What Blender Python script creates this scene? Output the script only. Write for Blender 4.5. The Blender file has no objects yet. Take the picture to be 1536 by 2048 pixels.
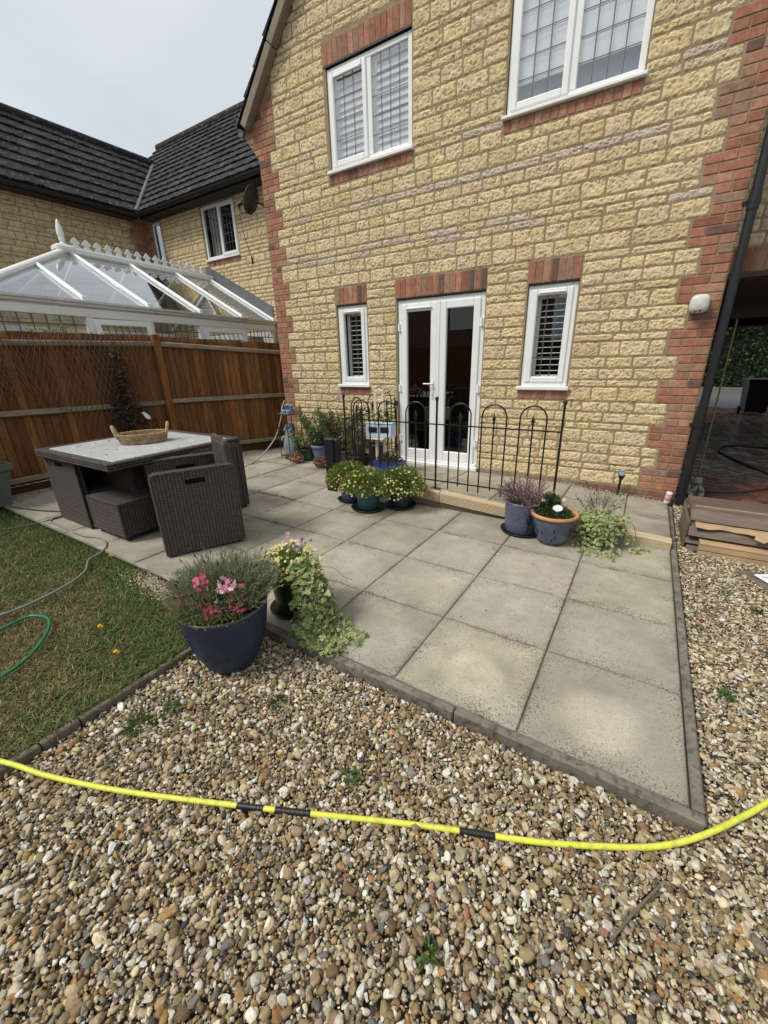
import bpy, math, random
import numpy as np
from mathutils import Vector, Matrix
random.seed(7); RNG = np.random.default_rng(7)
SC = bpy.context.scene; COL = SC.collection
R = math.radians
# ------------------------------------------------------------------ camera, sky, sun, exposure
def cam_axes(yaw, pitch, roll):
    cy, sy, cp, sp = math.cos(yaw), math.sin(yaw), math.cos(pitch), math.sin(pitch)
    w = Vector((sy*cp, cy*cp, sp)); r = Vector((cy, -sy, 0)); u = r.cross(w)
    cr, sr = math.cos(roll), math.sin(roll)
    return r*cr + u*sr, u*cr - r*sr, w
cr_, cu_, cw_ = cam_axes(-0.5673, -0.3617, -0.0271)
cd = bpy.data.cameras.new('camera'); cam = bpy.data.objects.new('camera', cd); COL.objects.link(cam)
cam.matrix_world = Matrix(((cr_.x, cu_.x, -cw_.x, -0.3664), (cr_.y, cu_.y, -cw_.y, -1.3585), (cr_.z, cu_.z, -cw_.z, 1.4913), (0, 0, 0, 1)))
cd.sensor_fit = 'VERTICAL'; cd.sensor_height = 24.0; cd.sensor_width = 18.0; cd.lens = 813.23/2048*24
cd.clip_start = 0.02; cd.clip_end = 300
SC.camera = cam
SUN_DIR = Vector((-0.50, -0.62, 1.05)).normalized()          # towards the sun, behind the camera and to its left
sun_el = math.asin(SUN_DIR.z); sun_rot = math.atan2(SUN_DIR.x, SUN_DIR.y)
wd = bpy.data.worlds.new('World'); SC.world = wd; wd.use_nodes = True
nt = wd.node_tree; bg = nt.nodes['Background']
sky = nt.nodes.new('ShaderNodeTexSky'); sky.sky_type = 'NISHITA'; sky.sun_disc = False
sky.sun_elevation = sun_el; sky.sun_rotation = sun_rot; sky.dust_density = 3.0; sky.air_density = 1.0; sky.ozone_density = 1.0
hs = nt.nodes.new('ShaderNodeHueSaturation'); hs.inputs['Saturation'].default_value = 0.30
nt.links.new(sky.outputs[0], hs.inputs['Color'])
cloud = nt.nodes.new('ShaderNodeMix'); cloud.data_type = 'RGBA'; cloud.inputs[0].default_value = 0.70   # thin even overcast
cloud.inputs[7].default_value = (7.9, 8.5, 9.1, 1)
wtc = nt.nodes.new('ShaderNodeTexCoord'); wn = nt.nodes.new('ShaderNodeTexNoise'); wn.inputs['Scale'].default_value = 2.2; wn.inputs['Detail'].default_value = 5
wmp = nt.nodes.new('ShaderNodeMapping'); wmp.inputs['Scale'].default_value = (1, 1, 2.6); nt.links.new(wtc.outputs['Generated'], wmp.inputs[0]); nt.links.new(wmp.outputs[0], wn.inputs['Vector'])
wc = nt.nodes.new('ShaderNodeMix'); wc.data_type = 'RGBA'; wc.inputs[6].default_value = (6.7, 7.5, 8.2, 1); wc.inputs[7].default_value = (8.6, 9.1, 9.5, 1)
wr = nt.nodes.new('ShaderNodeMapRange'); wr.inputs[1].default_value = .3; wr.inputs[2].default_value = .7; nt.links.new(wn.outputs[0], wr.inputs[0]); nt.links.new(wr.outputs[0], wc.inputs[0]); nt.links.new(wc.outputs[2], cloud.inputs[7])
nt.links.new(hs.outputs[0], cloud.inputs[6]); nt.links.new(cloud.outputs[2], bg.inputs['Color'])
bg.inputs['Strength'].default_value = 0.095
sd = bpy.data.lights.new('sun', 'SUN'); sd.energy = 2.6; sd.angle = R(20); sd.color = (1.0, 0.95, 0.86)
sun = bpy.data.objects.new('sun', sd); COL.objects.link(sun)
sun.rotation_euler = SUN_DIR.to_track_quat('Z', 'Y').to_euler(); sun.location = (-6, -8, 14)
SC.view_settings.view_transform = 'Standard'; SC.view_settings.look = 'None'; SC.view_settings.exposure = 0.20; SC.view_settings.gamma = 1.0
SC.cycles.max_bounces = 8; SC.cycles.transparent_max_bounces = 16
# ------------------------------------------------------------------ node materials
def new_mat(name):
    m = bpy.data.materials.new(name); m.use_nodes = True
    n = m.node_tree; p = n.nodes['Principled BSDF']
    return m, n, p
def N(n, t, **kw):
    x = n.nodes.new(t)
    for k, v in kw.items(): setattr(x, k, v)
    return x
def mth(n, op, a, b=None, c=None):
    x = N(n, 'ShaderNodeMath', operation=op)
    for i, v in enumerate((a, b, c)):
        if v is None: continue
        if isinstance(v, (int, float)): x.inputs[i].default_value = v
        else: n.links.new(v, x.inputs[i])
    return x.outputs[0]
def mixc(n, f, a, b, mode='MIX'):
    x = N(n, 'ShaderNodeMix', data_type='RGBA', blend_type=mode)
    for i, v in ((0, f), (6, a), (7, b)):
        if isinstance(v, (int, float)): x.inputs[i].default_value = v
        elif isinstance(v, tuple): x.inputs[i].default_value = (*v[:3], 1)
        else: n.links.new(v, x.inputs[i])
    return x.outputs[2]
def noise(n, scale, detail=4, rough=.55, vec=None, stretch=None):
    if vec is None:
        tc = N(n, 'ShaderNodeTexCoord'); vec = tc.outputs['Object']
    if stretch:
        mp = N(n, 'ShaderNodeMapping'); mp.inputs['Scale'].default_value = stretch; n.links.new(vec, mp.inputs[0]); vec = mp.outputs[0]
    x = N(n, 'ShaderNodeTexNoise'); x.inputs['Scale'].default_value = scale; x.inputs['Detail'].default_value = detail
    x.inputs['Roughness'].default_value = rough; n.links.new(vec, x.inputs['Vector'])
    return x.outputs[0]
def ramp(n, f, lo, hi):
    x = N(n, 'ShaderNodeMapRange'); x.clamp = True
    x.inputs[1].default_value = lo; x.inputs[2].default_value = hi; n.links.new(f, x.inputs[0])
    return x.outputs[0]
def bump(n, p, h, strength=.3, dist=.005):
    b = N(n, 'ShaderNodeBump'); b.inputs['Strength'].default_value = strength; b.inputs['Distance'].default_value = dist
    n.links.new(h, b.inputs['Height']); n.links.new(b.outputs[0], p.inputs['Normal'])
def mat(name, base, rough=.6, var=.2, scale=6., dirt=None, dscale=3., damt=.5, bmp=0., bscale=60., bdist=.003, attr=False, metal=0., spec=None, stretch=None, coat=0.):
    m, n, p = new_mat(name)
    f = noise(n, scale, 5, .6, stretch=stretch)
    lo = tuple(c*(1-var) for c in base); hi = tuple(min(1, c*(1+var)) for c in base)
    c = mixc(n, ramp(n, f, .3, .7), lo, hi)
    if attr:
        a = N(n, 'ShaderNodeAttribute'); a.attribute_name = 'Col'
        c = mixc(n, 1.0, c, a.outputs['Color'], 'MULTIPLY')
    if dirt:
        d = noise(n, dscale, 6, .65, stretch=stretch)
        c = mixc(n, mth(n, 'MULTIPLY', ramp(n, d, .48, .68), damt), c, dirt)
    n.links.new(c, p.inputs['Base Color'])
    p.inputs['Roughness'].default_value = rough; p.inputs['Metallic'].default_value = metal
    if spec is not None: p.inputs['Specular IOR Level'].default_value = spec
    if coat: p.inputs['Coat Weight'].default_value = coat; p.inputs['Coat Roughness'].default_value = .08
    if bmp: bump(n, p, noise(n, bscale, 4, .6, stretch=stretch), bmp, bdist)
    return m
MT = {}
# ------------------------------------------------------------------ mesh builder
class MB:
    def __init__(s): s.v = []; s.c = []; s.f = {}; s.sm = {}; s.n = 0; s.mi = {}
    def add(s, v, f, col=None, smooth=False, mi=0):
        v = np.asarray(v, float).reshape(-1, 3); n = len(v)
        if isinstance(f, np.ndarray): groups = [f]
        else:
            g = {}
            for q in f: g.setdefault(len(q), []).append(q)
            groups = [np.array(x) for x in g.values()]
        for a in groups:
            if len(a) == 0: continue
            k = a.shape[1]
            s.f.setdefault(k, []).append(a + s.n); s.sm.setdefault(k, []).append(np.full(len(a), smooth)); s.mi.setdefault(k, []).append(np.full(len(a), mi))
        if col is None: col = (1, 1, 1)
        c = np.asarray(col, float)
        if c.ndim == 1: c = np.tile(c[:3], (n, 1))
        s.v.append(v); s.c.append(c[:, :3]); s.n += n
        return s
    def box(s, x0, x1, y0, y1, z0, z1, b=0., col=None, M=None, smooth=False, mi=0):
        if x1 < x0: x0, x1 = x1, x0
        if y1 < y0: y0, y1 = y1, y0
        if z1 < z0: z0, z1 = z1, z0
        b = min(b, (x1-x0)*.45, (y1-y0)*.45, (z1-z0)*.45)
        if b <= 0:
            v = np.array([(x, y, z) for z in (z0, z1) for y in (y0, y1) for x in (x0, x1)])
            f = [(0, 2, 3, 1), (4, 5, 7, 6), (0, 1, 5, 4), (2, 6, 7, 3), (0, 4, 6, 2), (1, 3, 7, 5)]
        else:
            v = []; idx = {}
            lim = ((x0, x1), (y0, y1), (z0, z1))
            for i in (0, 1):
                for j in (0, 1):
                    for k in (0, 1):
                        c = [lim[0][i], lim[1][j], lim[2][k]]; sg = (1-2*i, 1-2*j, 1-2*k)
                        for ax in range(3):
                            q = [c[a] + (0 if a == ax else sg[a]*b) for a in range(3)]
                            idx[(i, j, k, ax)] = len(v); v.append(q)
            f = []
            for ax in range(3):
                o = [a for a in range(3) if a != ax]
                for sd_ in (0, 1):
                    q = []
                    for (p1, p2) in ((0, 0), (1, 0), (1, 1), (0, 1)):
                        t = [0, 0, 0]; t[ax] = sd_; t[o[0]] = p1; t[o[1]] = p2; q.append(idx[(*t, ax)])
                    f.append(tuple(q))
            for ax in range(3):           # edges along axis ax
                o = [a for a in range(3) if a != ax]
                for p1 in (0, 1):
                    for p2 in (0, 1):
                        t = [0, 0, 0]; t[o[0]] = p1; t[o[1]] = p2
                        t0 = list(t); t1 = list(t); t1[ax] = 1
                        f.append((idx[(*t0, o[0])], idx[(*t0, o[1])], idx[(*t1, o[1])], idx[(*t1, o[0])]))
            for i in (0, 1):
                for j in (0, 1):
                    for k in (0, 1): f.append(tuple(idx[(i, j, k, a)] for a in range(3)))
            v = np.array(v)
            cen = v.mean(0); g = []
            for q in f:
                p_ = v[list(q)]; nn = np.cross(p_[1]-p_[0], p_[2]-p_[0])
                g.append(q if np.dot(nn, p_.mean(0)-cen) > 0 else tuple(reversed(q)))
            f = g
        v = np.array(v, float)
        if M is not None:
            A = np.array(M); v = v @ A[:3, :3].T + A[:3, 3]
        return s.add(v, f, col, smooth, mi)
    def bar(s, a, b_, w, h, up=(0, 0, 1), bev=0., col=None):
        a = Vector(a); b_ = Vector(b_); d = b_ - a; L = d.length; d.normalize(); up = Vector(up)
        x = up.cross(d)
        if x.length < 1e-6: x = Vector((1, 0, 0)).cross(d)
        x.normalize(); z = d.cross(x)
        M = Matrix(((x.x, d.x, z.x, a.x), (x.y, d.y, z.y, a.y), (x.z, d.z, z.z, a.z), (0, 0, 0, 1)))
        return s.box(-w/2, w/2, 0, L, -h/2, h/2, bev, col, M)
    def tube(s, pts, r, seg=8, col=None, cap=True, smooth=True):
        P = np.array(pts, float); n = len(P); rr = np.full(n, r) if np.isscalar(r) else np.array(r)
        T = np.gradient(P, axis=0); T /= np.linalg.norm(T, axis=1)[:, None] + 1e-12
        ref = np.array((0, 0, 1.)) if abs(T[0][2]) < .9 else np.array((1., 0, 0))
        V_ = []; x = np.cross(ref, T[0]); x /= np.linalg.norm(x)
        for i in range(n):
            x = x - T[i]*np.dot(x, T[i]); x /= np.linalg.norm(x) + 1e-12
            y = np.cross(T[i], x)
            for k in range(seg):
                a = 2*math.pi*k/seg; V_.append(P[i] + rr[i]*(x*math.cos(a) + y*math.sin(a)))
        f = [(i*seg+k, i*seg+(k+1) % seg, (i+1)*seg+(k+1) % seg, (i+1)*seg+k) for i in range(n-1) for k in range(seg)]
        s.add(V_, f, col, smooth)
        if cap:
            s.add(V_[:seg], [tuple(reversed(range(seg)))], col); s.add(V_[-seg:], [tuple(range(seg))], col)
        return s
    def lathe(s, prof, c=(0, 0, 0), seg=40, col=None, smooth=True, sx=1., sy=1., wob=None):
        V_ = []; n = len(prof)
        for (r, z) in prof:
            for k in range(seg):
                a = 2*math.pi*k/seg; V_.append((c[0]+sx*r*math.cos(a), c[1]+sy*r*math.sin(a), c[2]+z))
        f = [(i*seg+k, i*seg+(k+1) % seg, (i+1)*seg+(k+1) % seg, (i+1)*seg+k) for i in range(n-1) for k in range(seg)]
        return s.add(V_, f, col, smooth)
    def prism(s, poly, a, b, axis='y', col=None):
        """poly: 2D points; extruded between a and b along axis (x: poly=(y,z), y: poly=(x,z), z: poly=(x,y))"""
        def P(q, t): return (t, q[0], q[1]) if axis == 'x' else ((q[0], t, q[1]) if axis == 'y' else (q[0], q[1], t))
        n = len(poly); v = [P(q, a) for q in poly] + [P(q, b) for q in poly]
        f = [tuple(range(n)), tuple(reversed(range(n, 2*n)))] + [(i, (i+1) % n, n+(i+1) % n, n+i) for i in range(n)]
        return s.add(v, f, col)
    def inst(s, bv, bf, M, T, col=None, smooth=False):
        """bv (n,3), bf (m,k), M (N,3,3), T (N,3), col (N,3) or (N,n,3)"""
        n = len(bv); Nn = len(T)
        v = np.einsum('nij,kj->nki', M, bv) + T[:, None, :]
        f = (np.asarray(bf)[None] + (np.arange(Nn)*n)[:, None, None]).reshape(-1, np.asarray(bf).shape[1])
        if col is None: c = None
        else:
            c = np.asarray(col, float)
            c = np.repeat(c, n, axis=0) if c.ndim == 2 else c.reshape(-1, 3)
        return s.add(v.reshape(-1, 3), f, c, smooth)
    def build(s, name, m, parent=None, world=True):
        me = bpy.data.meshes.new(name); v = np.concatenate(s.v); c = np.concatenate(s.c)
        me.vertices.add(len(v)); me.vertices.foreach_set('co', v.ravel())
        tot = []; idx = []; sm = []; mi = []
        for k in s.f:
            a = np.concatenate(s.f[k]); idx.append(a.ravel()); tot.append(np.full(len(a), k)); sm.append(np.concatenate(s.sm[k])); mi.append(np.concatenate(s.mi[k]))
        tot = np.concatenate(tot); idx = np.concatenate(idx); sm = np.concatenate(sm); mi = np.concatenate(mi)
        me.loops.add(len(idx)); me.loops.foreach_set('vertex_index', idx.astype(np.int32))
        me.polygons.add(len(tot)); me.polygons.foreach_set('loop_start', np.concatenate(([0], np.cumsum(tot)[:-1])).astype(np.int32))
        me.polygons.foreach_set('loop_total', tot.astype(np.int32)); me.polygons.foreach_set('use_smooth', sm.astype(bool)); me.polygons.foreach_set('material_index', mi.astype(np.int32))
        ca = me.color_attributes.new('Col', 'FLOAT_COLOR', 'POINT')
        ca.data.foreach_set('color', np.concatenate([c, np.ones((len(c), 1))], 1).astype(np.float32).ravel())
        me.update(calc_edges=True); me.validate()
        o = bpy.data.objects.new(name, me); COL.objects.link(o)
        for mm in (m if isinstance(m, (list, tuple)) else [m]): me.materials.append(mm)
        if parent is not None: attach(o, parent, world)
        return o
def attach(o, parent, world=True):
    o.parent = parent
    if world and parent.type == 'EMPTY': o.matrix_parent_inverse = Matrix.Translation(-parent.location)
def tag(o, label, cat, group=None, kind=None):
    o['label'] = label; o['category'] = cat
    if group: o['group'] = group
    if kind: o['kind'] = kind
    return o
def thing(name, label, cat, loc=(0, 0, 0), rz=0., group=None):
    o = bpy.data.objects.new(name, None); COL.objects.link(o); o.location = loc; o.rotation_euler = (0, 0, rz)
    o.empty_display_size = .1
    return tag(o, label, cat, group)
def struct(o):
    o['kind'] = 'structure'; return o
def dup(o, loc=None, rz=None, label=None, parent=None):
    c = o.copy(); COL.objects.link(c)
    if parent is not None: c.parent = parent
    for ch in o.children: dup(ch, parent=c)
    if loc is not None: c.location = loc
    if rz is not None: c.rotation_euler = (0, 0, rz)
    if label: c['label'] = label
    return c
# ------------------------------------------------------------------ vectorised noise
LAT = RNG.random((8, 256, 256))
def vn(x, y, s=0):
    x = np.asarray(x, float); y = np.asarray(y, float)
    xi = np.floor(x).astype(int); yi = np.floor(y).astype(int); fx = x-xi; fy = y-yi
    fx = fx*fx*(3-2*fx); fy = fy*fy*(3-2*fy); L = LAT[s % 8]
    a = L[xi & 255, yi & 255]; b = L[(xi+1) & 255, yi & 255]; c = L[xi & 255, (yi+1) & 255]; d = L[(xi+1) & 255, (yi+1) & 255]
    return (a*(1-fx)+b*fx)*(1-fy) + (c*(1-fx)+d*fx)*fy
def fbm(x, y, s=0, o=4):
    t = 0; a = .5
    for i in range(o): t = t + a*vn(x*2**i+17*i, y*2**i+31*i, s+i); a *= .5
    return t
def pz(x, y): return -0.0066*x - 0.0123*y          # the patio's slight fall
def unit(a): return a/(np.linalg.norm(a, axis=-1, keepdims=True)+1e-12)
def frames(d, roll=None, up=None):
    """columns x, y=d, z for leaf-like instances"""
    d = unit(np.asarray(d, float)); n = len(d)
    r = RNG.normal(size=(n, 3)) if up is None else np.asarray(up, float) + RNG.normal(size=(n, 3))*(roll or .35)
    x = unit(np.cross(d, r)); z = np.cross(x, d)
    return np.stack([x, d, z], axis=2)
def jcol(base, n, v=.2, hv=.06):
    b = np.array(base)[None]*(1+RNG.uniform(-v, v, (n, 1)))*(1+RNG.uniform(-hv, hv, (n, 3)))
    return np.clip(b, 0, 1)
def pick(cols, wts, n):
    cols = np.array(cols); w = np.array(wts, float); return cols[RNG.choice(len(cols), n, p=w/w.sum())]
LEAF_V = np.array([(0, 0, 0), (-.5, .42, .07), (0, .45, 0), (.5, .42, .07), (0, 1, -.06)]); LEAF_F = np.array([(0, 2, 1), (0, 3, 2), (1, 2, 4), (2, 3, 4)])
def flower_base(k=5):
    v = [(0, 0, .02)]; f = []
    for i in range(k):
        a = 2*math.pi*i/k; w = math.pi/k*.92
        v += [(.62*math.cos(a-w), .62*math.sin(a-w), .12), (1.0*math.cos(a), 1.0*math.sin(a), .16), (.62*math.cos(a+w), .62*math.sin(a+w), .12)]
        b = 1+3*i; f += [(0, b, b+1), (0, b+1, b+2)]
    return np.array(v), np.array(f)
FLO_V, FLO_F = flower_base()
IVY = [(0, 0), (-.42, -.1), (-.5, .25), (-.24, .36), (-.33, .72), (-.1, .66), (0, 1), (.1, .66), (.33, .72), (.24, .36), (.5, .25), (.42, -.1)]
IVY_V = np.array([(0, .35, 0)] + [(a, b, .10*abs(a)-.05*b) for a, b in IVY]); IVY_F = np.array([(0, 1+i, 1+(i+1) % 12) for i in range(12)])
def leaves(mb, P, D, L, W, col, up=None, roll=None, base=(LEAF_V, LEAF_F)):
    n = len(P); Mx = frames(D, roll, up); L = np.broadcast_to(L, n); W = np.broadcast_to(W, n)
    Mx = Mx*np.stack([W, L, L], 1)[:, None, :]
    mb.inst(base[0], base[1], Mx, np.asarray(P, float), col)
def flowers(mb, P, Nrm, r, col, ccol):
    n = len(P); z = unit(np.asarray(Nrm, float)); x = unit(np.cross(z, RNG.normal(size=(n, 3)))); y = np.cross(z, x)
    Mx = np.stack([x, y, z], 2)*np.broadcast_to(r, n)[:, None, None]
    c = np.repeat(np.asarray(col)[:, None, :], len(FLO_V), 1).copy(); c[:, 0, :] = np.asarray(ccol)
    mb.inst(FLO_V, FLO_F, Mx, np.asarray(P, float), c)
def spline(pts, n=40):
    P = np.array(pts, float); m = len(P); t = np.linspace(0, m-1, n); out = []
    for q in t:
        i = min(int(q), m-2); u = q-i
        p0 = P[max(i-1, 0)]; p1 = P[i]; p2 = P[i+1]; p3 = P[min(i+2, m-1)]
        out.append(.5*((2*p1)+(-p0+p2)*u+(2*p0-5*p1+4*p2-p3)*u*u+(-p0+3*p1-3*p2+p3)*u**3))
    return np.array(out)
# ------------------------------------------------------------------ materials
MT['stone'] = mat('stone', (.79, .635, .395), .9, .10, 9, dirt=(.40, .285, .15), dscale=95, damt=.50, bmp=1., bscale=110, bdist=.011, attr=True, spec=.2)
MT['mortar'] = mat('mortar', (.29, .23, .14), .95, .2, 14, bmp=.5, bscale=130, bdist=.003, spec=.15)
MT['brick'] = mat('brick', (.345, .160, .108), .88, .25, 16, dirt=(.17, .07, .045), dscale=34, damt=.5, bmp=.5, bscale=110, bdist=.004, attr=True, spec=.2)
MT['pvc'] = mat('white_pvc', (.80, .81, .80), .32, .03, 4, dirt=(.55, .55, .5), dscale=5, damt=.12)
MT['pvcgrey'] = mat('weathered_pvc', (.60, .60, .57), .45, .08, 5, dirt=(.35, .35, .30), dscale=6, damt=.35)
MT['lead'] = mat('lead', (.10, .105, .11), .5, .15, 20)
MT['flash'] = mat('lead_flashing', (.11, .12, .135), .55, .25, 5, bmp=.2, bscale=12)
MT['black'] = mat('black_plastic', (.010, .010, .012), .48, .2, 6)
MT['iron'] = mat('black_iron', (.008, .008, .009), .35, .2, 20)
MT['dark'] = mat('dark_room', (.012, .012, .013), .95, .1, 3, spec=.0)
MT['blind'] = mat('white_blind', (.84, .85, .84), .6, .03, 3)
MT['tile'] = mat('roof_tile', (.030, .029, .030), .88, .4, 3.2, dirt=(.26, .255, .24), dscale=13, damt=.6, bmp=.6, bscale=45, bdist=.008, spec=.2, attr=True)
_n = MT['tile'].node_tree
for _x in _n.nodes:
    if _x.bl_idname == 'ShaderNodeMapRange' and abs(_x.inputs[1].default_value-.48) < 1e-4: _x.inputs[1].default_value = .585; _x.inputs[2].default_value = .64
MT['verge'] = mat('verge_board', (.20, .165, .12), .85, .25, 8, stretch=(1, 1, 1), bmp=.3)
MT['kerb'] = mat('edging_concrete', (.185, .165, .138), .92, .28, 8, dirt=(.050, .045, .036), dscale=30, damt=.85, bmp=.6, bscale=150, bdist=.003, spec=.2)
MT['fence'] = mat('fence_wood', (.185, .082, .028), .78, .3, 5, dirt=(.075, .030, .010), dscale=3.0, damt=.75, bmp=.35, bscale=16, attr=True, stretch=(7, 7, 1), spec=.25)
MT['rail'] = mat('grey_rail', (.26, .21, .155), .88, .25, 4, dirt=(.11, .08, .05), dscale=6, damt=.6, bmp=.3, bscale=20, stretch=(3, 1, 6))
MT['pine'] = mat('pine_board', (.52, .415, .265), .75, .18, 5, dirt=(.33, .24, .14), dscale=5, damt=.6, bmp=.3, bscale=30, stretch=(1, 6, 6))
MT['oldwood'] = mat('weathered_wood', (.15, .125, .095), .92, .3, 5, dirt=(.05, .045, .035), dscale=9, damt=.6, bmp=.5, bscale=30, stretch=(1, 6, 4))
MT['leaf'] = None
def leaf_mat(name, rough=.5, tr=.25):
    m, n, p = new_mat(name); a = N(n, 'ShaderNodeAttribute'); a.attribute_name = 'Col'
    n.links.new(a.outputs['Color'], p.inputs['Base Color']); p.inputs['Roughness'].default_value = rough; p.inputs['Specular IOR Level'].default_value = .35
    t = N(n, 'ShaderNodeBsdfTranslucent'); n.links.new(a.outputs['Color'], t.inputs[0])
    mx = N(n, 'ShaderNodeMixShader'); mx.inputs[0].default_value = tr
    n.links.new(p.outputs[0], mx.inputs[1]); n.links.new(t.outputs[0], mx.inputs[2]); n.links.new(mx.outputs[0], n.nodes['Material Output'].inputs[0])
    return m
MT['leaf'] = leaf_mat('foliage'); MT['petal'] = leaf_mat('petals', .6, .35); MT['grass'] = leaf_mat('grass_blades', .55, .3)
def attr_mat(name, rough=.7, bmp=0, bscale=80, spec=.35, var=.18, scale=45, bdist=.002, coat=0):
    return mat(name, (1/(1+var), )*3, rough, var, scale, bmp=bmp, bscale=bscale, attr=True, spec=spec, bdist=bdist, coat=coat)
MT['pebble'] = attr_mat('pebbles', .82, .6, 260, .22, .30, 110)
MT['paint'] = attr_mat('painted', .5, 0, 1, .4, .04, 10)
def glass_mat(name, tint=(.96, .975, .98), boost=1.5, rough=.0, ior=1.5, rip=0., rscale=8.):
    m, n, p = new_mat(name); n.nodes.remove(p)
    t = N(n, 'ShaderNodeBsdfTransparent'); t.inputs[0].default_value = (*tint, 1)
    g = N(n, 'ShaderNodeBsdfGlossy'); g.inputs['Roughness'].default_value = rough; g.inputs[0].default_value = (.96, .98, 1, 1)
    if rip:
        b = N(n, 'ShaderNodeBump'); b.inputs['Strength'].default_value = rip; b.inputs['Distance'].default_value = .004
        n.links.new(noise(n, rscale, 2), b.inputs['Height']); n.links.new(b.outputs[0], g.inputs['Normal'])
    ge = N(n, 'ShaderNodeNewGeometry'); dt = N(n, 'ShaderNodeVectorMath', operation='DOT_PRODUCT'); n.links.new(ge.outputs['Normal'], dt.inputs[0]); n.links.new(ge.outputs['Incoming'], dt.inputs[1])
    k = mth(n, 'POWER', mth(n, 'SUBTRACT', 1., mth(n, 'MINIMUM', mth(n, 'ABSOLUTE', dt.outputs['Value']), 1.)), 4.5); k = mth(n, 'ADD', mth(n, 'MULTIPLY', k, .92), .042)
    mx = N(n, 'ShaderNodeMixShader'); n.links.new(mth(n, 'MINIMUM', mth(n, 'MULTIPLY', k, boost), 1.), mx.inputs[0])
    n.links.new(t.outputs[0], mx.inputs[1]); n.links.new(g.outputs[0], mx.inputs[2]); n.links.new(mx.outputs[0], n.nodes['Material Output'].inputs[0])
    return m
MT['darkglass'] = glass_mat('dark_pane', (.4, .42, .42), boost=.6)
MT['glass'] = glass_mat('window_glass', boost=1.7, rip=.05, rscale=2.5)
MT['doorglass'] = glass_mat('door_glass', (.5, .52, .52), 3.2, rip=.05, rscale=2.)
MT['skyglass'] = glass_mat('upper_window_glass', boost=5.5, rip=.05, rscale=2.5)
MT['roofglass'] = glass_mat('roof_glazing', (.75, .8, .82), 2.2, rough=.04)
# ------------------------------------------------------------------ stone and brick walling
YW = 3.707
def stone_piece(mb, O, U, Nn, u0, u1, v0, v1, tint, step=.014, depth=.017, seed=0.):
    w, h = u1-u0, v1-v0
    if w < .03 or h < .03: return
    nu = max(3, int(w/step)+1); nv = max(3, int(h/step)+1)
    eu = np.concatenate(([0, .004], np.linspace(.012, w-.012, nu), [w-.004, w])); ev = np.concatenate(([0, .004], np.linspace(.012, h-.012, nv), [h-.004, h]))
    A, B = np.meshgrid(eu, ev, indexing='ij'); r = .016
    dx = np.abs(A-w/2)-(w/2-r); dy = np.abs(B-h/2)-(h/2-r)
    sd_ = -(np.hypot(np.maximum(dx, 0), np.maximum(dy, 0))+np.minimum(np.maximum(dx, dy), 0)-r)
    e = np.clip(sd_/.016, 0, 1); e = np.where(sd_ < 0, -.25, e*(2-e))
    gx, gy = (u0+A)*1.0+seed*3.1, (v0+B)
    nz = .32*(fbm(gx*30, gy*40, 0, 4)-.47)+.85*(fbm(gx*70, gy*85, 2, 3)-.44); big = fbm(gx*9, gy*9, 3, 2)-.37
    hh = depth*e*(.55+.0*nz) + np.clip(e, 0, 1)*(nz*.031+big*.012)
    A2 = A+(vn(gx*30, gy*30, 5)-.5)*.010*(1-np.clip(e, 0, 1)); B2 = B+(vn(gx*30, gy*30, 6)-.5)*.010*(1-np.clip(e, 0, 1))
    O = np.array(O, float); U = np.array(U, float); Nn = np.array(Nn, float)
    P = O+(u0+A2)[..., None]*U+(v0+B2)[..., None]*np.array((0, 0, 1.))+(hh-.004)[..., None]*Nn
    a, b = A.shape; ix = np.arange(a*b).reshape(a, b)
    F = np.stack([ix[:-1, :-1], ix[1:, :-1], ix[1:, 1:], ix[:-1, 1:]], -1).reshape(-1, 4)
    pit_tone = 1-.33*np.clip((-(nz)-.03)*8, 0, 1)                       # pits in the split face are darker
    c = np.array(tint)[None]*pit_tone.reshape(-1, 1)
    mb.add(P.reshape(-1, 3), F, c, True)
def clip_rects(rects, ops):
    for (a0, a1, b0, b1) in ops:
        out = []
        for (u0, u1, v0, v1) in rects:
            if u1 <= a0 or u0 >= a1 or v1 <= b0 or v0 >= b1: out.append((u0, u1, v0, v1)); continue
            if v0 < b0-.045: out.append((u0, u1, v0, b0)); 
            if v1 > b1+.045: out.append((u0, u1, b1, v1))
            vv0, vv1 = max(v0, b0), min(v1, b1)
            if v0 >= b0-.045: vv0 = v0
            if v1 <= b1+.045: vv1 = v1
            if u0 < a0-.02: out.append((u0, a0, vv0, vv1))
            if u1 > a1+.02: out.append((a1, u1, vv0, vv1))
        rects = out
    return rects
def stone_rows(g0, g1, zb, plan):
    rows = []; z = zb+g0*.225
    for g in range(g0, g1):
        for k in plan(g): rows.append((z, z+k*.075, k)); z += k*.075
    return rows
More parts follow.
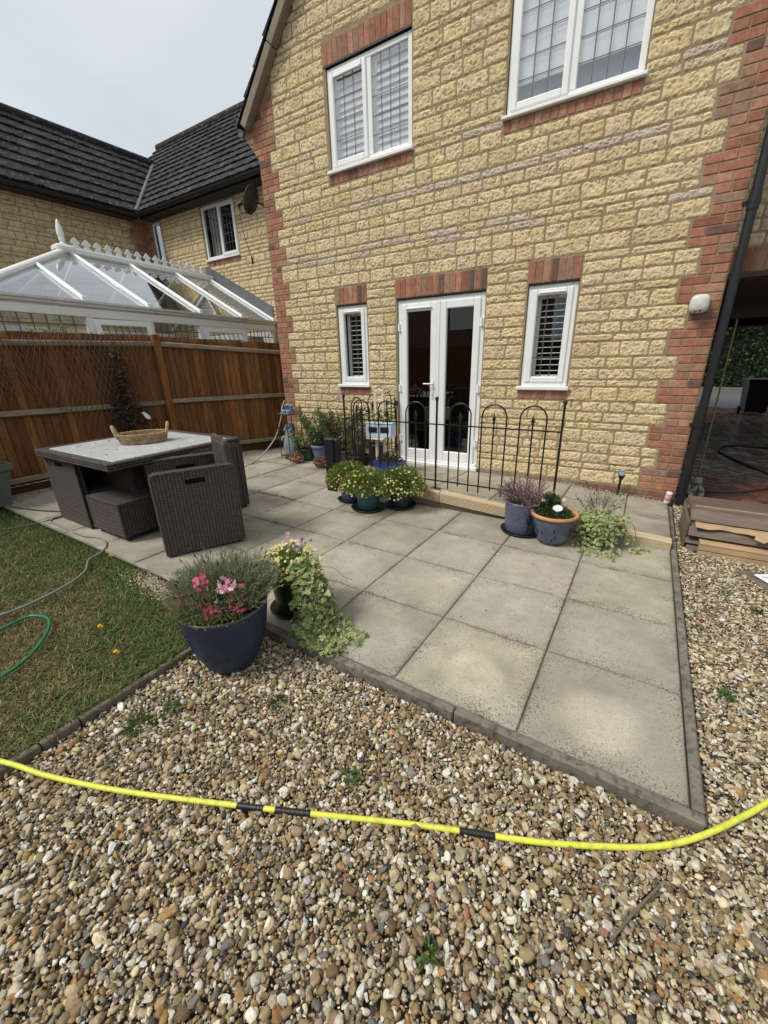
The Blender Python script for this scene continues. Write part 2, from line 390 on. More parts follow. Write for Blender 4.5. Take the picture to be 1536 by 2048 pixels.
def stone_wall(mb, O, U, Nn, rows, left, right, ops, step=.0105, grey=None, tint=(1, 1, 1), J=.0095, mean=(.21, .27)):
    for ri, (z0, z1, k) in enumerate(rows):
        zc = (z0+z1)/2; uL, uR = left(zc), right(zc)
        if uR-uL < .06: continue
        # spans left over by the openings at this height are laid separately
        cuts = [(a0, a1) for (a0, a1, b0, b1) in ops if b0 < zc < b1]; spans = [(uL, uR)]
        for (a0, a1) in cuts:
            nsp = []
            for (s0, s1) in spans:
                if a1 <= s0 or a0 >= s1: nsp.append((s0, s1)); continue
                if a0 > s0: nsp.append((s0, a0))
                if a1 < s1: nsp.append((a1, s1))
            spans = nsp
        for (s0, s1) in spans:
            u = s0; L = s1-s0
            while u < s1-.02:
                w = random.uniform(.22, .42) if k == 1 else (random.uniform(.19, .36) if k == 1.5 else random.uniform(.17, .39))
                if s1-(u+w) < .13: w = s1-u
                if w > .47: w = w/2
                rs = clip_rects([(u, u+w, z0, z1)], ops)
                t = np.array(tint)*random.uniform(.91, 1.07)*np.array((1, random.uniform(.98, 1.015), random.uniform(.92, 1.06)))
                if random.random() < .05: t = t*np.array((.92, .89, .84))
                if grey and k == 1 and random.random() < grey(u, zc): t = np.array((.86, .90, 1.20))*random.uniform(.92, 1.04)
                for (a, b, c, d) in rs:
                    stone_piece(mb, O, U, Nn, a+J/2, b-J/2, c+J/2, d-J/2, t, step, seed=random.random()*9)
                u += w
BRICKC = [(1, 1, 1), (1.12, 1.1, 1.1), (.86, .8, .8), (1.15, 1.35, 1.35), (.50, .62, .75), (.42, .58, .72), (.9, 1.2, 1.25)]
BRICKW = [5, 4, 3, 3, 1.1, .9, 1.4]
def bcol(): return np.array(random.choices(BRICKC, BRICKW)[0])*random.uniform(.88, 1.1)
def bricks_x(mb, x0, x1, z0, y, lens, h=.065, prou=.006, start=0, tone=1.):
    x = x0; i = start
    while x < x1-.03:
        w = lens[i % len(lens)]; i += 1
        w = min(w, x1-x)
        if 0 < x1-(x+w) < .06: w = x1-x
        j = random.uniform(-.0015, .0015)
        mb.box(x+.005, x+w-.005, y-prou+j, y+.03, z0+.005, z0+h+.005, .004, bcol()*tone); x += w
def soldiers(mb, x0, x1, z0, z1, y, w=.0745):
    n = max(1, round((x1-x0)/w)); w = (x1-x0)/n
    for i in range(n):
        mb.box(x0+i*w+.0045, x0+(i+1)*w-.0045, y-.006+random.uniform(-.0015, .0015), y+.05, z0+.004, z1-.004, .004, bcol())
def holed(mb, xs, zs, y, depth, ops, open_z=None):
    xs = sorted(set(xs+[v for o in ops for v in o[:2]])); zs = sorted(set(zs+[v for o in ops for v in o[2:]]))
    for i in range(len(xs)-1):
        for j in range(len(zs)-1):
            cx, cz = (xs[i]+xs[i+1])/2, (zs[j]+zs[j+1])/2
            if any(o[0] < cx < o[1] and o[2] < cz < o[3] for o in ops): continue
            mb.add([(xs[i], y, zs[j]), (xs[i+1], y, zs[j]), (xs[i+1], y, zs[j+1]), (xs[i], y, zs[j+1])], [(0, 1, 2, 3)])
    for (a, b, c, d) in ops:
        e = y+depth
        qs = [[(a, y, c), (a, e, c), (a, e, d), (a, y, d)], [(b, y, c), (b, y, d), (b, e, d), (b, e, c)]]
        if open_z is None or abs(d-open_z) > .01: qs.append([(a, y, d), (a, e, d), (b, e, d), (b, y, d)])
        if open_z is None or abs(c-open_z) > .01: qs.append([(a, y, c), (b, y, c), (b, e, c), (a, e, c)])
        for q in qs: mb.add(q, [(0, 1, 2, 3)])
# ------------------------------------------------------------------ the house
house = thing('stone_house', 'buff stone gabled house with red brick corners and white windows facing the patio', 'house', (-2.7, YW, 0))
WIN = dict(UL=(-4.25, -3.088, 3.70, 4.715), UR=(-2.035, -.846, 3.685, 4.715), LW=(-4.292, -3.785, 1.12, 2.195), RW=(-1.662, -1.150, 1.12, 2.195), D=(-3.308, -2.130, .075, 2.195))
ops = list(WIN.values())
XL, XR = -5.487, .052
w = MB()
holed(w, [XL, XR], [-.35, 4.45], YW, .12, [o for o in ops if o[3] < 3] + [(o[0], o[1], o[2], 4.45) for o in (WIN['UL'], WIN['UR'])], 4.45)
holed(w, [-4.9, XR], [4.4501, 5.0], YW, .12, [(o[0], o[1], 4.4501, o[3]) for o in (WIN['UL'], WIN['UR'])], 4.45)
vx = lambda z: -5.69+(z-4.5)/1.06
w.add([(XL, YW, 4.1), (-5.69, YW, 4.36), (-5.69, YW, 4.5), (vx(5.0), YW, 5.0), (-4.9, YW, 5.0), (-4.9, YW, 4.45), (XL, YW, 4.45)], [tuple(range(7))])
w.add([(vx(5.0), YW, 5.0), (-2.72, YW, 7.62), (XR+.0, YW, 4.95), (XR, YW, 5.0)], [(0, 1, 2, 3)])
# plain brick returns (outside and inside of the passage) and back
for x in (XL, XR): w.add([(x, YW, -.35), (x, 11.8, -.35), (x, 11.8, 4.6), (x, YW, 4.6)], [(0, 1, 2, 3)])
w.add([(XL, 11.8, -.35), (XR, 11.8, -.35), (XR, 11.8, 4.7), (-2.72, 11.8, 7.7), (XL, 11.8, 4.7)], [tuple(range(5))])
wall = w.build('wall', MT['mortar'], house)
dk = MB(); dk.add([(XL, YW+.75, -.3), (XR, YW+.75, -.3), (XR, YW+.75, 5.3), (XL, YW+.75, 5.3)], [(0, 1, 2, 3)])
dk.add([(XL+.01, YW+.13, 2.7), (XR-.01, YW+.13, 2.7), (XR-.01, YW+.75, 2.7), (XL+.01, YW+.75, 2.7)], [(0, 1, 2, 3)])
dk.add([(XL+.01, YW+.13, 5.2), (XR-.01, YW+.13, 5.2), (XR-.01, YW+.75, 5.2), (XL+.01, YW+.75, 5.2)], [(0, 1, 2, 3)])
dk.add([(XL+.01, YW+.13, .07), (XR-.01, YW+.13, .07), (XR-.01, YW+.75, .07), (XL+.01, YW+.75, .07)], [(0, 1, 2, 3)])
dk.build('dark_interior', MT['dark'], house)
ZB = .093
def plan(g):
    if g < 10: return (2, 1) if g % 2 == 0 else (1.5, 1.5)
    return {10: (1, 2), 11: (2, 1), 12: (1, 2), 13: (1.5, 1.5)}.get(g, (1, 2) if g % 3 else (2, 1))
def qR(g): return -.295 if g % 2 == 0 else -.178
def qL(g): return -5.155 if g % 2 == 0 else -5.272
def leftb(z):
    if z < ZB+18*.225: return qL(int((z-ZB)//.225))
    if z < 4.93: return -5.15
    return -5.15+(z-4.93)/1.063
def rightb(z):
    if z > 5.2: return min(qR(1), 7.72/1.06-2.72-z/1.06)
    return qR(int((z-ZB)//.225))
ZUL = (3.575, 4.94)
sops = [(-4.30, -3.775, 1.0, 2.418), (-1.669, -1.142, 1.0, 2.418), (-3.325, -2.128, -.2, 2.418), (-4.282, -3.083, 3.56, 4.94), (-2.045, -.848, 3.56, 4.94)]
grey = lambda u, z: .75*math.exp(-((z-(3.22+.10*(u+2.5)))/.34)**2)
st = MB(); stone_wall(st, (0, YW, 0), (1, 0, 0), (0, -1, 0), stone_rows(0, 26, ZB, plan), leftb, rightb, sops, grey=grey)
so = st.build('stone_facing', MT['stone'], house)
q = MB(); q2 = MB()
for g in range(0, 21):
    for c in range(3):
        z0 = ZB+g*.225+c*.075
        if z0 < 5.0:
            if g % 2 == 0: bricks_x(q, qR(g)+.005, XR, z0, YW, [.1125, .225] if c % 2 else [.225, .1125])
            else: bricks_x(q, qR(g)+.005, XR, z0, YW, [.225, .225] if c % 2 else [.1125, .1125])
        if g < 18:
            if g % 2 == 0: bricks_x(q2, XL, qL(g)-.005, z0, YW, [.225, .1125] if c % 2 else [.1125, .225])
            else: bricks_x(q2, XL, qL(g)-.005, z0, YW, [.225] if c % 2 else [.1125, .1125])
for c in range(54, 66):                                              # corbelled springing and the bricks under the verge
    z0 = ZB+c*.075; xl = max(XL-.056*(c-53), -5.72) if z0 < 4.45 else vx(z0+.08)
    if xl < -5.16: bricks_x(q2, xl, -5.155, z0, YW, [.225, .225] if c % 2 else [.1125, .225])
d = Vector((1, 0, 1.063)).normalized(); nn = Vector((-d.z, 0, d.x)); s = Vector((-5.16, YW, 4.93))
for i in range(30):
    p = s+d*(.104*i); M = Matrix(((d.x, 0, nn.x, p.x), (0, 1, 0, p.y), (d.z, 0, nn.z, p.z), (0, 0, 0, 1)))
    q2.box(.005, .099, -.006, .03, .008, .23, .004, bcol(), M)
for c in range(-3, 0):                                               # brick plinth below the damp course
    bricks_x(q, -.9, XR, ZB+c*.075-.002, YW, [.225], start=c, tone=(.62, .74, .74))
q.build('brick_quoin', MT['brick'], house); q2.build('brick_quoin', MT['brick'], house)
pl = MB(); pl.box(XL, -.9, YW-.004, YW+.02, -.15, .103, .004); pl.build('rendered_plinth', mat('plinth', (.27, .20, .14), .95, .3, 7, dirt=(.12, .09, .06), dscale=9, damt=.6, bmp=.5), house)
for nm, (x0, x1, z0, z1) in dict(LW=(-4.30, -3.775, 2.196, 2.414), RW=(-1.669, -1.142, 2.196, 2.414), D=(-3.325, -2.128, 2.196, 2.414), UL=(-4.282, -3.083, 4.722, 4.937), UR=(-2.045, -.848, 4.722, 4.937)).items():
    b = MB(); soldiers(b, x0, x1, z0, z1, YW); b.build('brick_lintel', MT['brick'], house)
    s = MB(); s.box(x0+.01, x1-.01, YW-.008, YW+.06, z0-.012, z0+.001); s.build('lintel_shadow_strip', MT['black'], house).name = 'lintel_painted_shadow'  # black strip stands in for the shadow line below each lintel
for nm, (x0, x1, z0, z1) in dict(LW=(-4.30, -3.775, 1.0, 1.105), RW=(-1.669, -1.142, 1.0, 1.105), UL=(-4.282, -3.083, 3.572, 3.68), UR=(-2.045, -.848, 3.565, 3.67)).items():
    b = MB(); soldiers(b, x0, x1, z0, z1, YW); b.build('brick_sill_course', MT['brick'], house)
# windows
def frame_bars(mb, x0, x1, z0, z1, y0, y1, w, bev=.006):
    mb.box(x0, x0+w, y0, y1, z0, z1, bev); mb.box(x1-w, x1, y0, y1, z0, z1, bev)
    mb.box(x0+w, x1-w, y0+.0005, y1, z1-w, z1, bev); mb.box(x0+w, x1-w, y0+.0005, y1, z0, z0+w, bev)
def lead_grid(x0, x1, z0, z1, y, nx, nz, wd_=.007):
    m = MB()
    for i in range(1, nx): x = x0+(x1-x0)*i/nx; m.box(x-wd_/2, x+wd_/2, y, y+.003, z0, z1)
    for i in range(1, nz): z = z0+(z1-z0)*i/nz; m.box(x0, x1, y+.0005, y+.0025, z-wd_/2, z+wd_/2)
    return m
def pane_part(par, x0, x1, z0, z1, y, nx, nz, gm='glass', back=True):
    p = MB(); p.add([(x0, y, z0), (x1, y, z0), (x1, y, z1), (x0, y, z1)], [(0, 1, 2, 3)]); p.build('pane', MT[gm], par)
    if nx:
        m = lead_grid(x0, x1, z0, z1, y-.004, nx, nz)
        if back: m2 = lead_grid(x0, x1, z0, z1, y+.022, nx, nz, .005); m.v += m2.v; m.c += m2.c; [m.f.setdefault(k, []).extend([a+m.n for a in v]) for k, v in m2.f.items()]; [m.sm[k].extend(v) for k, v in m2.sm.items()]; [m.mi[k].extend(v) for k, v in m2.mi.items()]; m.n += m2.n  # thinner second grid imitates the reflected, shadow-like double of the lead lines
        m.build('leading', MT['lead'], par)
def shutter(par, x0, x1, z0, z1, y, pitch, tilt, mid=True, wd_=.06):
    m = MB(); frame_bars(m, x0, x1, z0, z1, y-.012, y+.016, .045, .004)
    n = int((z1-z0-.1)/pitch)
    for i in range(n):
        z = z0+.06+pitch*(i+.5); M = Matrix.Translation((0, y, z)) @ Matrix.Rotation(tilt, 4, 'X')
        m.box(x0+.045, x1-.045, -wd_/2, wd_/2, -.0035, .0035, .002, None, M)
    if mid: m.box((x0+x1)/2-.006, (x0+x1)/2+.006, y-.04, y-.028, z0+.05, z1-.05)
    m.build('shutter', MT['blind'], par)
YF = YW+.018
def sill(par, x0, x1, z0, z1):
    s = MB(); s.box(x0-.035, x1+.03, YW-.045, YF+.02, z0, z1, .006); s.build('sill', MT['pvc'], par)
def casement(x0, x1, z0, z1, kind):
    m = MB(); frame_bars(m, x0, x1, z0, z1, YF, YF+.06, .055)
    return m
for nm in ('LW', 'RW'):
    x0, x1 = (-4.288, -3.789) if nm == 'LW' else (-1.658, -1.154)
    m = casement(x0, x1, 1.145, 2.182, 0); f = m.build('window', MT['pvc'], house)
    s = MB(); frame_bars(s, x0+.042, x1-.042, 1.187, 2.140, YF-.014, YF+.045, .062, .010); s.box(x0+.12, x1-.12, YF-.03, YF-.012, 2.094, 2.108, .004); s.build('sash', MT['pvc'], f)
    pane_part(f, x0+.104, x1-.104, 1.249, 2.078, YF+.012, 3, 4)
    shutter(f, x0+.08, x1-.08, 1.22, 2.10, YF+.11, .062, R(2), False, .058); sill(f, x0, x1, 1.105, 1.146)
# upper left: opening sash on the left, fixed light on the right, shutters behind
x0, x1, z0, z1 = -4.247, -3.090, 3.715, 4.700
m = casement(x0, x1, z0, z1, 0); m.box(-3.690, -3.620, YF+.0005, YF+.06, z0+.055, z1-.055, .006); f = m.build('window', MT['pvc'], house)
s = MB(); frame_bars(s, x0+.035, -3.680, z0+.035, z1-.035, YF-.016, YF+.045, .062, .010); s.box(x0+.11, -3.76, YF-.04, YF-.015, z1-.115, z1-.095, .004); s.build('sash', MT['pvc'], f)
pane_part(f, x0+.097, -3.742, z0+.097, z1-.097, YF+.010, 3, 4, 'skyglass'); pane_part(f, -3.620, x1-.055, z0+.055, z1-.055, YF+.020, 4, 5, 'skyglass')
shutter(f, x0+.04, -3.68, z0+.03, z1-.03, YF+.085, .072, R(64), False, .098); shutter(f, -3.64, x1-.02, z0+.03, z1-.03, YF+.086, .072, R(64), False, .098); sill(f, x0, x1, 3.678, 3.716)
# upper right: frosted glass with a white blind not pulled right down
x0, x1, z0, z1 = -2.030, -.850, 3.700, 4.700
m = casement(x0, x1, z0, z1, 0); m.box(-1.470, -1.400, YF+.0005, YF+.06, z0+.055, z1-.055, .006); f = m.build('window', MT['pvc'], house)
s = MB(); frame_bars(s, x0+.035, -1.460, z0+.035, z1-.035, YF-.016, YF+.045, .062, .010); s.build('sash', MT['pvc'], f)
pane_part(f, x0+.097, -1.522, z0+.097, z1-.097, YF+.010, 3, 5, 'skyglass'); pane_part(f, -1.400, x1-.055, z0+.055, z1-.055, YF+.020, 4, 5, 'skyglass')
b = MB(); b.box(x0+.03, x1-.03, YF+.045, YF+.052, 3.935, z1); b.build('blind', MT['blind'], f)
b = MB(); b.box(x0+.03, x1-.03, YF+.13, YF+.135, z0, z1); b.build('frosted_film', mat('frosted_film', (.30, .33, .36), .5, .05, 30), f)
sill(f, x0, x1, 3.672, 3.701)
# french door
m = MB(); frame_bars(m, -3.304, -2.133, .105, 2.178, YF, YF+.06, .058); f = m.build('french_door', MT['pvc'], house)
s = MB(); s.box(-3.33, -2.12, YW-.05, YF+.03, .062, .112, .006); s.box(-3.28, -2.15, YF-.02, YF+.01, .113, .15, .004); s.build('sill', MT['pvc'], f)
for side, (a, b_) in (('l', (-3.252, -2.742)), ('r', (-2.700, -2.185))):
    s = MB(); wv = .085
    s.box(a, a+wv, YF-.018, YF+.045, .15, 2.125, .008); s.box(b_-wv, b_, YF-.018, YF+.045, .15, 2.125, .008)
    s.box(a+wv, b_-wv, YF-.0175, YF+.045, 2.035, 2.125, .008); s.box(a+wv, b_-wv, YF-.0175, YF+.045, .15, .280, .008)
    if side == 'l': s.box(a+.07, b_-.07, YF-.04, YF-.018, 2.062, 2.078, .004)
    s.build('door_leaf', MT['pvc'], f)
    p = MB(); p.add([(a+wv, YF+.012, .28), (b_-wv, YF+.012, .28), (b_-wv, YF+.012, 2.035), (a+wv, YF+.012, 2.035)], [(0, 1, 2, 3)]); p.build('pane', MT['doorglass'], f)
s = MB(); s.box(-2.745, -2.697, YF-.024, YF, .15, 2.125, .006); s.build('meeting_strip', MT['pvc'], f)
h = MB(); h.box(-2.798, -2.768, YF-.030, YF-.017, .97, 1.21, .006); h.tube([(-2.783, YF-.02, 1.16), (-2.783, YF-.06, 1.16), (-2.80, YF-.066, 1.16), (-2.90, YF-.066, 1.162)], .009, 8); h.build('handle', MT['pvc'], f)
k = MB(); k.tube([(-2.783, YF-.0335, 1.02), (-2.783, YF-.029, 1.02)], .009, 12); k.build('keyhole', MT['lead'], f)
for x in (-3.275, -2.165):
    for z in (.42, 1.10, 1.86):
        h = MB(); h.tube([(x, YF-.02, z-.05), (x, YF-.02, z+.05)], .011, 10); h.box(x-.03, x+.03, YF-.014, YF-.001, z-.045, z+.045, .004); h.build('hinge', MT['pvc'], f)
# roof of the gable, verge board, gutter end, downpipe
def tiles(mb, a0, a1, b0, b1, nr, thick, i, w=.30):
    Lq = (a1-a0).length; n = max(1, int(Lq/w)); off = .5*(i % 2)
    ts = [0.]+[(k+off)/n for k in range(1 if off == 0 else 0, n) if 0 < (k+off)/n < 1]+[1.]
    for t0, t1 in zip(ts[:-1], ts[1:]):
        g_ = .0012/Lq; p0, p1 = a0.lerp(a1, t0+g_), a0.lerp(a1, t1-g_); q0, q1 = b0.lerp(b1, t0+g_), b0.lerp(b1, t1-g_); h_ = thick+random.uniform(-.005, .007); s_ = random.uniform(-.012, .012); dn = (a0-b0).normalized()*s_
        c = random.uniform(.75, 1.3); m_ = .5; pm, qm = p0.lerp(p1, m_), q0.lerp(q1, m_); sag = nr*.010
        v = [p0+nr*h_+dn, pm+nr*h_-sag+dn, p1+nr*h_+dn, q1+nr*.004, qm+nr*.004-sag*.3, q0+nr*.004, p0-nr*.006+dn, pm-nr*.006+dn, p1-nr*.006+dn]
        mb.add([tuple(x) for x in v], [(0, 1, 4, 5), (1, 2, 3, 4), (6, 7, 1, 0), (7, 8, 2, 1), (0, 5, 6), (2, 8, 3)], (c, c, c))
def roof_slope(mb, E0, E1, up, n, gauge, thick=.022, lip=.012):
    """stepped courses: eave from E0 to E1, direction up the slope (unit) and outward normal"""
    E0, E1, up = Vector(E0), Vector(E1), Vector(up).normalized(); al = (E1-E0).normalized(); nr = al.cross(up)
    if nr.z < 0: nr = -nr
    for i in range(n):
        a0, a1 = E0+up*(gauge*i), E1+up*(gauge*i); b0, b1 = a0+up*(gauge+.03), a1+up*(gauge+.03)
        tiles(mb, a0, a1, b0, b1, nr, thick, i)
rf = MB(); upL = (1, 0, 1.06); upR = (-1, 0, 1.06)
L = math.hypot(3.05, 3.05*1.06)
roof_slope(rf, (-5.73, 3.585, 4.49), (-5.73, 12, 4.49), upL, 14, .322, .035); roof_slope(rf, (.29, 3.585, 4.49), (.29, 12, 4.49), upR, 14, .322, .035)
rf.build('roof', MT['tile'], house)
vb = MB(); d = Vector((1, 0, 1.06)).normalized(); n_ = Vector((-d.z, 0, d.x))
for i in range(5):
    a = Vector((-5.585, 3.618, 4.425))+d*(.9*i); M = Matrix(((d.x, 0, n_.x, a.x), (0, 1, 0, a.y), (d.z, 0, n_.z, a.z), (0, 0, 0, 1)))
    vb.box(.004, .896, -.028, .085, 0, .115, .01, None, M)
vb.build('verge_board', MT['verge'], house)
g = MB(); gp = [(math.cos(a)*.058, math.sin(a)*.058) for a in np.linspace(math.pi, 2*math.pi, 10)]
g.prism([(-5.76+x, 4.47+z) for x, z in gp]+[(-5.76+.05, 4.475), (-5.76-.05, 4.475)], 3.68, 5.3, 'y'); g.build('gutter', mat('grey_gutter', (.10, .10, .105), .45), house)
dp = MB(); px_ = .105; dp.tube([(px_, 3.672, -.06), (px_, 3.672, 5.2)], .036, 16)
for z in (.30, 2.62): dp.tube([(px_, 3.672, z-.06), (px_, 3.672, z+.06)], .042, 16)
for z in (.80, 2.62): dp.box(px_-.075, px_+.05, 3.69, 3.706, z-.015, z+.015, .003); dp.tube([(px_, 3.672, z-.018), (px_, 3.672, z+.018)], .044, 16)
dp.build('downpipe', MT['black'], house)
# ------------------------------------------------------------------ covered drive-through on the right
LT = 4.35
arch = thing('link_building', 'stone faced room with brick soldier course bridging the covered driveway right of the downpipe', 'building', (1.6, LT, 2.17))
m = MB(); m.box(.056, 4.2, LT, LT+.25, 2.178, 5.2); m.build('wall', MT['mortar'], arch)
st = MB(); stone_wall(st, (0, LT, 0), (1, 0, 0), (0, -1, 0), [(2.40+i*.1125, 2.5125+i*.1125, 1.5) for i in range(20)], lambda z: .06, lambda z: 2.4, [], .02, tint=(.82, .86, .95))
st.build('stone_facing', MT['stone'], arch)
b = MB(); soldiers(b, .062, 2.4, 2.18, 2.395, LT); b.build('brick_lintel', MT['brick'], arch)
m = MB(); m.box(.058, 4.2, LT+.02, 11.8, 2.120, 2.177); m.box(.058, 4.2, 11.6, 11.8, 1.96, 2.119); m.box(.058, 4.2, LT-.03, LT+.018, 2.135, 2.177); m.build('ceiling_boards', mat('ceiling_boards', (.055, .038, .028), .7, .3, 4, stretch=(8, 1, 1)), arch)
m = MB(); m.add([(.058, 3.9, 5.2), (4.2, 3.9, 5.2), (4.2, 11.8, 5.2), (.058, 11.8, 5.2)], [(0, 1, 2, 3)]); m.box(.058, 4.2, 11.6, 11.79, 2.178, 5.2); m.build('roof', MT['tile'], arch)
m = MB(); m.box(3.6, 3.85, 4.2, 11.8, -.3, 2.119); m.build('side_wall', mat('brick_side', (.22, .09, .06), .9, .35, 14, dirt=(.08, .05, .04), dscale=20), arch)
# wet block paving in herringbone
pv = []; ang = R(45); ca, sa = math.cos(ang), math.sin(ang)
for i in range(-70, 140):
    for j in range(-60, 60):
        for (ox, oy, wx, wy) in ((0, 0, 2, 1), (0, 1, 1, 2)):
            a = i+2*j+ox; b_ = i-2*j+oy; cx, cy = (a+wx/2)*.105, (b_+wy/2)*.105
            X, Y = cx*ca-cy*sa, cx*sa+cy*ca+4.0
            if .0 < X < 3.7 and 3.95 < Y < 13.6: pv.append((X, Y, ang+(0 if wx == 2 else math.pi/2)))
pv = np.array(pv); T = np.column_stack([pv[:, 0], pv[:, 1], RNG.normal(-.086, .0012, len(pv))])
one = MB(); one.box(-.1015, .1015, -.0495, .0495, -.03, .036, .005)
bv = np.concatenate(one.v); Mx = np.zeros((len(pv), 3, 3)); Mx[:, 0, 0] = np.cos(pv[:, 2]); Mx[:, 0, 1] = -np.sin(pv[:, 2]); Mx[:, 1, 0] = np.sin(pv[:, 2]); Mx[:, 1, 1] = np.cos(pv[:, 2]); Mx[:, 2, 2] = 1
tl = RNG.normal(0, .012, (len(pv), 2)); Mx[:, 2, 0] = tl[:, 0]; Mx[:, 2, 1] = tl[:, 1]
cb = pick([(.23, .085, .06), (.17, .07, .055), (.28, .11, .075), (.11, .07, .065)], [4, 3, 2, 2], len(pv))*RNG.uniform(.8, 1.15, (len(pv), 1))
m = MB(); cc = np.repeat(cb, len(bv), 0)
for k in one.f: 
    for a in one.f[k]: m2 = None
V_ = (np.einsum('nij,kj->nki', Mx, bv)+T[:, None, :]).reshape(-1, 3)
allf = {}
for k in one.f:
    a = np.concatenate(one.f[k]); allf[k] = (a[None]+(np.arange(len(pv))*len(bv))[:, None, None]).reshape(-1, k)
m.v.append(V_); m.c.append(cc); m.n = len(V_)
for k in allf: m.f[k] = [allf[k]]; m.sm[k] = [np.zeros(len(allf[k]), bool)]; m.mi[k] = [np.zeros(len(allf[k]), int)]
wet = attr_mat('wet_block_paving', .22, .25, 60, .5, .3, 20)
struct(m.build('driveway', wet))
m = MB(); m.box(-.02, 3.7, 3.95, 13.62, -.13, -.062); struct(m.build('driveway_joints', mat('jointing_sand', (.035, .03, .026), .6, .2, 20)))
m = MB(); m.box(-14, 40, 13.63, 20.3, -.14, -.056); struct(m.build('road', mat('asphalt', (.11, .115, .12), .55, .25, 60, bmp=.4, bscale=200)))
m = MB(); m.box(-14, 40, 20.3, 20.6, -.14, .03, .01); struct(m.build('kerb_far', MT['kerb'])).name = 'road_kerb'
# hedge across the road
hg = thing('hedge', 'tall dense dark leafy hedge across the road, seen through the covered driveway', 'hedge', (3, 22, -.05))
m = MB(); m.box(-2, 9, 21.0, 23, -.1, 4.2); m.build('inner_mass', mat('hedge_core', (.008, .013, .006), .9), hg)
n = 14000; P = np.column_stack([RNG.uniform(-2, 9, n), 21.0-np.abs(RNG.normal(0, .16, n)), RNG.uniform(-.05, 4.3, n)]); P[:, 1] += (fbm(P[:, 0]*1.6, P[:, 2]*1.6, 1)-.45)*.7
D = np.column_stack([RNG.normal(0, .6, n), -np.abs(RNG.normal(.5, .4, n)), RNG.normal(.1, .6, n)])
m = MB(); leaves(m, P, D, RNG.uniform(.09, .17, n), RNG.uniform(.06, .1, n), jcol((.04, .075, .025), n, .6, .15)); m.build('foliage', MT['leaf'], hg)
# bin at the end of the driveway
bn = thing('wheelie_bin', 'black wheeled rubbish bin standing at the far end of the covered driveway', 'bin', (1.90, 12.3, -.05), R(6))
def frustum(mb, w0, d0, w1, d1, z0, z1, cx=0, cy=0, col=None):
    v = [(cx+sx*w/2, cy+sy*d_/2, z) for (w, d_, z) in ((w0, d0, z0), (w1, d1, z1)) for sy in (-1, 1) for sx in (-1, 1)]
    return mb.add(v, [(0, 2, 3, 1), (4, 5, 7, 6), (0, 1, 5, 4), (2, 6, 7, 3), (0, 4, 6, 2), (1, 3, 7, 5)], col)
m = MB(); frustum(m, .42, .42, .52, .52, .06, .80); m.box(-.28, .28, -.28, .28, .775, .80, .008); m.build('body', MT['black'], bn, False)
m = MB(); m.box(-.285, .285, -.30, .28, .803, .845, .012); m.box(-.2, .2, .25, .31, .80, .83, .008); m.build('lid', mat('bin_lid', (.03, .035, .035), .35), bn, False)
for sx in (-1, 1):
    m = MB(); m.tube([(sx*.20, .20, .085), (sx*.26, .20, .085)], .085, 18); m.build('wheel', MT['black'], bn, False)
# concrete statue and cane, hose in the driveway
# ------------------------------------------------------------------ neighbouring houses beyond the fence
YN, XW = 5.72, -11.75
nb = thing('neighbour_house', 'stone house with black tiled roof and white windows behind the conservatory', 'house', (-9, YN, 0))
nops = [(-9.555, -8.395, 3.56, 4.78), (-11.47, -11.06, 3.30, 4.78)]
m = MB(); holed(m, [-11.9, -5.45], [-.2, 5.0], YN, .12, [(-9.52, -8.42, 3.70, 4.72), (-11.44, -11.09, 3.42, 4.72)]); m.build('wall', MT['mortar'], nb)
st = MB(); stone_wall(st, (0, YN, 0), (1, 0, 0), (0, -1, 0), stone_rows(8, 22, .1, lambda g: (2, 1) if g % 2 else (1, 1, 1)), lambda z: -11.47, lambda z: -6.8, nops, .028, tint=(.93, .92, .9)); st.build('stone_facing', MT['stone'], nb)
q = MB()
for c in range(28, 64): bricks_x(q, -11.74, -11.48 if (c//3) % 2 else -11.58, .1+c*.075, YN, [.225, .1125], start=c)
soldiers(q, -9.55, -8.40, 3.57, 3.675, YN); q.build('brick_quoin', MT['brick'], nb)
m = MB(); m.box(-11.7, -6, YN+.5, YN+.6, 2.9, 4.9); m.build('dark_interior', MT['dark'], nb)
def nwin(x0, x1, z0, z1, mull, group=None):
    m = MB(); frame_bars(m, x0, x1, z0, z1, YN+.015, YN+.07, .055)
    if mull: m.box(mull-.03, mull+.03, YN+.0155, YN+.07, z0+.055, z1-.055)
    f = m.build('window', MT['pvc'], nb)
    s = MB(); s.box(x0-.03, x1+.03, YN-.04, YN+.03, z0-.035, z0, .005); s.build('sill', MT['pvc'], f)
    if mull:
        s = MB(); frame_bars(s, mull-.01, x1-.03, z0+.03, z1-.03, YN, YN+.05, .06); s.build('sash', MT['pvc'], f)
        m = MB(); y = YN+.02
        for (a, b_) in ((x0+.055, mull-.03), (mull+.05, x1-.09)): m.add([(a, y, z0+.06), (b_, y, z0+.06), (b_, y, z1-.06), (a, y, z1-.06)], [(0, 1, 2, 3)])
        m.build('pane', MT['glass'], f); lead_grid(mull+.05, x1-.09, z0+.09, z1-.09, y-.005, 4, 5, .009).build('leading', MT['lead'], f)
        c = MB()
        for i in range(9): c.box(x0+.07+i*.05, x0+.105+i*.05, YN+.15+.01*(i % 2), YN+.16+.01*(i % 2), z0, z1)
        c.build('curtain', mat('grey_curtain', (.30, .30, .29), .9), f)
    else:
        m = MB(); y = YN+.03; m.add([(x0+.05, y, z0+.05), (x1-.05, y, z0+.05), (x1-.05, y, z1-.05), (x0+.05, y, z1-.05)], [(0, 1, 2, 3)]); m.build('pane', MT['darkglass'], f)
nwin(-9.52, -8.42, 3.70, 4.72, -8.95); nwin(-11.44, -11.09, 3.42, 4.72, None)
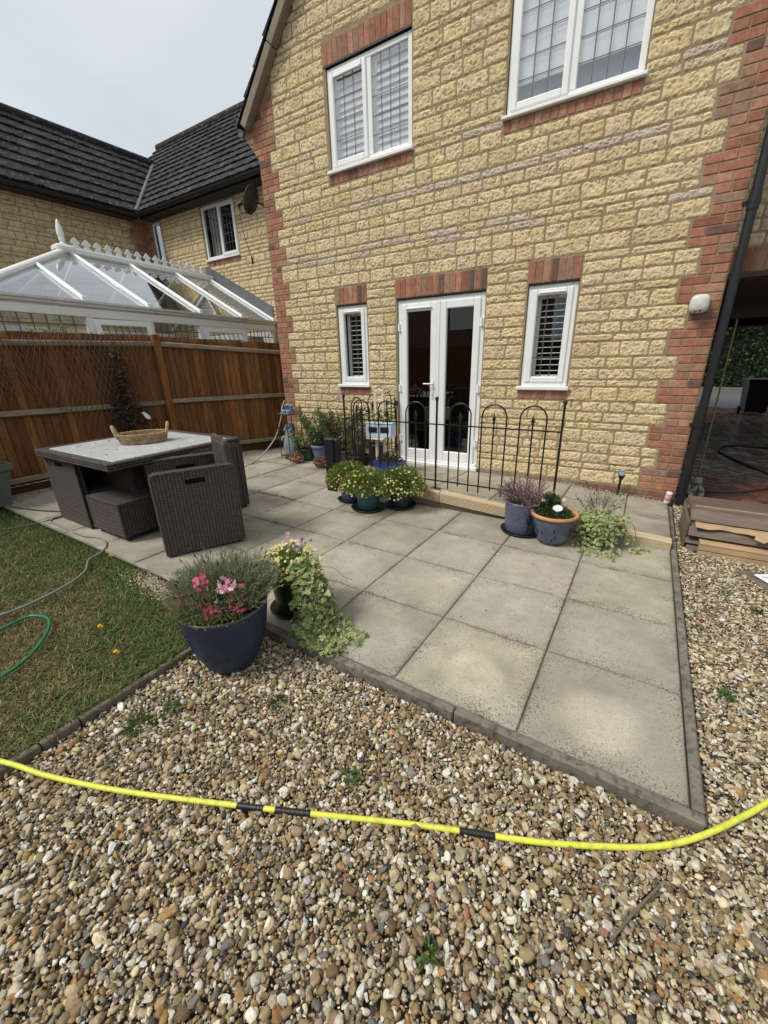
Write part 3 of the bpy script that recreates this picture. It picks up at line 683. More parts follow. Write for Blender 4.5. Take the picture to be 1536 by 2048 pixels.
PIT = R(43.5); tp = math.tan(PIT)
n_f = 13; gz = 4.85
m = MB(); roof_slope(m, (-14.5, 5.40, gz+.03), (-5.0, 5.40, gz+.03), (0, 1, tp), n_f, 3.0/math.cos(PIT)/n_f*1.0, .04)
m.tube([(-14.5, 8.40, gz+3*tp+.02), (-4.8, 8.40, gz+3*tp+.02)], .12, 10); m.build('roof', MT['tile'], nb)
def gutter_run(mb, a, b_, r=.062):
    a, b_ = Vector(a), Vector(b_); al = (b_-a).normalized(); sd_ = Vector((0, 0, 1)).cross(al)
    pr_ = [(math.cos(t)*r, math.sin(t)*r) for t in np.linspace(math.pi, 2*math.pi, 9)]
    v = [tuple(p+sd_*x+Vector((0, 0, z))) for p in (a, b_) for x, z in pr_]; n = len(pr_)
    mb.add(v, [(i, i+1, n+i+1, n+i) for i in range(n-1)]+[tuple(range(n)), tuple(range(2*n-1, n-1, -1))], None, False)
    Lg = (b_-a).length
    for t in np.arange(.4, Lg, 1.05):
        c = a+al*t; mb.box(-.03, .03, -.03, .03, 0, .001) if False else mb.add([tuple(c+al*s_*.03+sd_*x*1.08+Vector((0, 0, z*1.08))) for s_ in (-1, 1) for x, z in pr_], [(i, i+1, n+i+1, n+i) for i in range(n-1)])
g = MB(); gutter_run(g, (-11.42, 5.36, gz-.02), (-5.6, 5.36, gz-.02)); g.box(-11.4, -5.5, 5.43, YN-.001, gz-.10, gz-.02); g.build('gutter', MT['black'], nb)
g = MB(); g.tube(spline([(-5.92, 5.36, gz-.06), (-5.90, 5.38, gz-.20), (-5.78, 5.50, gz-.42), (-5.72, 5.64, gz-.60), (-5.72, 5.66, gz-.9), (-5.72, 5.66, 1.0)], 26), .036, 10); g.build('downpipe', MT['black'], nb)
# wing at right angles
wg = thing('house_wing', 'plain stone wing with lichen flecked black tiled roof at the photo\'s left edge', 'house', (XW, 2, 0))
m = MB(); m.add([(XW, -6, -.2), (XW, 5.72, -.2), (XW, 5.72, 4.95), (XW, -6, 4.95)], [(0, 1, 2, 3)]); m.add([(-16, -6, -.2), (XW, -6, -.2), (XW, -6, 4.95), (-13.5, -6, 6.7), (-16, -6, 4.6)], [tuple(range(5))]); m.build('wall', MT['mortar'], wg)
st = MB(); stone_wall(st, (XW, 0, 0), (0, 1, 0), (1, 0, 0), stone_rows(6, 21, .1, lambda g: (2, 1) if g % 2 else (1.5, 1.5)), lambda z: -1.0, lambda z: 5.30 if int(z/.225) % 2 else 5.38, [], .03, tint=(.80, .78, .76)); st.build('stone_facing', MT['stone'], wg)
q = MB()
for c in range(20, 62):
    z0 = .1+c*.075; y0 = 5.32 if (c//3) % 2 else 5.42; i = 0; y = y0
    while y < 5.69:
        w_ = min(.225 if i % 2 == c % 2 else .1125, 5.71-y); q.box(XW-.03, XW+.006, y+.005, y+w_-.005, z0+.005, z0+.07, .004, bcol()); y += w_; i += 1
q.build('brick_quoin', MT['brick'], wg)
m = MB(); nw = 8
al = Vector((0, 1, 0)); upw = Vector((-1, 0, tp)).normalized(); ga = 2.05/math.cos(PIT)/nw
for i in range(nw):
    d0 = ga*i*math.cos(PIT); y1 = 5.36+d0                                     # the valley cuts each course
    d1 = min((ga*(i+1)+.02)*math.cos(PIT), 2.06); nr = Vector((tp, 0, 1)).normalized()*.045
    a0 = Vector((-11.42-d0, -6, gz+.03+d0*tp)); a1 = Vector((-11.42-d0, y1, gz+.03+d0*tp)); b1 = Vector((-11.42-d1, 5.36+d1, gz+.03+d1*tp)); b0 = Vector((-11.42-d1, -6, gz+.03+d1*tp))
    tiles(m, a0, a1, b0, b1, nr/.045, .045, i)
zr = gz+2.05*tp+.03; m.tube([(-13.47, -6, zr), (-13.47, 7.40, zr)], .11, 10); m.add([(-13.47, -6, zr), (-13.47, 7.4, zr), (-15.5, 7.4, zr-2*tp), (-15.5, -6, zr-2*tp)], [(0, 1, 2, 3)]); m.build('roof', MT['tile'], wg)
v = MB(); v.tube([(-11.40, 5.38, gz+.05), (-13.45, 7.43, gz+2.05*tp+.04)], .05, 6); v.build('valley', MT['flash'], wg)
g = MB(); gutter_run(g, (-11.38, -6, gz-.02), (-11.38, 5.36, gz-.02), .066); g.box(XW+.001, -11.44, -6, 5.4, gz-.10, gz-.02); g.build('gutter', MT['black'], wg)
# satellite dish on the gable's side wall
sdh = thing('satellite_dish', 'dark grey oval satellite dish on a bracket beside the gable corner', 'satellite dish', (-5.49, 3.86, 3.60))
ax = unit(np.array((-.86, -.10, .38))); 
zc = Vector(ax); xc = Vector((0, 0, 1)).cross(zc).normalized(); yc = zc.cross(xc); Md = Matrix(((xc.x, yc.x, zc.x, -5.80), (xc.y, yc.y, zc.y, 3.80), (xc.z, yc.z, zc.z, 3.72), (0, 0, 0, 1)))
rr = np.linspace(0, 1, 8); V_ = []; 
for r_ in rr:
    for k in range(36):
        a = 2*math.pi*k/36; V_.append(Md @ Vector((.145*r_*math.cos(a), .185*r_*math.sin(a), .04*r_*r_)))
m = MB(); m.add([tuple(x) for x in V_], [(i*36+k, i*36+(k+1) % 36, (i+1)*36+(k+1) % 36, (i+1)*36+k) for i in range(7) for k in range(36)], None, True)
m.tube([tuple(Md @ Vector((.145*math.cos(a), .185*math.sin(a), .04))) for a in np.linspace(0, 2*math.pi, 37)], .006, 6); m.build('dish', mat('dish_grey', (.035, .035, .037), .5, .2, 12), sdh)
m = MB(); m.tube([tuple(Md @ Vector(p)) for p in ((0, -.08, -.02), (0, -.16, .02), (0, -.20, .18), (0, -.14, .26))], .011, 8); m.build('feed_arm', MT['black'], sdh)
m = MB(); p0 = Md @ Vector((0, -.13, .26)); p1 = Md @ Vector((0, -.08, .20)); m.tube([tuple(p0), tuple(p1)], [.030, .022], 12); m.build('receiver', MT['black'], sdh)
m = MB(); m.tube([tuple(Md @ Vector((0, 0, -.03))), (-5.66, 3.86, 3.66), (-5.60, 3.88, 3.60), (-5.49, 3.88, 3.60)], .02, 8); m.box(-5.515, -5.488, 3.82, 3.94, 3.5, 3.7, .003); m.build('bracket', MT['black'], sdh)
m = MB(); m.tube(spline([tuple(p0), (-6.02, 3.72, 3.45), (-6.0, 3.76, 3.2), (-5.97, 3.8, 3.02)], 18), .004, 5); m.tube([(-5.97, 3.8, 3.02), (-5.965, 3.8, 2.92)], .014, 8); m.build('cable', MT['black'], sdh)
# ------------------------------------------------------------------ conservatory
cv = thing('conservatory', 'white framed glass conservatory with a spiked ridge cresting behind the fence', 'conservatory', (-8.6, 3.2, 0))
EX, RX = -7.60, -9.45; ez = lambda y: 2.385-.0205*(y-1.987); rz_ = lambda y: 3.375-.030*(y-2.73)
YC0, YR0 = .72, 2.73; YE = YN
def on_roof(y, t): return (EX+(RX-EX)*t, y, ez(y)+(rz_(max(y, YR0))-ez(y))*t)
RB = [1.987, 2.945, 3.90, 4.844, 5.70]
gl = MB()
hipc = (EX, YC0, ez(YC0)); rid0 = (RX, YR0, rz_(YR0)); rid1 = (RX, YE, rz_(YE))
gl.add([hipc, (EX, YE, ez(YE)), rid1, rid0], [(0, 1, 2, 3)]); gl.add([hipc, rid0, (2*RX-EX, YC0, ez(YC0))], [(0, 1, 2)]); gl.add([(2*RX-EX, YC0, ez(YC0)), rid0, rid1, (2*RX-EX, YE, ez(YE))], [(0, 1, 2, 3)])
gl.build('roof_glazing', MT['roofglass'], cv)
def raf(a, b_, w=.062, h=.05):
    m = MB(); m.bar(a, b_, w, h, (0.5, 0, 1), .012); m.bar(Vector(a)-Vector((0, 0, .07)), Vector(b_)-Vector((0, 0, .07)), w*.75, .07, (.5, 0, 1), .01); c = Vector(a); m.box(c.x-.01, c.x+.04, c.y-.04, c.y+.04, c.z-.035, c.z+.035, .01); return m.build('rafter', MT['pvc'], cv)
for i, y in enumerate(RB):
    yt = [None, 2.80, 3.80, 4.76, 5.62][i]
    if i == 0:
        t = (1.987-YC0)/(YR0-YC0)*.86; raf((EX, y, ez(y)+.03), (EX+(RX-EX)*.58, 1.93, ez(y)+.03+.585*(rz_(3)-ez(y))))
    else: raf((EX, y, ez(y)+.03), (RX, yt, rz_(yt)+.02))
for sx in (EX, 2*RX-EX):
    m = MB(); m.bar((sx, YC0, ez(YC0)+.02), (RX, YR0, rz_(YR0)+.03), .10, .07, (0, 0, 1), .018); m.bar((sx, YC0, ez(YC0)-.06), (RX, YR0, rz_(YR0)-.05), .07, .09, (0, 0, 1), .01); m.build('hip_rafter', MT['pvc'], cv)
m = MB(); m.bar((RX, YR0-.06, rz_(YR0)+.03), (RX, YE, rz_(YE)+.03), .15, .10, (0, 0, 1), .02); m.box(RX-.13, RX+.13, YR0-.16, YR0+.12, rz_(YR0)-.01, rz_(YR0)+.095, .03); m.build('ridge', MT['pvc'], cv)
# cresting: a row of fleur heads cut from one flat moulding
cr = MB(); hb = [(-.092, .0), (-.092, .025), (-.055, .04), (-.032, .075), (-.028, .10), (-.055, .088), (-.075, .105), (-.07, .13), (-.045, .14), (-.035, .165), (0, .198), (.035, .165), (.045, .14), (.07, .13), (.075, .105), (.055, .088), (.028, .10), (.032, .075), (.055, .04), (.092, .025), (.092, 0)]
n = 15; P0, P1 = YR0+.20, YE-.22
for i in range(n):
    y = P0+(P1-P0)*i/(n-1); z = rz_(y)+.078
    cr.prism([(y+a*1.0, z+b_*.92) for a, b_ in hb], RX-.009, RX+.009, 'x')
cr.build('cresting', MT['pvc'], cv)
fi = MB(); fi.lathe([(0.05, 0), (.062, .02), (.045, .04), (.03, .06), (.046, .085), (.052, .10), (.04, .125), (.05, .15), (.055, .19), (.045, .27), (.028, .34), (.012, .385), (.0, .40)], (RX, YR0, rz_(YR0)+.09), 20); fi.build('finial', MT['pvc'], cv)
g = MB()
gp = [(0, .03), (.075, .03), (.078, .0), (.06, -.02), (.058, -.045), (.03, -.06), (0, -.062)]
for s_ in (1,):
    V_ = [(EX+a, y, ez(y)+b_-.03) for y in (YC0, YE-.01) for a, b_ in gp]; k = len(gp)
    g.add(V_, [(i, i+1, k+i+1, k+i) for i in range(k-1)]+[tuple(range(k)), tuple(range(2*k-1, k-1, -1))])
    V_ = [(x, YC0-a, ez(YC0)+b_-.03) for x in (EX, 2*RX-EX) for a, b_ in gp]; g.add(V_, [(i, i+1, k+i+1, k+i) for i in range(k-1)])
g.build('gutter', MT['pvcgrey'], cv)
m = MB(); zt = 2.245
m.bar((EX-.01, YC0, zt+.0), (EX-.01, YE, zt-.085), .09, .12, (0, 0, 1), .01); m.box(2*RX-EX, EX, YC0-.04, YC0+.05, zt-.05, zt+.06, .01)
post = [.74, 1.985, 2.05+.86, 3.86, 4.86, 5.66]
for y in post: m.box(EX-.055, EX+.030, y-.045, y+.045, .6, zt-.02, .008)
for x in (-8.5, -9.45, -10.4): m.box(x-.04, x+.04, YC0-.035, YC0+.045, .6, zt, .008)
m.box(EX-.06, EX+.03, YC0, YE, .56, .64, .01); FX = 2*RX-EX
m.bar((FX, YC0, zt), (FX, YE, zt-.085), .09, .12, (0, 0, 1), .01); m.box(FX-.03, FX+.05, YC0, YE, .56, .64, .01)
for y in post: m.box(FX-.03, FX+.05, y-.05, y+.05, .6, zt-.02, .008); m.bar((FX, y, ez(y)), (RX, max(y, YR0), rz_(max(y, YR0))), .06, .06, (.5, 0, 1), .01)
m.box(FX+.1, EX-.1, YE-.06, YE-.03, -.1, 2.1)
m.build('frame', MT['pvc'], cv)
m = MB(); m.box(EX-.12, EX+.02, YC0, YE-.01, -.1, .558); m.box(2*RX-EX, EX-.121, YC0-.02, YC0+.12, -.1, .558); m.build('dwarf_wall', MT['brick'], cv)
for i, (y0, y1) in enumerate(zip(post[:-1], post[1:])):
    y0 += .05; y1 -= .05; zc = zt-.085-.02*i
    if i in (1, 3):                                                    # top-hung lights propped open
        m = MB(); ang_ = R(14); Mw = Matrix.Translation((EX+.02, 0, zc)) @ Matrix.Rotation(-ang_, 4, 'Y')
        for (a, b_, c, d_) in ((y0-.02, y0+.06, -.9, 0), (y1-.06, y1+.02, -.9, 0), (y0+.06, y1-.06, -.085, 0), (y0+.06, y1-.06, -.9, -.82)): m.box(-.02, .035, a, b_, c, d_, .008, None, Mw)
        f = m.build('opening_light', MT['pvc'], cv)
        p = MB(); p.add([tuple(Mw @ Vector(q_)) for q_ in ((0, y0+.06, -.82), (0, y1-.06, -.82), (0, y1-.06, -.085), (0, y0+.06, -.085))], [(0, 1, 2, 3)]); p.build('pane', MT['glass'], f)
        l = MB()
        for k in range(1, 7): yy = y0+.06+(y1-y0-.12)*k/7; l.box(.003, .008, yy-.0075, yy+.0075, -.82, -.085, 0, None, Mw)
        l.box(.0025, .0075, y0+.06, y1-.06, -.215, -.200, 0, None, Mw); l.box(.0025, .0075, y0+.06, y1-.06, -.55, -.54, 0, None, Mw); l.build('leading', MT['lead'], f)
    else:
        p = MB(); p.add([(EX-.01, y0, .64), (EX-.01, y1, .64), (EX-.01, y1, zc+.03), (EX-.01, y0, zc+.03)], [(0, 1, 2, 3)]); f = p.build('pane', MT['glass'], cv)
        l = MB()
        for k in range(1, 7): yy = y0+(y1-y0)*k/7; l.box(EX-.006, EX-.001, yy-.0075, yy+.0075, .64, zc+.03)
        for z in (zc-.10, zc-.34): l.box(EX-.0065, EX-.0005, y0, y1, z-.0075, z+.0075)
        l.build('leading', MT['lead'], f)
m = MB(); fl = [(EX-.02, ez(YE)+.05), (RX+.03, rz_(YE)+.12), (RX+.03, rz_(YE)+.31), (RX-.14, rz_(YE)+.31), (RX-.14, rz_(YE)+.1), (RX-.05, rz_(YE)+.05), (EX-.02, ez(YE)-.0)]
m.prism([(EX+.02, ez(YE)+.06), (EX+.02, ez(YE)+.28), (RX-.02, rz_(YE)+.27), (RX-.18, rz_(YE)+.27), (RX-.18, rz_(YE)+.02), (RX, rz_(YE)+.05)], YE-.024, YE-.004, 'y'); m.build('flashing', MT['flash'], cv)
m = MB(); m.box(2*RX-EX+.1, EX-.13, YC0+.1, YE-.05, -.1, .02); m.build('floor', mat('pale_floor', (.45, .43, .40), .5), cv)
m = MB(); m.box(-7.98, -7.80, 5.22, 5.55, .02, 1.99, .012); m.box(-7.799, -7.79, 5.24, 5.53, .1, 1.9, .004); tag(m.build('cabinet', mat('brown_cabinet', (.22, .15, .09), .6)), 'tall brown cabinet seen through the conservatory glass next to the house corner', 'cabinet')
# ------------------------------------------------------------------ ground, patio, step
m = MB(); m.add([(-60, -60, -.16), (60, -60, -.16), (60, 60, -.16), (-60, 60, -.16)], [(0, 1, 2, 3)]); struct(m.build('ground', mat('bare_ground', (.16, .13, .09), .95, .35, 2.5, bmp=.5, bscale=40, bdist=.01)))
GZ = -.040
def gz_(x, y):                                       # gravel bed height: a little higher beside the right-hand edging
    return GZ + .014*np.clip((np.asarray(x, float)-.02)/.08, 0, 1)*np.clip((np.asarray(y, float)+.1)/.4, 0, 1)
m = MB(); m.add([(-2.40, -6, -.080), (3.5, -6, -.080), (3.5, 4.0, -.075), (-2.40, 4.0, -.075)], [(0, 1, 2, 3)]); struct(m.build('gravel_bed', mat('gravel_soil', (.15, .12, .08), .95, .4, 30, bmp=.6, bscale=160, bdist=.01)))
def slab_mat():
    m, n, p = new_mat('paving_slab'); a = N(n, 'ShaderNodeAttribute'); a.attribute_name = 'Col'
    f = ramp(n, noise(n, 3.2, 6, .62), .3, .7)
    c = mixc(n, f, (.70, .69, .67), (1.14, 1.11, 1.05)); c = mixc(n, ramp(n, noise(n, 1.1, 4, .6), .35, .68), c, mixc(n, 1., c, (.80, .78, .74), 'MULTIPLY')); c = mixc(n, mth(n, 'MULTIPLY', ramp(n, noise(n, 14, 5, .7), .55, .75), .35), c, mixc(n, 1., c, (.62, .60, .56), 'MULTIPLY')); c = mixc(n, 1., a.outputs['Color'], c, 'MULTIPLY')
    tc = N(n, 'ShaderNodeTexCoord'); sx = N(n, 'ShaderNodeSeparateXYZ'); n.links.new(tc.outputs['Object'], sx.inputs[0])
    ed = [mth(n, 'ABSOLUTE', mth(n, 'SUBTRACT', mth(n, 'FRACT', mth(n, 'ADD', mth(n, 'DIVIDE', v_, .6), 20.)), .5)) for v_ in sx.outputs[:2]]
    em = ramp(n, mth(n, 'MAXIMUM', ed[0], ed[1]), .30, .5)
    ar = ramp(n, noise(n, 3.1, 5, .7), .36, .62); ar2 = mth(n, 'MULTIPLY', ar, mth(n, 'ADD', mth(n, 'MULTIPLY', em, .75), .25))
    sp = ramp(n, mth(n, 'ADD', noise(n, 120, 4, .70), mth(n, 'MULTIPLY', ar2, .16)), .60, .69)
    c = mixc(n, mth(n, 'MULTIPLY', sp, .78), c, (.060, .055, .050))
    sp2 = ramp(n, noise(n, 210, 2, .5), .60, .70); c = mixc(n, mth(n, 'MULTIPLY', sp2, .45), c, (.12, .108, .092))
    n.links.new(c, p.inputs['Base Color']); p.inputs['Roughness'].default_value = .88; p.inputs['Specular IOR Level'].default_value = .25
    bump(n, p, noise(n, 190, 3, .6), .5, .0025); return m
MT['slab'] = slab_mat()
def slab(mb, x0, x1, y0, y1, zf, tint, seed, joint=.0035, nn=44):
    u = np.concatenate(([0, .004], np.linspace(.012, .988, nn), [.996, 1])); A, B = np.meshgrid(u, u, indexing='ij')
    X = x0+joint/2+(x1-x0-joint)*A; Y = y0+joint/2+(y1-y0-joint)*B
    e = np.minimum(np.minimum(A, 1-A)*(x1-x0), np.minimum(B, 1-B)*(y1-y0))
    jz = RNG.normal(0, .0012, 3); Z = zf(X, Y)-.008*np.clip((.0015-e)/.0015, 0, 1)-.0035*np.clip((.008-e)/.008, 0, 1)**2+jz[0]+jz[1]*(A-.5)+jz[2]*(B-.5)
    g1 = fbm(X*5+seed, Y*5, 1, 5); g2 = fbm(X*17+seed, Y*17, 3, 4)
    edge = np.exp(-e/.0065)*np.clip((g1-.25)*4, 0, 1)*.7+np.exp(-e/.05)*np.clip((g2-.42)*4, 0, 1)*.35*np.clip((vn(X*2.3+seed, Y*2.3, 5)-.35)*3, 0, 1)
    pale = np.clip((fbm(X*2.2+7, Y*2.2+3, 2, 3)-.40)*2.2, 0, 1)
    k = np.clip(1-.72*edge, .15, 1)*(1+.16*pale)
    for (px__, py__, rr__) in ((-.875, .245, .15), (-.30, .245, .165)):
        q_ = np.hypot((X-px__)*1.0, (Y-py__)*1.0)+.05*(g1-.45); k = k*(1+.36*np.clip((rr__+.03-q_)/.08, 0, 1)-.10*np.exp(-((q_-rr__*.35)/.03)**2)*np.clip((g2-.4)*3, 0, 1))
    C_ = np.array(tint)*k[..., None]
    ix = np.arange(A.size).reshape(A.shape); F = np.stack([ix[:-1, :-1], ix[1:, :-1], ix[1:, 1:], ix[:-1, 1:]], -1).reshape(-1, 4)
    mb.add(np.stack([X, Y, Z], -1).reshape(-1, 3), F, C_.reshape(-1, 3), True)
SX = .6
def stint(): return np.array((.405, .380, .330))*random.uniform(.86, 1.12)*np.array((1, random.uniform(.985, 1.01), random.uniform(.95, 1.02)))
m = MB()
for i in range(12):
    for j in range(8):
        x1 = -i*SX; x0 = x1-SX; y0 = j*SX; y1 = y0+SX
        if x1 > -3.3 and y0 > 2.3: continue
        if y0 > 3.5 and x0 > -5.5: continue
        if x0 < -6.3 and j > 5: continue
        slab(m, x0, x1, y0, y1, pz, stint(), 13*i+7*j)
# shortened row beside the step
pt = m.build('patio', MT['slab']); struct(pt)
m = MB(); v = [(x, y, pz(x, y)-.0065) for x, y in ((-7.2, -.01), (.0, -.01), (.0, 2.42), (-3.0, 2.45), (-3.0, 3.7), (-5.4, 3.7), (-5.6, 4.8), (-7.2, 4.8))]; m.add(v, [tuple(range(8))]); struct(m.build('patio_bedding', mat('bedding', (.10, .088, .07), .95, .3, 30)))
# pale rings where pots used to stand
# edging kerbs
m = MB(); L = .914
def kz(x, y): return pz(x, y)+.002
x = .046
while x > -2.36:
    xa, xb = max(x-L, -2.36), x; a = Vector((xa+.002, -.0245, kz(xa, 0)-.075)); b_ = Vector((xb-.002, -.0245, kz(xb, 0)-.075)); j = random.uniform(-.002, .002)
    m.bar(a+Vector((0, j, j)), b_+Vector((0, j, j)), .041, .15, (0, 0, 1), .007); x -= L
y = .0
while y < 3.62:
    ya, yb = y, min(y+L, 3.62); j = random.uniform(-.002, .002)
    m.bar((.0255+j, ya+.002, kz(0, ya)-.073), (.0255+j, yb-.002, kz(0, yb)-.073), .040, .15, (0, 0, 1), .007); y += L
struct(m.build('patio_edging', MT['kerb']))
# raised path by the door: front edge drops to the right
def sz(x, y):
    t = np.clip((np.asarray(y, float)-2.46)/1.23, 0, 1); fr = .030+np.clip(-np.asarray(x, float), 0, 3.4)*.0585; bk = -.018+np.clip(-np.asarray(x, float), 0, 1.1)*.066+np.clip(-np.asarray(x, float)-1.1, 0, 3)*.010
    return fr*(1-t)+bk*t
m = MB()
xs = [0, -.37, -.955, -1.56, -2.20, -2.80, -3.36]
for a, b_ in zip(xs[:-1], xs[1:]):
    for (c, d_) in ((2.455, 3.10), (3.10, 3.66)):
        slab(m, b_, a, c, d_, sz, stint()*np.array((1.0, .98, .95)), a*11+c*5)
struct(m.build('raised_path', MT['slab']))
m = MB(); v = [(x, y, sz(x, y)-.02) for x in (-3.36, -2.2, -1.1, 0) for y in (2.43, 3.1, 3.70)]
m.add(v, [(0, 3, 4, 1), (1, 4, 5, 2), (3, 6, 7, 4), (4, 7, 8, 5), (6, 9, 10, 7), (7, 10, 11, 8)]); m.add([(-3.36, 2.43, -.2), (0, 2.43, -.2), (0, 2.43, .01), (-1.1, 2.43, sz(-1.1, 2.43)-.02), (-2.2, 2.43, sz(-2.2, 2.43)-.02), (-3.36, 2.43, sz(-3.36, 2.43)-.02)], [tuple(range(6))])
m.add([(-3.36, 2.43, -.2), (-3.36, 3.7, -.2), (-3.36, 3.7, .06), (-3.36, 2.43, .2)], [(0, 1, 2, 3)]); struct(m.build('path_bedding', mat('path_concrete', (.27, .20, .13), .9, .25, 8, bmp=.4)))
te = thing('timber_edging', 'pale ribbed pine boards retaining the raised path below the black railing', 'timber edging', (-1.7, 2.41, -.02))
for (xa, xb, lab) in ((-3.36, -2.062, None), (-2.056, -.99, None), (-.985, -.002, 'weathered right-hand board ending at the edging')):
    m = MB(); zf = lambda x: float(sz(x, 2.46))+.012
    a = Vector((xa, 2.415, zf(xa)-.062)); b_ = Vector((xb, 2.415, zf(xb)-.062 if xb < -.5 else zf(xb)-.045))
    m.bar(a, b_, .046, .118 if xb < -.5 else .085, (0, 0, 1), .006)
    for k in range(8): o = Vector((0, -.0245, -.046+k*.0125 if xb < -.5 else -.034+k*.0095)); m.bar(a+o, b_+o, .012, .0078, (0, 0, 1), .0025)
    m.bar(a+Vector((0, .044, .045)), b_+Vector((0, .044, .032)), .040, .026, (0, 0, 1), .004)
    o = m.build('board', MT['pine'], te)
    if lab: o['label'] = lab
# ------------------------------------------------------------------ gravel: every pebble its own little mesh inside one object
def ico(sub):
    import bmesh
    b = bmesh.new(); bmesh.ops.create_icosphere(b, subdivisions=sub, radius=1.0); b.verts.ensure_lookup_table()
    v = np.array([x.co[:] for x in b.verts]); f = np.array([[q.index for q in x.verts] for x in b.faces]); b.free(); return v, f
def pebble_shapes(sub, n, ang):
    v, f = ico(sub); out = []
    for i in range(n):
        d = 1+.42*(vn(v[:, 0]*1.5+i*7+20, v[:, 1]*1.5+v[:, 2]*1.1+30, i)-.5)*2
        q = v*d[:, None]
        if ang:
            for k in range(7):
                nrm = unit(RNG.normal(size=3)); h = RNG.uniform(.45, .8); ex = np.maximum(q@nrm-h, 0); q = q-ex[:, None]*nrm*.95
            q = q*1.15
        out.append(q)
    return out, f
PC = [(.40, .315, .185), (.31, .235, .135), (.53, .445, .285), (.70, .62, .45), (.215, .155, .095), (.32, .295, .245), (.19, .185, .175), (.07, .075, .08), (.80, .76, .67), (.42, .25, .105), (.33, .18, .115), (.37, .285, .215)]
PWT = [6, 5.0, 5, 3.8, 3.2, 2.2, 1.0, .7, 1.4, .9, .35, .8]
def pebbles(mb, pts, size, z, sub, ang_frac=.25, pale=0.):
    n = len(pts); sh_r, fr_ = pebble_shapes(sub, 9, False); sh_a, _ = pebble_shapes(sub, 7, True)
    isang = RNG.random(n) < ang_frac; which = RNG.integers(0, 9, n)
    sc = np.stack([np.ones(n), RNG.uniform(.50, .95, n), RNG.uniform(.34, .70, n)], 1)*size[:, None]*.5
    yaw = RNG.uniform(0, 2*math.pi, n); t1 = RNG.normal(0, .42, n); t2 = RNG.normal(0, .42, n)
    def rot(ax, a):
        c, s = np.cos(a), np.sin(a); o = np.ones(n); z_ = np.zeros(n)
        if ax == 2: return np.stack([np.stack([c, -s, z_], 1), np.stack([s, c, z_], 1), np.stack([z_, z_, o], 1)], 1)
        if ax == 0: return np.stack([np.stack([o, z_, z_], 1), np.stack([z_, c, -s], 1), np.stack([z_, s, c], 1)], 1)
        return np.stack([np.stack([c, z_, s], 1), np.stack([z_, o, z_], 1), np.stack([-s, z_, c], 1)], 1)
    Mx = rot(2, yaw) @ rot(0, t1) @ rot(1, t2) * sc[:, None, :]
    col = pick(PC, PWT, n)*RNG.uniform(.68, 1.16, (n, 1))*np.array((1.02, .975, .92))*RNG.uniform(.94, 1.06, (n, 3))
    w_ = isang & (RNG.random(n) < .5); col[w_] = pick([(.72, .67, .55), (.80, .77, .68), (.55, .47, .33), (.44, .27, .12)], [3, 2, 3, .7], n)[w_]*RNG.uniform(.8, 1.1, (w_.sum(), 1))
    if pale: k = RNG.random(n) < pale; col[k] = col[k]*.4+np.array((.72, .64, .46))*.6
    col = np.clip(col, 0, .9); T = np.column_stack([pts, z])
    nv = len(sh_r[0])
    for s_ in range(9):
        k = (~isang) & (which == s_)
        if k.any(): mb.inst(sh_r[s_], fr_, Mx[k], T[k], col[k], True)
    for s_ in range(7):
        k = isang & (which % 7 == s_)
        if k.any(): mb.inst(sh_a[s_], fr_, Mx[k], T[k], col[k], False)
def jgrid(x0, x1, y0, y1, s, keep=1.):
    X, Y = np.meshgrid(np.arange(x0, x1, s), np.arange(y0, y1, s*.9)); X = X+(np.arange(X.shape[0]) % 2)[:, None]*s/2
    P = np.column_stack([X.ravel(), Y.ravel()])+RNG.uniform(-.42, .42, (X.size, 2))*s
    return P[RNG.random(len(P)) < keep]
EDX = -2.335
def in_gravel(P):
    x, y = P[:, 0], P[:, 1]
    a = (x > EDX+.045+.0*y) & (y < -.058) & (x < .062); b_ = (x >= .056) & (y < 3.92-.0*x) & ~((x > .10) & (x < 1.6) & (y > 2.45) & (y < 3.1))
    return a | b_
gm = MB()
for (reg, s, sub) in (((-2.45, 2.0, -1.9, -.36), .0158, 2), ((-2.45, .08, -.36, -.05), .0155, 2), ((.055, 1.4, -.36, 1.2), .0160, 2), ((.055, 1.8, 1.2, 3.95), .0175, 1)):
    for layer in range(2):
        P = jgrid(*reg, s, 1. if layer == 0 else .80); P = P[in_gravel(P)]; n = len(P)
        size = np.clip(RNG.lognormal(math.log(.0182), .36, n), .008, .042)
        if reg[1] > 1 and reg[0] > 0: size *= .95
        z = gz_(P[:, 0], P[:, 1])+(-.010 if layer == 0 else .002)+RNG.uniform(-.004, .005, n)+.008*(fbm(P[:, 0]*2.5, P[:, 1]*2.5, 2, 2)-.37)
        pebbles(gm, P, size, z, sub if layer else max(1, sub-1), .42, .35 if reg[0] > 0 else .0)
P = jgrid(-2.45, 1.6, -1.9, 2.2, .013, .75); P = P[in_gravel(P)]; n = len(P); pebbles(gm, P, RNG.uniform(.006, .012, n), gz_(P[:, 0], P[:, 1])+RNG.uniform(-.008, .006, n), 1, .6)
P = np.column_stack([RNG.uniform(-2.3, 1.6, 130), RNG.uniform(-2.0, 2.4, 130)]); P = P[in_gravel(P)]; n = len(P)
pebbles(gm, P, RNG.uniform(.036, .050, n), gz_(P[:, 0], P[:, 1])+.006, 2, .5)
P = np.column_stack([RNG.normal(-3.0, .26, 2600), RNG.normal(-.06, .055, 2600)]); P = P[(P[:, 1] < .05) & (P[:, 0] > -3.6) & (P[:, 0] < -2.4)]; pebbles(gm, P, RNG.uniform(.008, .017, len(P)), np.where(P[:, 1] > -.002, .012, -.002)+RNG.uniform(-.004, .006, len(P)), 1, .3, .45)
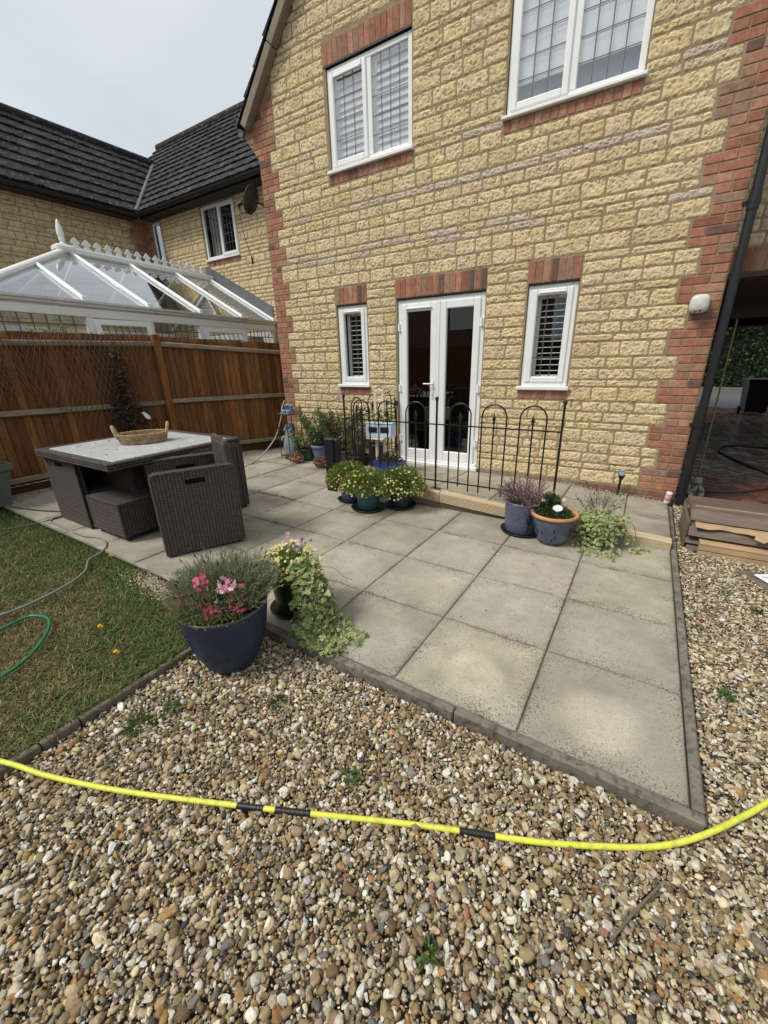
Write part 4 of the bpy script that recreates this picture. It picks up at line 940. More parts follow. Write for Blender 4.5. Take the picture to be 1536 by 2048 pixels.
P = np.column_stack([RNG.uniform(-6.66, -6.3, 60), RNG.uniform(.1, 2.2, 60)]); pebbles(gm, P, RNG.uniform(.02, .045, len(P)), pz(P[:, 0], P[:, 1])+.006, 1, .5, .4)
P = np.column_stack([RNG.uniform(-1.2, .0, 90), 3.675+RNG.normal(0, .012, 90)]); pebbles(gm, P, RNG.uniform(.012, .024, len(P)), sz(P[:, 0], P[:, 1])+.004, 1, .5, .8)
tag(gm.build('gravel', MT['pebble']), 'loose tan, cream and brown pebbles covering the beds in front of and beside the patio', 'gravel', kind='stuff')
# ------------------------------------------------------------------ lawn
lz = lambda x, y: -.012+.020*(fbm(np.asarray(x, float)*1.2, np.asarray(y, float)*1.2, 4, 3)-.45)
m = MB(); X, Y = np.meshgrid(np.linspace(-9, EDX-.02, 80), np.linspace(-5, -.004, 70), indexing='ij'); Z = lz(X, Y)-.022; ix = np.arange(X.size).reshape(X.shape)
m.add(np.stack([X, Y, Z], -1).reshape(-1, 3), np.stack([ix[:-1, :-1], ix[1:, :-1], ix[1:, 1:], ix[:-1, 1:]], -1).reshape(-1, 4)); struct(m.build('lawn', mat('lawn_soil', (.085, .075, .035), .95, .45, 9, dirt=(.14, .11, .055), dscale=4, damt=.8)))
gr = MB()
def blades(mb, n, x0, x1, y0, y1, hmul=1., dens=None):
    P = np.column_stack([RNG.uniform(x0, x1, n), RNG.uniform(y0, y1, n)])
    t = fbm(P[:, 0]*1.5+3, P[:, 1]*1.5, 1, 4); dry = np.clip((t-.38)*5, 0, 1); dry = np.clip(dry+.55*np.exp(-(((P[:, 0]+2.75)/.5)**2+((P[:, 1]+.85)/.4)**2))+.3*np.exp(-((P[:, 0]+4.9)/.7)**2-((P[:, 1]+.6)/.35)**2), 0, 1)
    keep = (RNG.random(n) < 1-.45*dry) & ~((((P[:, 0]+3.0)/.42)**2+((P[:, 1]+.05)/.12)**2 < 1) & (RNG.random(n) < .85)); P = P[keep]; dry = dry[keep]; n = len(P)
    L = RNG.uniform(.022, .055, n)*hmul*(1-.25*dry); W = RNG.uniform(.0016, .0034, n)
    az = RNG.uniform(0, 2*math.pi, n); ln = np.abs(RNG.normal(.55, .35, n))
    dx, dy = np.cos(az), np.sin(az); z0 = lz(P[:, 0], P[:, 1])-.024
    rows = []
    for k, (s, hz, wv) in enumerate(((0, 0, 1.), (.35, .55, .85), (.85, .92, .5))):
        cx = P[:, 0]+dx*L*ln*s*s*1.2; cy = P[:, 1]+dy*L*ln*s*s*1.2; cz = z0+L*hz*(1-.25*ln*s)
        rows.append(np.stack([cx-dy*W*wv, cy+dx*W*wv, cz], 1)); rows.append(np.stack([cx+dy*W*wv, cy-dx*W*wv, cz], 1))
    rows.append(np.stack([P[:, 0]+dx*L*ln*1.3, P[:, 1]+dy*L*ln*1.3, z0+L*np.clip(1-.35*ln, .25, 1)], 1))
    V_ = np.stack(rows, 1)
    green = jcol((.095, .150, .034), n, .5, .12); straw = jcol((.30, .245, .115), n, .35, .1); brown = jcol((.135, .13, .048), n, .35, .1)
    r_ = RNG.random(n); c = np.where((r_ < .10+.42*dry)[:, None], straw, np.where((r_ < .18+.72*dry)[:, None], brown, green))
    base = np.arange(n)[:, None]*7
    mb.add(V_.reshape(-1, 3), (base[:, :, None]+np.array([(0, 1, 3, 2), (2, 3, 5, 4)])[None]).reshape(-1, 4), np.repeat(c, 7, 0))
    mb.f.setdefault(3, []).append((base[:, :, None]+np.array([(4, 5, 6)])[None]).reshape(-1, 3)+(mb.n-len(c)*7)); mb.sm.setdefault(3, []).append(np.zeros(n, bool)); mb.mi.setdefault(3, []).append(np.zeros(n, int))
blades(gr, 66000, -4.4, EDX-.012, -1.75, -.005); blades(gr, 28000, -7.6, -4.4, -1.4, -.0, 1.1); blades(gr, 3600, -7., -3.3, -.03, .035, 1.1); blades(gr, 1300, EDX-.04, EDX+.012, -1.6, -.42, 1.5)
tag(gr.build('grass', MT['grass']), 'short patchy green and straw coloured lawn grass left of the gravel', 'grass', kind='stuff')
le = thing('lawn_edging', 'weathered grey timber boards edging the lawn against the gravel', 'lawn edging', (EDX, -1.0, -.1))
for (ya, yb, xo) in ((-2.4, -1.08, -.008), (-1.075, -.93, .004), (-.925, -.36, .006)):
    m = MB(); m.bar((EDX+xo+.012, ya, -.058), (EDX+xo+.012+.012*(yb-ya), yb, -.058), .030, .11, (0, 0, 1), .006); m.build('board', MT['oldwood'], le)
# ------------------------------------------------------------------ fence
FB = [(-6.75, -1.95), (-6.75, -.06), (-6.75, 2.38), (-6.02, 4.08)]
def fence_panel(a, b_, zt0, zt1, label, rails, ext=0.):
    a, b_ = Vector((*a, 0)), Vector((*b_, 0)); d = (b_-a).normalized(); L = (b_-a).length+ext; nr = Vector((d.y, -d.x, 0))
    fp = thing('boarded_fence', label, 'fence', (a.x, a.y, 0), group='close boarded fence lengths')
    fp.location = a
    m = MB(); n = int(L/.088)
    for i in range(n):
        t = (i+.5)/n; c = a+d*(L*t)-nr*.012; zt = zt0+(zt1-zt0)*t+random.uniform(-.004, .004); w_ = L/n
        tint = random.uniform(.62, 1.30)
        M = Matrix(((d.x, nr.x, 0, c.x), (d.y, nr.y, 0, c.y), (0, 0, 1, 0), (0, 0, 0, 1))) @ Matrix.Rotation(R(6), 4, 'Z')
        m.box(-w_*.475, w_*.465, -.006, .006, .13, zt, .002, (tint, tint*random.uniform(.9, 1.02), tint*.95), M)
    m.bar(a-nr*.034+Vector((0, 0, .98)), a+d*L-nr*.034+Vector((0, 0, .95)), .004, 1.66, (0, 0, 1), 0, (.10, .10, .10))  # near-black backing sheet put in so the board gaps read as shadow
    m.build('boards', MT['fence'], fp)
    for (z0, z1) in rails:
        r_ = MB(); p0 = a+d*.06+nr*.028+Vector((0, 0, z0)); p1 = a+d*(L-.02)+nr*.028+Vector((0, 0, z1)); r_.bar(p0, p1, .05, .068, (0, 0, 1), .012); r_.build('rail', MT['rail'], fp)
    g = MB(); g.bar(a+Vector((0, 0, .045)), a+d*L+Vector((0, 0, .03)), .03, .17, (0, 0, 1), .004, (.35, .33, .33)); g.build('gravel_board', MT['fence'], fp)
    return fp
fence_panel(FB[0], FB[1], 1.905, 1.90, 'brown close boarded fence panel at the photo\'s left edge behind the square planter', [(1.76, 1.765), (1.0, 1.0), (.20, .20)])
fence_panel(FB[1], FB[2], 1.90, 1.885, 'brown close boarded fence panel carrying the diamond trellis and dark climber', [(1.765, 1.775), (1.0, .93), (.20, .19)])
fence_panel(FB[2], FB[3], 1.885, 1.77, 'brown close boarded fence panel between the tall post and the house corner', [(1.775, 1.61), (.945, .915), (.18, .15)], .35)
for (x, y, zt, lab) in ((-6.70, -.06, 1.87, 'brown fence post at the photo\'s left edge behind the square planter'), (-6.70, 2.40, 1.905, 'tall brown fence post right of the dark climber')):
    fp = thing('fence_post', lab, 'fence post', (x, y, 0), group='fence posts')
    m = MB(); m.box(-.05, .05, -.05, .05, .46, zt, .008, (1.25, 1.2, 1.1)); m.build('post', MT['fence'], fp, False)
    m = MB(); m.box(-.06, .075, -.06, .06, -.06, .46, .012); m.build('concrete_spur', MT['kerb'], fp, False)
# expanding willow trellis and the climber on it
def trellis(x, yl, yr, zt, zb, label, skew):
    m = MB(); W = yr-yl; n = 26
    for i in range(n):
        t = i/(n-1); y0 = yl+W*t; zz = zt+.05*math.sin(3.1*t)+random.uniform(-.012, .012)
        for sgn, off in ((1, 0), (-1, .006)):
            Ld = random.uniform(.9, 1.15)*(1.15-.9*abs(t-.60)) if W > 1.2 else random.uniform(.55, .8)
            dy = sgn*Ld*.38; y1 = y0-dy
            if y1 < yl-.05: Ld *= max(.1, (y0-yl+.05)/max(.01, abs(dy))); y1 = yl-.05
            if y1 > yr+.05: Ld *= max(.1, (yr+.05-y0)/max(.01, abs(dy))); y1 = yr+.05
            z1 = max(zb, zz-Ld)
            m.tube([(x+off, y0, zz+random.uniform(-.01, .03)), (x+off+.012, (y0+y1)/2, (zz+z1)/2), (x+off, y1, z1)], .0042, 5)
    return tag(m.build('trellis', mat('willow_rods', (.15, .085, .052), .8, .3, 20)), label, 'trellis', 'willow trellises on the fence')
trellis(-6.675, .80, 2.34, 1.83, .55, 'fanned willow trellis hanging on the fence with the dark climber growing through it', 0)
trellis(-6.675, -.35, .74, 1.80, .40, 'ragged willow trellis hanging at the photo\'s left edge', 0)
cl = thing('climbing_plant', 'dark reddish climbing plant growing up the trellis on the fence', 'climber', (-6.6, 1.75, 0))
m = MB(); n = 1900; z = RNG.beta(1.0, 1.9, n)*1.72+.08; wd_ = np.interp(z, [0, .5, .8, 1.1, 1.5, 1.8], [.28, .30, .20, .07, .05, .04])
P = np.column_stack([-6.63+np.abs(RNG.normal(0, .055, n)), 1.80-.06*z+.05*np.sin(z*5)+RNG.normal(0, 1, n)*wd_*.85, z])
c = np.where((P[:, 2] > .9)[:, None], jcol((.085, .048, .030), n, .5), np.where((RNG.random(n) < .5)[:, None], jcol((.05, .06, .026), n, .5), jcol((.075, .042, .028), n, .5)))
leaves(m, P, RNG.normal(size=(n, 3))+np.array((.5, 0, -.5)), RNG.uniform(.035, .07, n), RNG.uniform(.022, .04, n), c); m.build('foliage', MT['leaf'], cl)
m = MB()
for k in range(5): m.tube(spline([(-6.62, 1.72+k*.03, 0), (-6.64, 1.66+.05*k, .6), (-6.65, 1.74+.02*k, 1.2), (-6.66, 1.70+.03*k, 1.75)], 16), .006, 5)
m.build('stem', MT['oldwood'], cl)
m = MB(); m.prism([(1.87, .845), (1.91, .85), (1.97, .80), (1.99, .745), (1.95, .735), (1.91, .77)], -6.53, -6.527, 'x'); tag(m.build('plant_tag', MT['blind']), 'white plastic plant tag caught in the dark climber', 'plant tag')
# plants peeping over the fence
pk = thing('fence_top_plant', 'straggly yellow green plant showing above the fence top in front of the conservatory', 'plant', (-7.0, 1.25, 0))
m = MB(); n = 260; P = np.column_stack([RNG.normal(-7.0, .05, n), RNG.normal(1.26, .13, n), 1.80+np.abs(RNG.normal(.06, .055, n))]); leaves(m, P, RNG.normal(size=(n, 3))*.5+np.array((0, 0, 1.)), .05, .018, jcol((.20, .22, .05), n, .4)); m.build('foliage', MT['leaf'], pk)
m = MB()
for k in range(6): m.tube([(-7.0, 1.16+.04*k, .0), (-7.0, 1.16+.04*k, 1.9)], .004, 5)
m.build('stem', MT['oldwood'], pk)
# ------------------------------------------------------------------ wicker set
def wicker_mat():
    m, n, p = new_mat('wicker'); tc = N(n, 'ShaderNodeTexCoord'); sx = N(n, 'ShaderNodeSeparateXYZ'); n.links.new(tc.outputs['Object'], sx.inputs[0])
    x, y, z = sx.outputs; g = N(n, 'ShaderNodeTexCoord'); sn = N(n, 'ShaderNodeSeparateXYZ'); n.links.new(g.outputs['Normal'], sn.inputs[0])
    top = mth(n, 'GREATER_THAN', mth(n, 'ABSOLUTE', sn.outputs[2]), .6)
    xy = mth(n, 'ADD', x, y)
    u = mth(n, 'ADD', mth(n, 'MULTIPLY', x, top), mth(n, 'MULTIPLY', xy, mth(n, 'SUBTRACT', 1., top)))
    v = mth(n, 'ADD', mth(n, 'MULTIPLY', y, top), mth(n, 'MULTIPLY', z, mth(n, 'SUBTRACT', 1., top)))
    uu = mth(n, 'MULTIPLY', u, 38.); vv = mth(n, 'MULTIPLY', v, 78.)
    par = mth(n, 'MODULO', mth(n, 'ABSOLUTE', mth(n, 'FLOOR', uu)), 2.)
    s1 = mth(n, 'ABSOLUTE', mth(n, 'SINE', mth(n, 'MULTIPLY', mth(n, 'ADD', vv, mth(n, 'MULTIPLY', par, .5)), math.pi)))
    s2 = mth(n, 'ABSOLUTE', mth(n, 'SINE', mth(n, 'MULTIPLY', uu, math.pi)))
    h = mth(n, 'MULTIPLY', mth(n, 'POWER', s1, .6), mth(n, 'POWER', s2, .35))
    nz = noise(n, 30, 4, .6); c = mixc(n, ramp(n, nz, .3, .7), (.075, .060, .052), (.150, .124, .108))
    c = mixc(n, mth(n, 'SUBTRACT', 1., ramp(n, h, .25, .85)), c, (.010, .008, .007))
    n.links.new(c, p.inputs['Base Color']); p.inputs['Roughness'].default_value = .5; p.inputs['Specular IOR Level'].default_value = .4
    bump(n, p, h, 1., .008); return m
MT['wicker'] = wicker_mat()
def edge_roll(mb, pts, r=.013):
    P = np.array(pts); L = 0; out = []; rr = []
    for a, b_ in zip(P[:-1], P[1:]):
        n = max(2, int(np.linalg.norm(b_-a)/.012))
        for i in range(n): out.append(a+(b_-a)*i/n); rr.append(r*(1.10 if len(out) % 2 else .9))
    out.append(P[-1]); rr.append(r); mb.tube(out, rr, 8)
def make_chair(name, label, loc, rz, group='cube dining chairs', back_h=.70):
    """local: x = width (arms at +-), y = depth, back at +y"""
    t = thing(name, label, 'chair', loc, rz, group)
    W, D, H, T = .60, .62, .69, .055
    for sx in (-1, 1):
        m = MB(); x0, x1 = (W/2-T, W/2) if sx > 0 else (-W/2, -W/2+T); hy0, hy1, hz0, hz1 = -.075, .075, H-.105, H-.065
        m.box(x0, x1, -D/2, hy0, .02, H); m.box(x0, x1, hy1, D/2, .02, H); m.box(x0, x1, hy0, hy1, hz1, H); m.box(x0, x1, hy0, hy1, .02, hz0); sl_ = MB(); sl_.box(x0+.012, x1-.012, hy0+.001, hy1-.001, hz0+.001, hz1-.001); sl_.build('hand_slot_shade', MT['dark'], t, False)  # black block fills each hand hole in place of its inner shade
        xm = (x0+x1)/2
        for xx in (x0+.010, x1-.010): edge_roll(m, [(xx, -D/2+.01, .03), (xx, -D/2+.006, H-.03), (xx, -D/2+.014, H-.006), (xx, -D/2+.035, H+.001), (xx, D/2-.035, H+.001), (xx, D/2-.014, H-.006), (xx, D/2-.006, H-.03), (xx, D/2-.01, .03)], .015)
        m.build('arm', MT['wicker'], t, False)
    m = MB(); bk = [(-W/2+T, D/2-.06), (W/2-T, D/2-.06), (W/2-T, D/2+.0), (-W/2+T, D/2+.0)]
    m.box(-W/2+T+.001, W/2-T-.001, D/2-.06, D/2, .02, back_h, .012); edge_roll(m, [(-W/2+T+.012, D/2-.03, .05), (-W/2+T+.012, D/2-.03, back_h), (W/2-T-.012, D/2-.03, back_h), (W/2-T-.012, D/2-.03, .05)], .022); m.build('backrest', MT['wicker'], t, False)
    m = MB(); m.box(-W/2+T+.002, W/2-T-.002, -D/2+.01, D/2-.062, .26, .36, .015); m.build('seat', MT['wicker'], t, False)
    for sx in (-1, 1):
        for sy in (-1, 1):
            m = MB(); m.tube([(sx*(W/2-.03), sy*(D/2-.04), 0), (sx*(W/2-.03), sy*(D/2-.04), .03)], .018, 10); m.build('foot', MT['black'], t, False)
    return t
def gp(x, y): return (x, y, float(pz(x, y)))
make_chair('wicker_chair', 'dark wicker chair pushed right in under the table end beside the lawn', gp(-4.96, .475), R(90), back_h=.69)
make_chair('wicker_chair', 'dark wicker chair pushed under the table\'s far corner behind the pulled out chair', gp(-4.17, 1.10), R(-90), back_h=.69)
make_chair('wicker_chair', 'dark wicker chair pulled out and turned away from the table behind the lavender pot', gp(-3.565, .60), R(-26), back_h=.86)
fs = thing('footstool', 'low square dark wicker footstool tucked under the table', 'footstool', gp(-4.305, .455))
m = MB(); m.box(-.275, .275, -.275, .275, .045, .365, .018)
for z in (.06, .352): edge_roll(m, [(-.268, -.268, z), (.268, -.268, z), (.268, .268, z), (-.268, .268, z), (-.268, -.268, z)], .012)
for sx in (-1, 1):
    for sy in (-1, 1): edge_roll(m, [(sx*.268, sy*.268, .05), (sx*.268, sy*.268, .36)], .012)
m.build('seat', MT['wicker'], fs, False)
for sx in (-1, 1):
    for sy in (-1, 1): m = MB(); m.tube([(sx*.23, sy*.23, 0), (sx*.23, sy*.23, .05)], .02, 10); m.build('foot', MT['black'], fs, False)
tb = thing('garden_table', 'square dark wicker garden table with a rain spotted pale glass top', 'table', gp(-4.58, .775))
TH = .735; hx, hy = .680, .640
m = MB()
for (x0, x1, y0, y1) in ((-hx, hx, -hy, -hy+.085), (-hx, hx, hy-.085, hy), (-hx, -hx+.085, -hy+.085, hy-.085), (hx-.085, hx, -hy+.085, hy-.085)): m.box(x0, x1, y0, y1, TH-.06, TH-.001, .012)
for z in (TH-.006, TH-.026, TH-.048): edge_roll(m, [(-hx, -hy, z), (hx, -hy, z), (hx, hy, z), (-hx, hy, z), (-hx, -hy, z)], .0125)
m.build('tabletop_frame', MT['wicker'], tb, False)
def table_glass():
    m, n, p = new_mat('pale_table_glass'); v = N(n, 'ShaderNodeTexVoronoi'); v.inputs['Scale'].default_value = 13.; tc = N(n, 'ShaderNodeTexCoord'); n.links.new(tc.outputs['Object'], v.inputs['Vector'])
    d = ramp(n, v.outputs['Distance'], .17, .12); c = mixc(n, ramp(n, noise(n, 9, 4), .35, .65), (.50, .53, .535), (.58, .60, .60)); c = mixc(n, mth(n, 'MULTIPLY', d, .0), c, (.8, .8, .78))
    n.links.new(c, p.inputs['Base Color']); p.inputs['Roughness'].default_value = .28; p.inputs['Coat Weight'].default_value = .3; return m
m = MB(); m.box(-hx+.082, hx-.082, -hy+.082, hy-.082, TH-.012, TH+.004, .003); m.build('glass_top', table_glass(), tb, False)
m = MB(); n = 105; P = np.column_stack([RNG.uniform(-.58, .58, n), RNG.uniform(-.53, .53, n), np.full(n, TH+.0045)])
dv, df = ico(1); dv = dv*np.array((1, 1, .25)); s_ = RNG.uniform(.006, .015, n)
Mx = np.zeros((n, 3, 3)); Mx[:, 0, 0] = s_*RNG.uniform(.7, 1.5, n); Mx[:, 1, 1] = s_; Mx[:, 2, 2] = s_; dk_ = RNG.random(n) < .3; cc = np.where(dk_[:, None], np.array((.06, .055, .05)), np.array((.85, .86, .86)))
m.inst(dv, df, Mx, P, cc, True); m.build('water_spots', attr_mat('water_spots', .2, spec=.6), tb, False)['kind'] = 'stuff'
m = MB(); m.box(-.30, .30, -.30, .30, .02, TH-.062, .01); m.build('pedestal', MT['wicker'], tb, False)
# willow tray basket on the table
bk = thing('wicker_tray', 'oval willow tray basket with two hoop handles standing on the glass table top', 'basket', (-4.60, .82, float(pz(-4.6, .82))+TH+.004), R(58))
m = MB(); A_, B_ = .20, .14
for k in range(9):
    z = .012+k*.0088; a = np.linspace(0, 2*math.pi, 121); ph = (k % 2)*math.pi
    w_ = .006*np.sin(a*26+ph)+RNG.normal(0, .0015, 121); fl = 1+.012*k
    m.tube(np.column_stack([(A_*fl+w_)*np.cos(a), (B_*fl+w_)*np.sin(a), z+.003*np.sin(a*13+k)]), .0064, 6, np.array((1, 1, 1))*random.uniform(.8, 1.2), False)
for k in range(3):
    a = np.linspace(0, 2*math.pi, 161); m.tube(np.column_stack([(A_*1.1+.007*np.cos(a*30+k*2.1))*np.cos(a), (B_*1.1+.007*np.cos(a*30+k*2.1))*np.sin(a), .092+.007*np.sin(a*30+k*2.1)]), .0055, 6, None, False)
m.build('side', mat('willow', (.33, .22, .115), .7, .35, 25, attr=True, bmp=.3, bscale=90), bk, False)
m = MB(); a = np.linspace(0, 2*math.pi, 60)
m.add([(A_*.99*math.cos(t), B_*.99*math.sin(t), .008) for t in a[:-1]], [tuple(range(59))], (.8, .75, .7)); m.build('base', MT['pine'], bk, False)
for sx in (-1, 1):
    m = MB()
    for k in range(3):
        t = np.linspace(0, math.pi, 40); m.tube(np.column_stack([sx*(A_*1.06+.03*np.sin(t))+.007*np.cos(t*9+k*2.1), .065*np.cos(t), .065+.110*np.sin(t)+.007*np.sin(t*9+k*2.1)]), .0085, 6)
    m.build('handle', mat('willow_handle', (.40, .27, .15), .7, .3, 25), bk, False)
# square planter by the fence
sp = thing('square_planter', 'grey green square ribbed planter at the photo\'s left edge beside the lawn', 'planter', gp(-6.47, -.15), R(4))
m = MB(); frustum(m, .42, .42, .56, .56, 0, .445); frustum(m, .60, .60, .62, .62, .40, .47); 
for z in (.30, .335, .365): w_ = .42+(.56-.42)*z/.445; frustum(m, w_+.014, w_+.014, w_+.018, w_+.018, z, z+.014)
m.build('body', mat('planter_green', (.105, .125, .115), .55, .15, 8), sp, False)
m = MB(); m.box(-.285, .285, -.285, .285, .42, .4715, 0); m.build('soil', mat('soil', (.035, .026, .018), .95, .4, 60), sp, False)
# ------------------------------------------------------------------ black bow-top railing
ry = 2.485
def sp_z(x, y): return float(sz(x, y))
def bow_panel(t, a, b_, hoops, zlo, top=1.06, rail=.845, low=.25):
    """a,b: plan ends; hoops: fractions (start,end) along"""
    a, b_ = Vector((*a, 0)), Vector((*b_, 0)); P = lambda s, z: tuple(a+(b_-a)*s+Vector((0, 0, z)))
    L = (b_-a).length
    m = MB(); m.bar(P(.008, rail), P(.992, rail), .012, .012); m.bar(P(.008, low), P(.992, low), .012, .012); m.build('rail', MT['iron'], t)
    for (s0, s1) in hoops:
        w_ = (s1-s0)*L; r_ = w_/2; zc = top-r_
        m = MB(); arc = [P((s0+s1)/2-(s1-s0)/2*math.cos(q), zc+r_*math.sin(q)) for q in np.linspace(0, math.pi, 16)]
        m.tube([P(s0, zlo)]+arc+[P(s1, zlo)], .0075, 8); m.build('hoop', MT['iron'], t)
        m = MB(); sc = (s0+s1)/2; m.tube([P(sc, zlo+.045), P(sc, .895)], .0075, 8); zt = .90
        m.lathe([(0.012, 0), (.014, .012), (.008, .018), (.016, .032), (.015, .045), (.006, .075), (0, .098)], P(sc, zt-.01), 10)
        m.box(-.028, .028, -.004, .004, 0, .006, 0, None, Matrix.Translation(P(sc, zt+.018))); m.build('spear_bar', MT['iron'], t)
def rail_post(t, x, y, zb, zt=1.085, plate=True):
    m = MB(); m.tube([(x, y, zb), (x, y, zt)], .0105, 10); m.lathe([(0.011, 0), (.016, .004), (.016, .01), (.0, .012)], (x, y, zt-.012), 10)
    dv, df = ico(2); m.add(dv*.020+np.array((x, y, zt+.016)), df, None, True)
    if plate: m.box(x-.05, x+.05, y-.04, y+.04, zb, zb+.006, .002)
    m.build('post', MT['iron'], t)
PX = [-3.325, -2.150, -.953]
rl = thing('railing', 'black bow topped metal railing with spear finials along the raised path', 'railing', (-2.15, ry, .15))
bow_panel(rl, (PX[0], ry), (PX[1], ry), [((-3.194-PX[0])/1.175, (-2.975-PX[0])/1.175), ((-2.855-PX[0])/1.175, (-2.625-PX[0])/1.175), ((-2.508-PX[0])/1.175, (-2.275-PX[0])/1.175)], .215)
bow_panel(rl, (PX[1], ry), (PX[2], ry), [((-2.007-PX[1])/1.197, (-1.786-PX[1])/1.197), ((-1.675-PX[1])/1.197, (-1.44-PX[1])/1.197), ((-1.317-PX[1])/1.197, (-1.085-PX[1])/1.197)], .175)
bow_panel(rl, (PX[0], ry), (PX[0]-.01, 3.66), [(.12, .31), (.42, .61), (.72, .91)], .215)
for x in PX: rail_post(rl, x, ry, sp_z(x, ry)+.004)
m = MB(); m.tube([(-3.335, 3.66, .2), (-3.335, 3.66, .98)], .010, 8)
for z in (.90, .30): m.box(-3.35, -3.32, 3.655, YW-.001, z-.03, z+.03, .003)
m.build('wall_bracket', MT['iron'], rl)
bp = thing('timber_post', 'short thick black painted post behind the blue pot of yellow flowers', 'post', gp(-3.44, 2.34))
m = MB(); m.box(-.065, .065, -.05, .05, 0, .635, .006); m.box(.066, .115, -.03, .05, .36, .632, .008); m.build('post', MT['black'], bp, False)
# ------------------------------------------------------------------ pots and plants
def pot_prof(rb, rt, h, rim=.012, lip=.03, bulge=0., th=.012, fill=.03):
    pr = [(0.001, 0), (rb, 0)]
    for t in np.linspace(.05, 1, 12): pr.append((rb+(rt-rb)*t+bulge*math.sin(math.pi*t)*(1-.35*t), (h-lip)*t))
    pr += [(rt+rim, h-lip+.002), (rt+rim, h-.004), (rt+rim-.005, h), (rt-th+.003, h), (rt-th, h-.008), (rt-th-.004, h-fill)]
    return pr
def soil_part(t, r, z): m = MB(); m.add([(r*math.cos(a), r*math.sin(a), z+.006*math.sin(5*a)) for a in np.linspace(0, 2*math.pi, 30)[:-1]]+[(0, 0, z+.015)], [(i, (i+1) % 29, 29) for i in range(29)], None, True); m.build('soil', MT['soil_'], t, False)
MT['soil_'] = mat('compost', (.03, .022, .015), .95, .4, 70, bmp=.6, bscale=120)
def saucer(t, r, m_): m = MB(); m.lathe([(0.001, .001), (r-.02, .001), (r, .028), (r-.006, .030), (r-.022, .010), (.001, .009)], (0, 0, 0), 40); m.build('saucer', m_, t, False)
def pot(t, prof, m_, z=0., seg=56): m = MB(); m.lathe(prof, (0, 0, z), seg); m.build('pot', m_, t, False)
def ramped_pot(name, c1, c2, sc, rough=.35, coat=.4, bmp=0, bs=60, stretch=None):
    m, n, p = new_mat(name); c = mixc(n, ramp(n, noise(n, sc, 4, .6, stretch=stretch), .35, .65), c1, c2); n.links.new(c, p.inputs['Base Color']); p.inputs['Roughness'].default_value = rough; p.inputs['Coat Weight'].default_value = coat; p.inputs['Coat Roughness'].default_value = .15
    if bmp: bump(n, p, noise(n, bs, 4), bmp, .004)
    return m
def dome(n, r, h, z, ex=1.25, shell=.5):
    a = RNG.uniform(0, 2*math.pi, n); ct = RNG.uniform(-.15, 1, n); rad = RNG.uniform(shell, 1, n)**.6
    s_ = np.sqrt(np.clip(1-ct**2, 0, 1)); d = np.stack([s_*np.cos(a), s_*np.sin(a), ct], 1)
    k = .82+.36*fbm(a*1.6+n, ct*2.2, 2, 3)
    return d*rad[:, None]*k[:, None]*np.array((r*ex, r*ex, h))+np.array((0, 0, z)), d
def bedding(t, r, z, h, nleaf, nfl, lcol, fcols, fw, ex=1.3, fr=.012, droop=.06, bias=(0, 0), fl_only_low=False, flname='flowers'):
    P, d = dome(nleaf, r, h, z, ex, .35); P[:, 2] -= droop*np.clip((np.hypot(P[:, 0], P[:, 1])/r-.75)*1.6, 0, 1.5); P[:, :2] += np.array(bias)*np.clip(1-(P[:, 2:3]-z)/h, 0, 1)
    m = MB(); leaves(m, P, d+RNG.normal(0, .5, (nleaf, 3)), RNG.uniform(.018, .034, nleaf), RNG.uniform(.006, .011, nleaf), jcol(lcol, nleaf, .5, .12)); m.build('foliage', MT['leaf'], t, False)
    P, d = dome(nfl, r*1.04, h*1.06, z, ex, .93); P[:, 2] -= droop*np.clip((np.hypot(P[:, 0], P[:, 1])/r-.75)*1.6, 0, 1.5); P[:, :2] += np.array(bias)*np.clip(1-(P[:, 2:3]-z)/h, 0, 1)
    cw = np.array((-.3, -.8)) ; keep = (P[:, 2] < z+h*.55) | (RNG.random(nfl) < .35) if fl_only_low else np.ones(nfl, bool); P = P[keep]; d = d[keep]; k = len(P)
    col = pick(fcols, fw, k)*RNG.uniform(.85, 1.05, (k, 1)); m = MB(); flowers(m, P, d+np.array((0, 0, .25))+RNG.normal(0, .3, (k, 3)), RNG.uniform(.75, 1.2, k)*fr, col, col*np.array((.9, .72, .35))); o = m.build(flname, MT['petal'], t, False); o['kind'] = 'stuff'
YEL = [(.85, .80, .36), (.88, .84, .50), (.82, .70, .18)]
t = thing('flower_pot', 'tapered blue plastic pot of yellow trailing flowers beside the black post', 'plant pot', gp(-3.03, 2.13), 0, 'pots of yellow flowers by the railing')
saucer(t, .15, MT['black']); pot(t, pot_prof(.095, .125, .25), ramped_pot('blue_plastic', (.045, .075, .16), (.06, .095, .19), 6, .45, .1), .012); soil_part(t, .11, .23); bedding(t, .20, .25, .20, 5600, 170, (.15, .205, .036), YEL+[(.45, .16, .05)], [4, 4, 2, 1.2], 1.15, .0125, .035, (-.02, -.04), True)
t = thing('flower_pot', 'tapered dark green pot of yellow trailing flowers, foremost of the three by the railing', 'plant pot', gp(-2.70, 2.00), 0, 'pots of yellow flowers by the railing')
saucer(t, .185, MT['black']); pot(t, pot_prof(.105, .145, .285), ramped_pot('green_plastic', (.014, .060, .055), (.022, .080, .070), 7, .42, .15), .012); soil_part(t, .128, .26); bedding(t, .215, .275, .15, 5000, 230, (.155, .21, .036), YEL+[(.42, .18, .06)], [4, 4, 2, .8], 1.25, .0128, .04, (0, -.04), True)
t = thing('flower_pot', 'dark teal pot of yellow trailing flowers in front of the railing\'s middle post', 'plant pot', gp(-2.44, 2.235), 0, 'pots of yellow flowers by the railing')
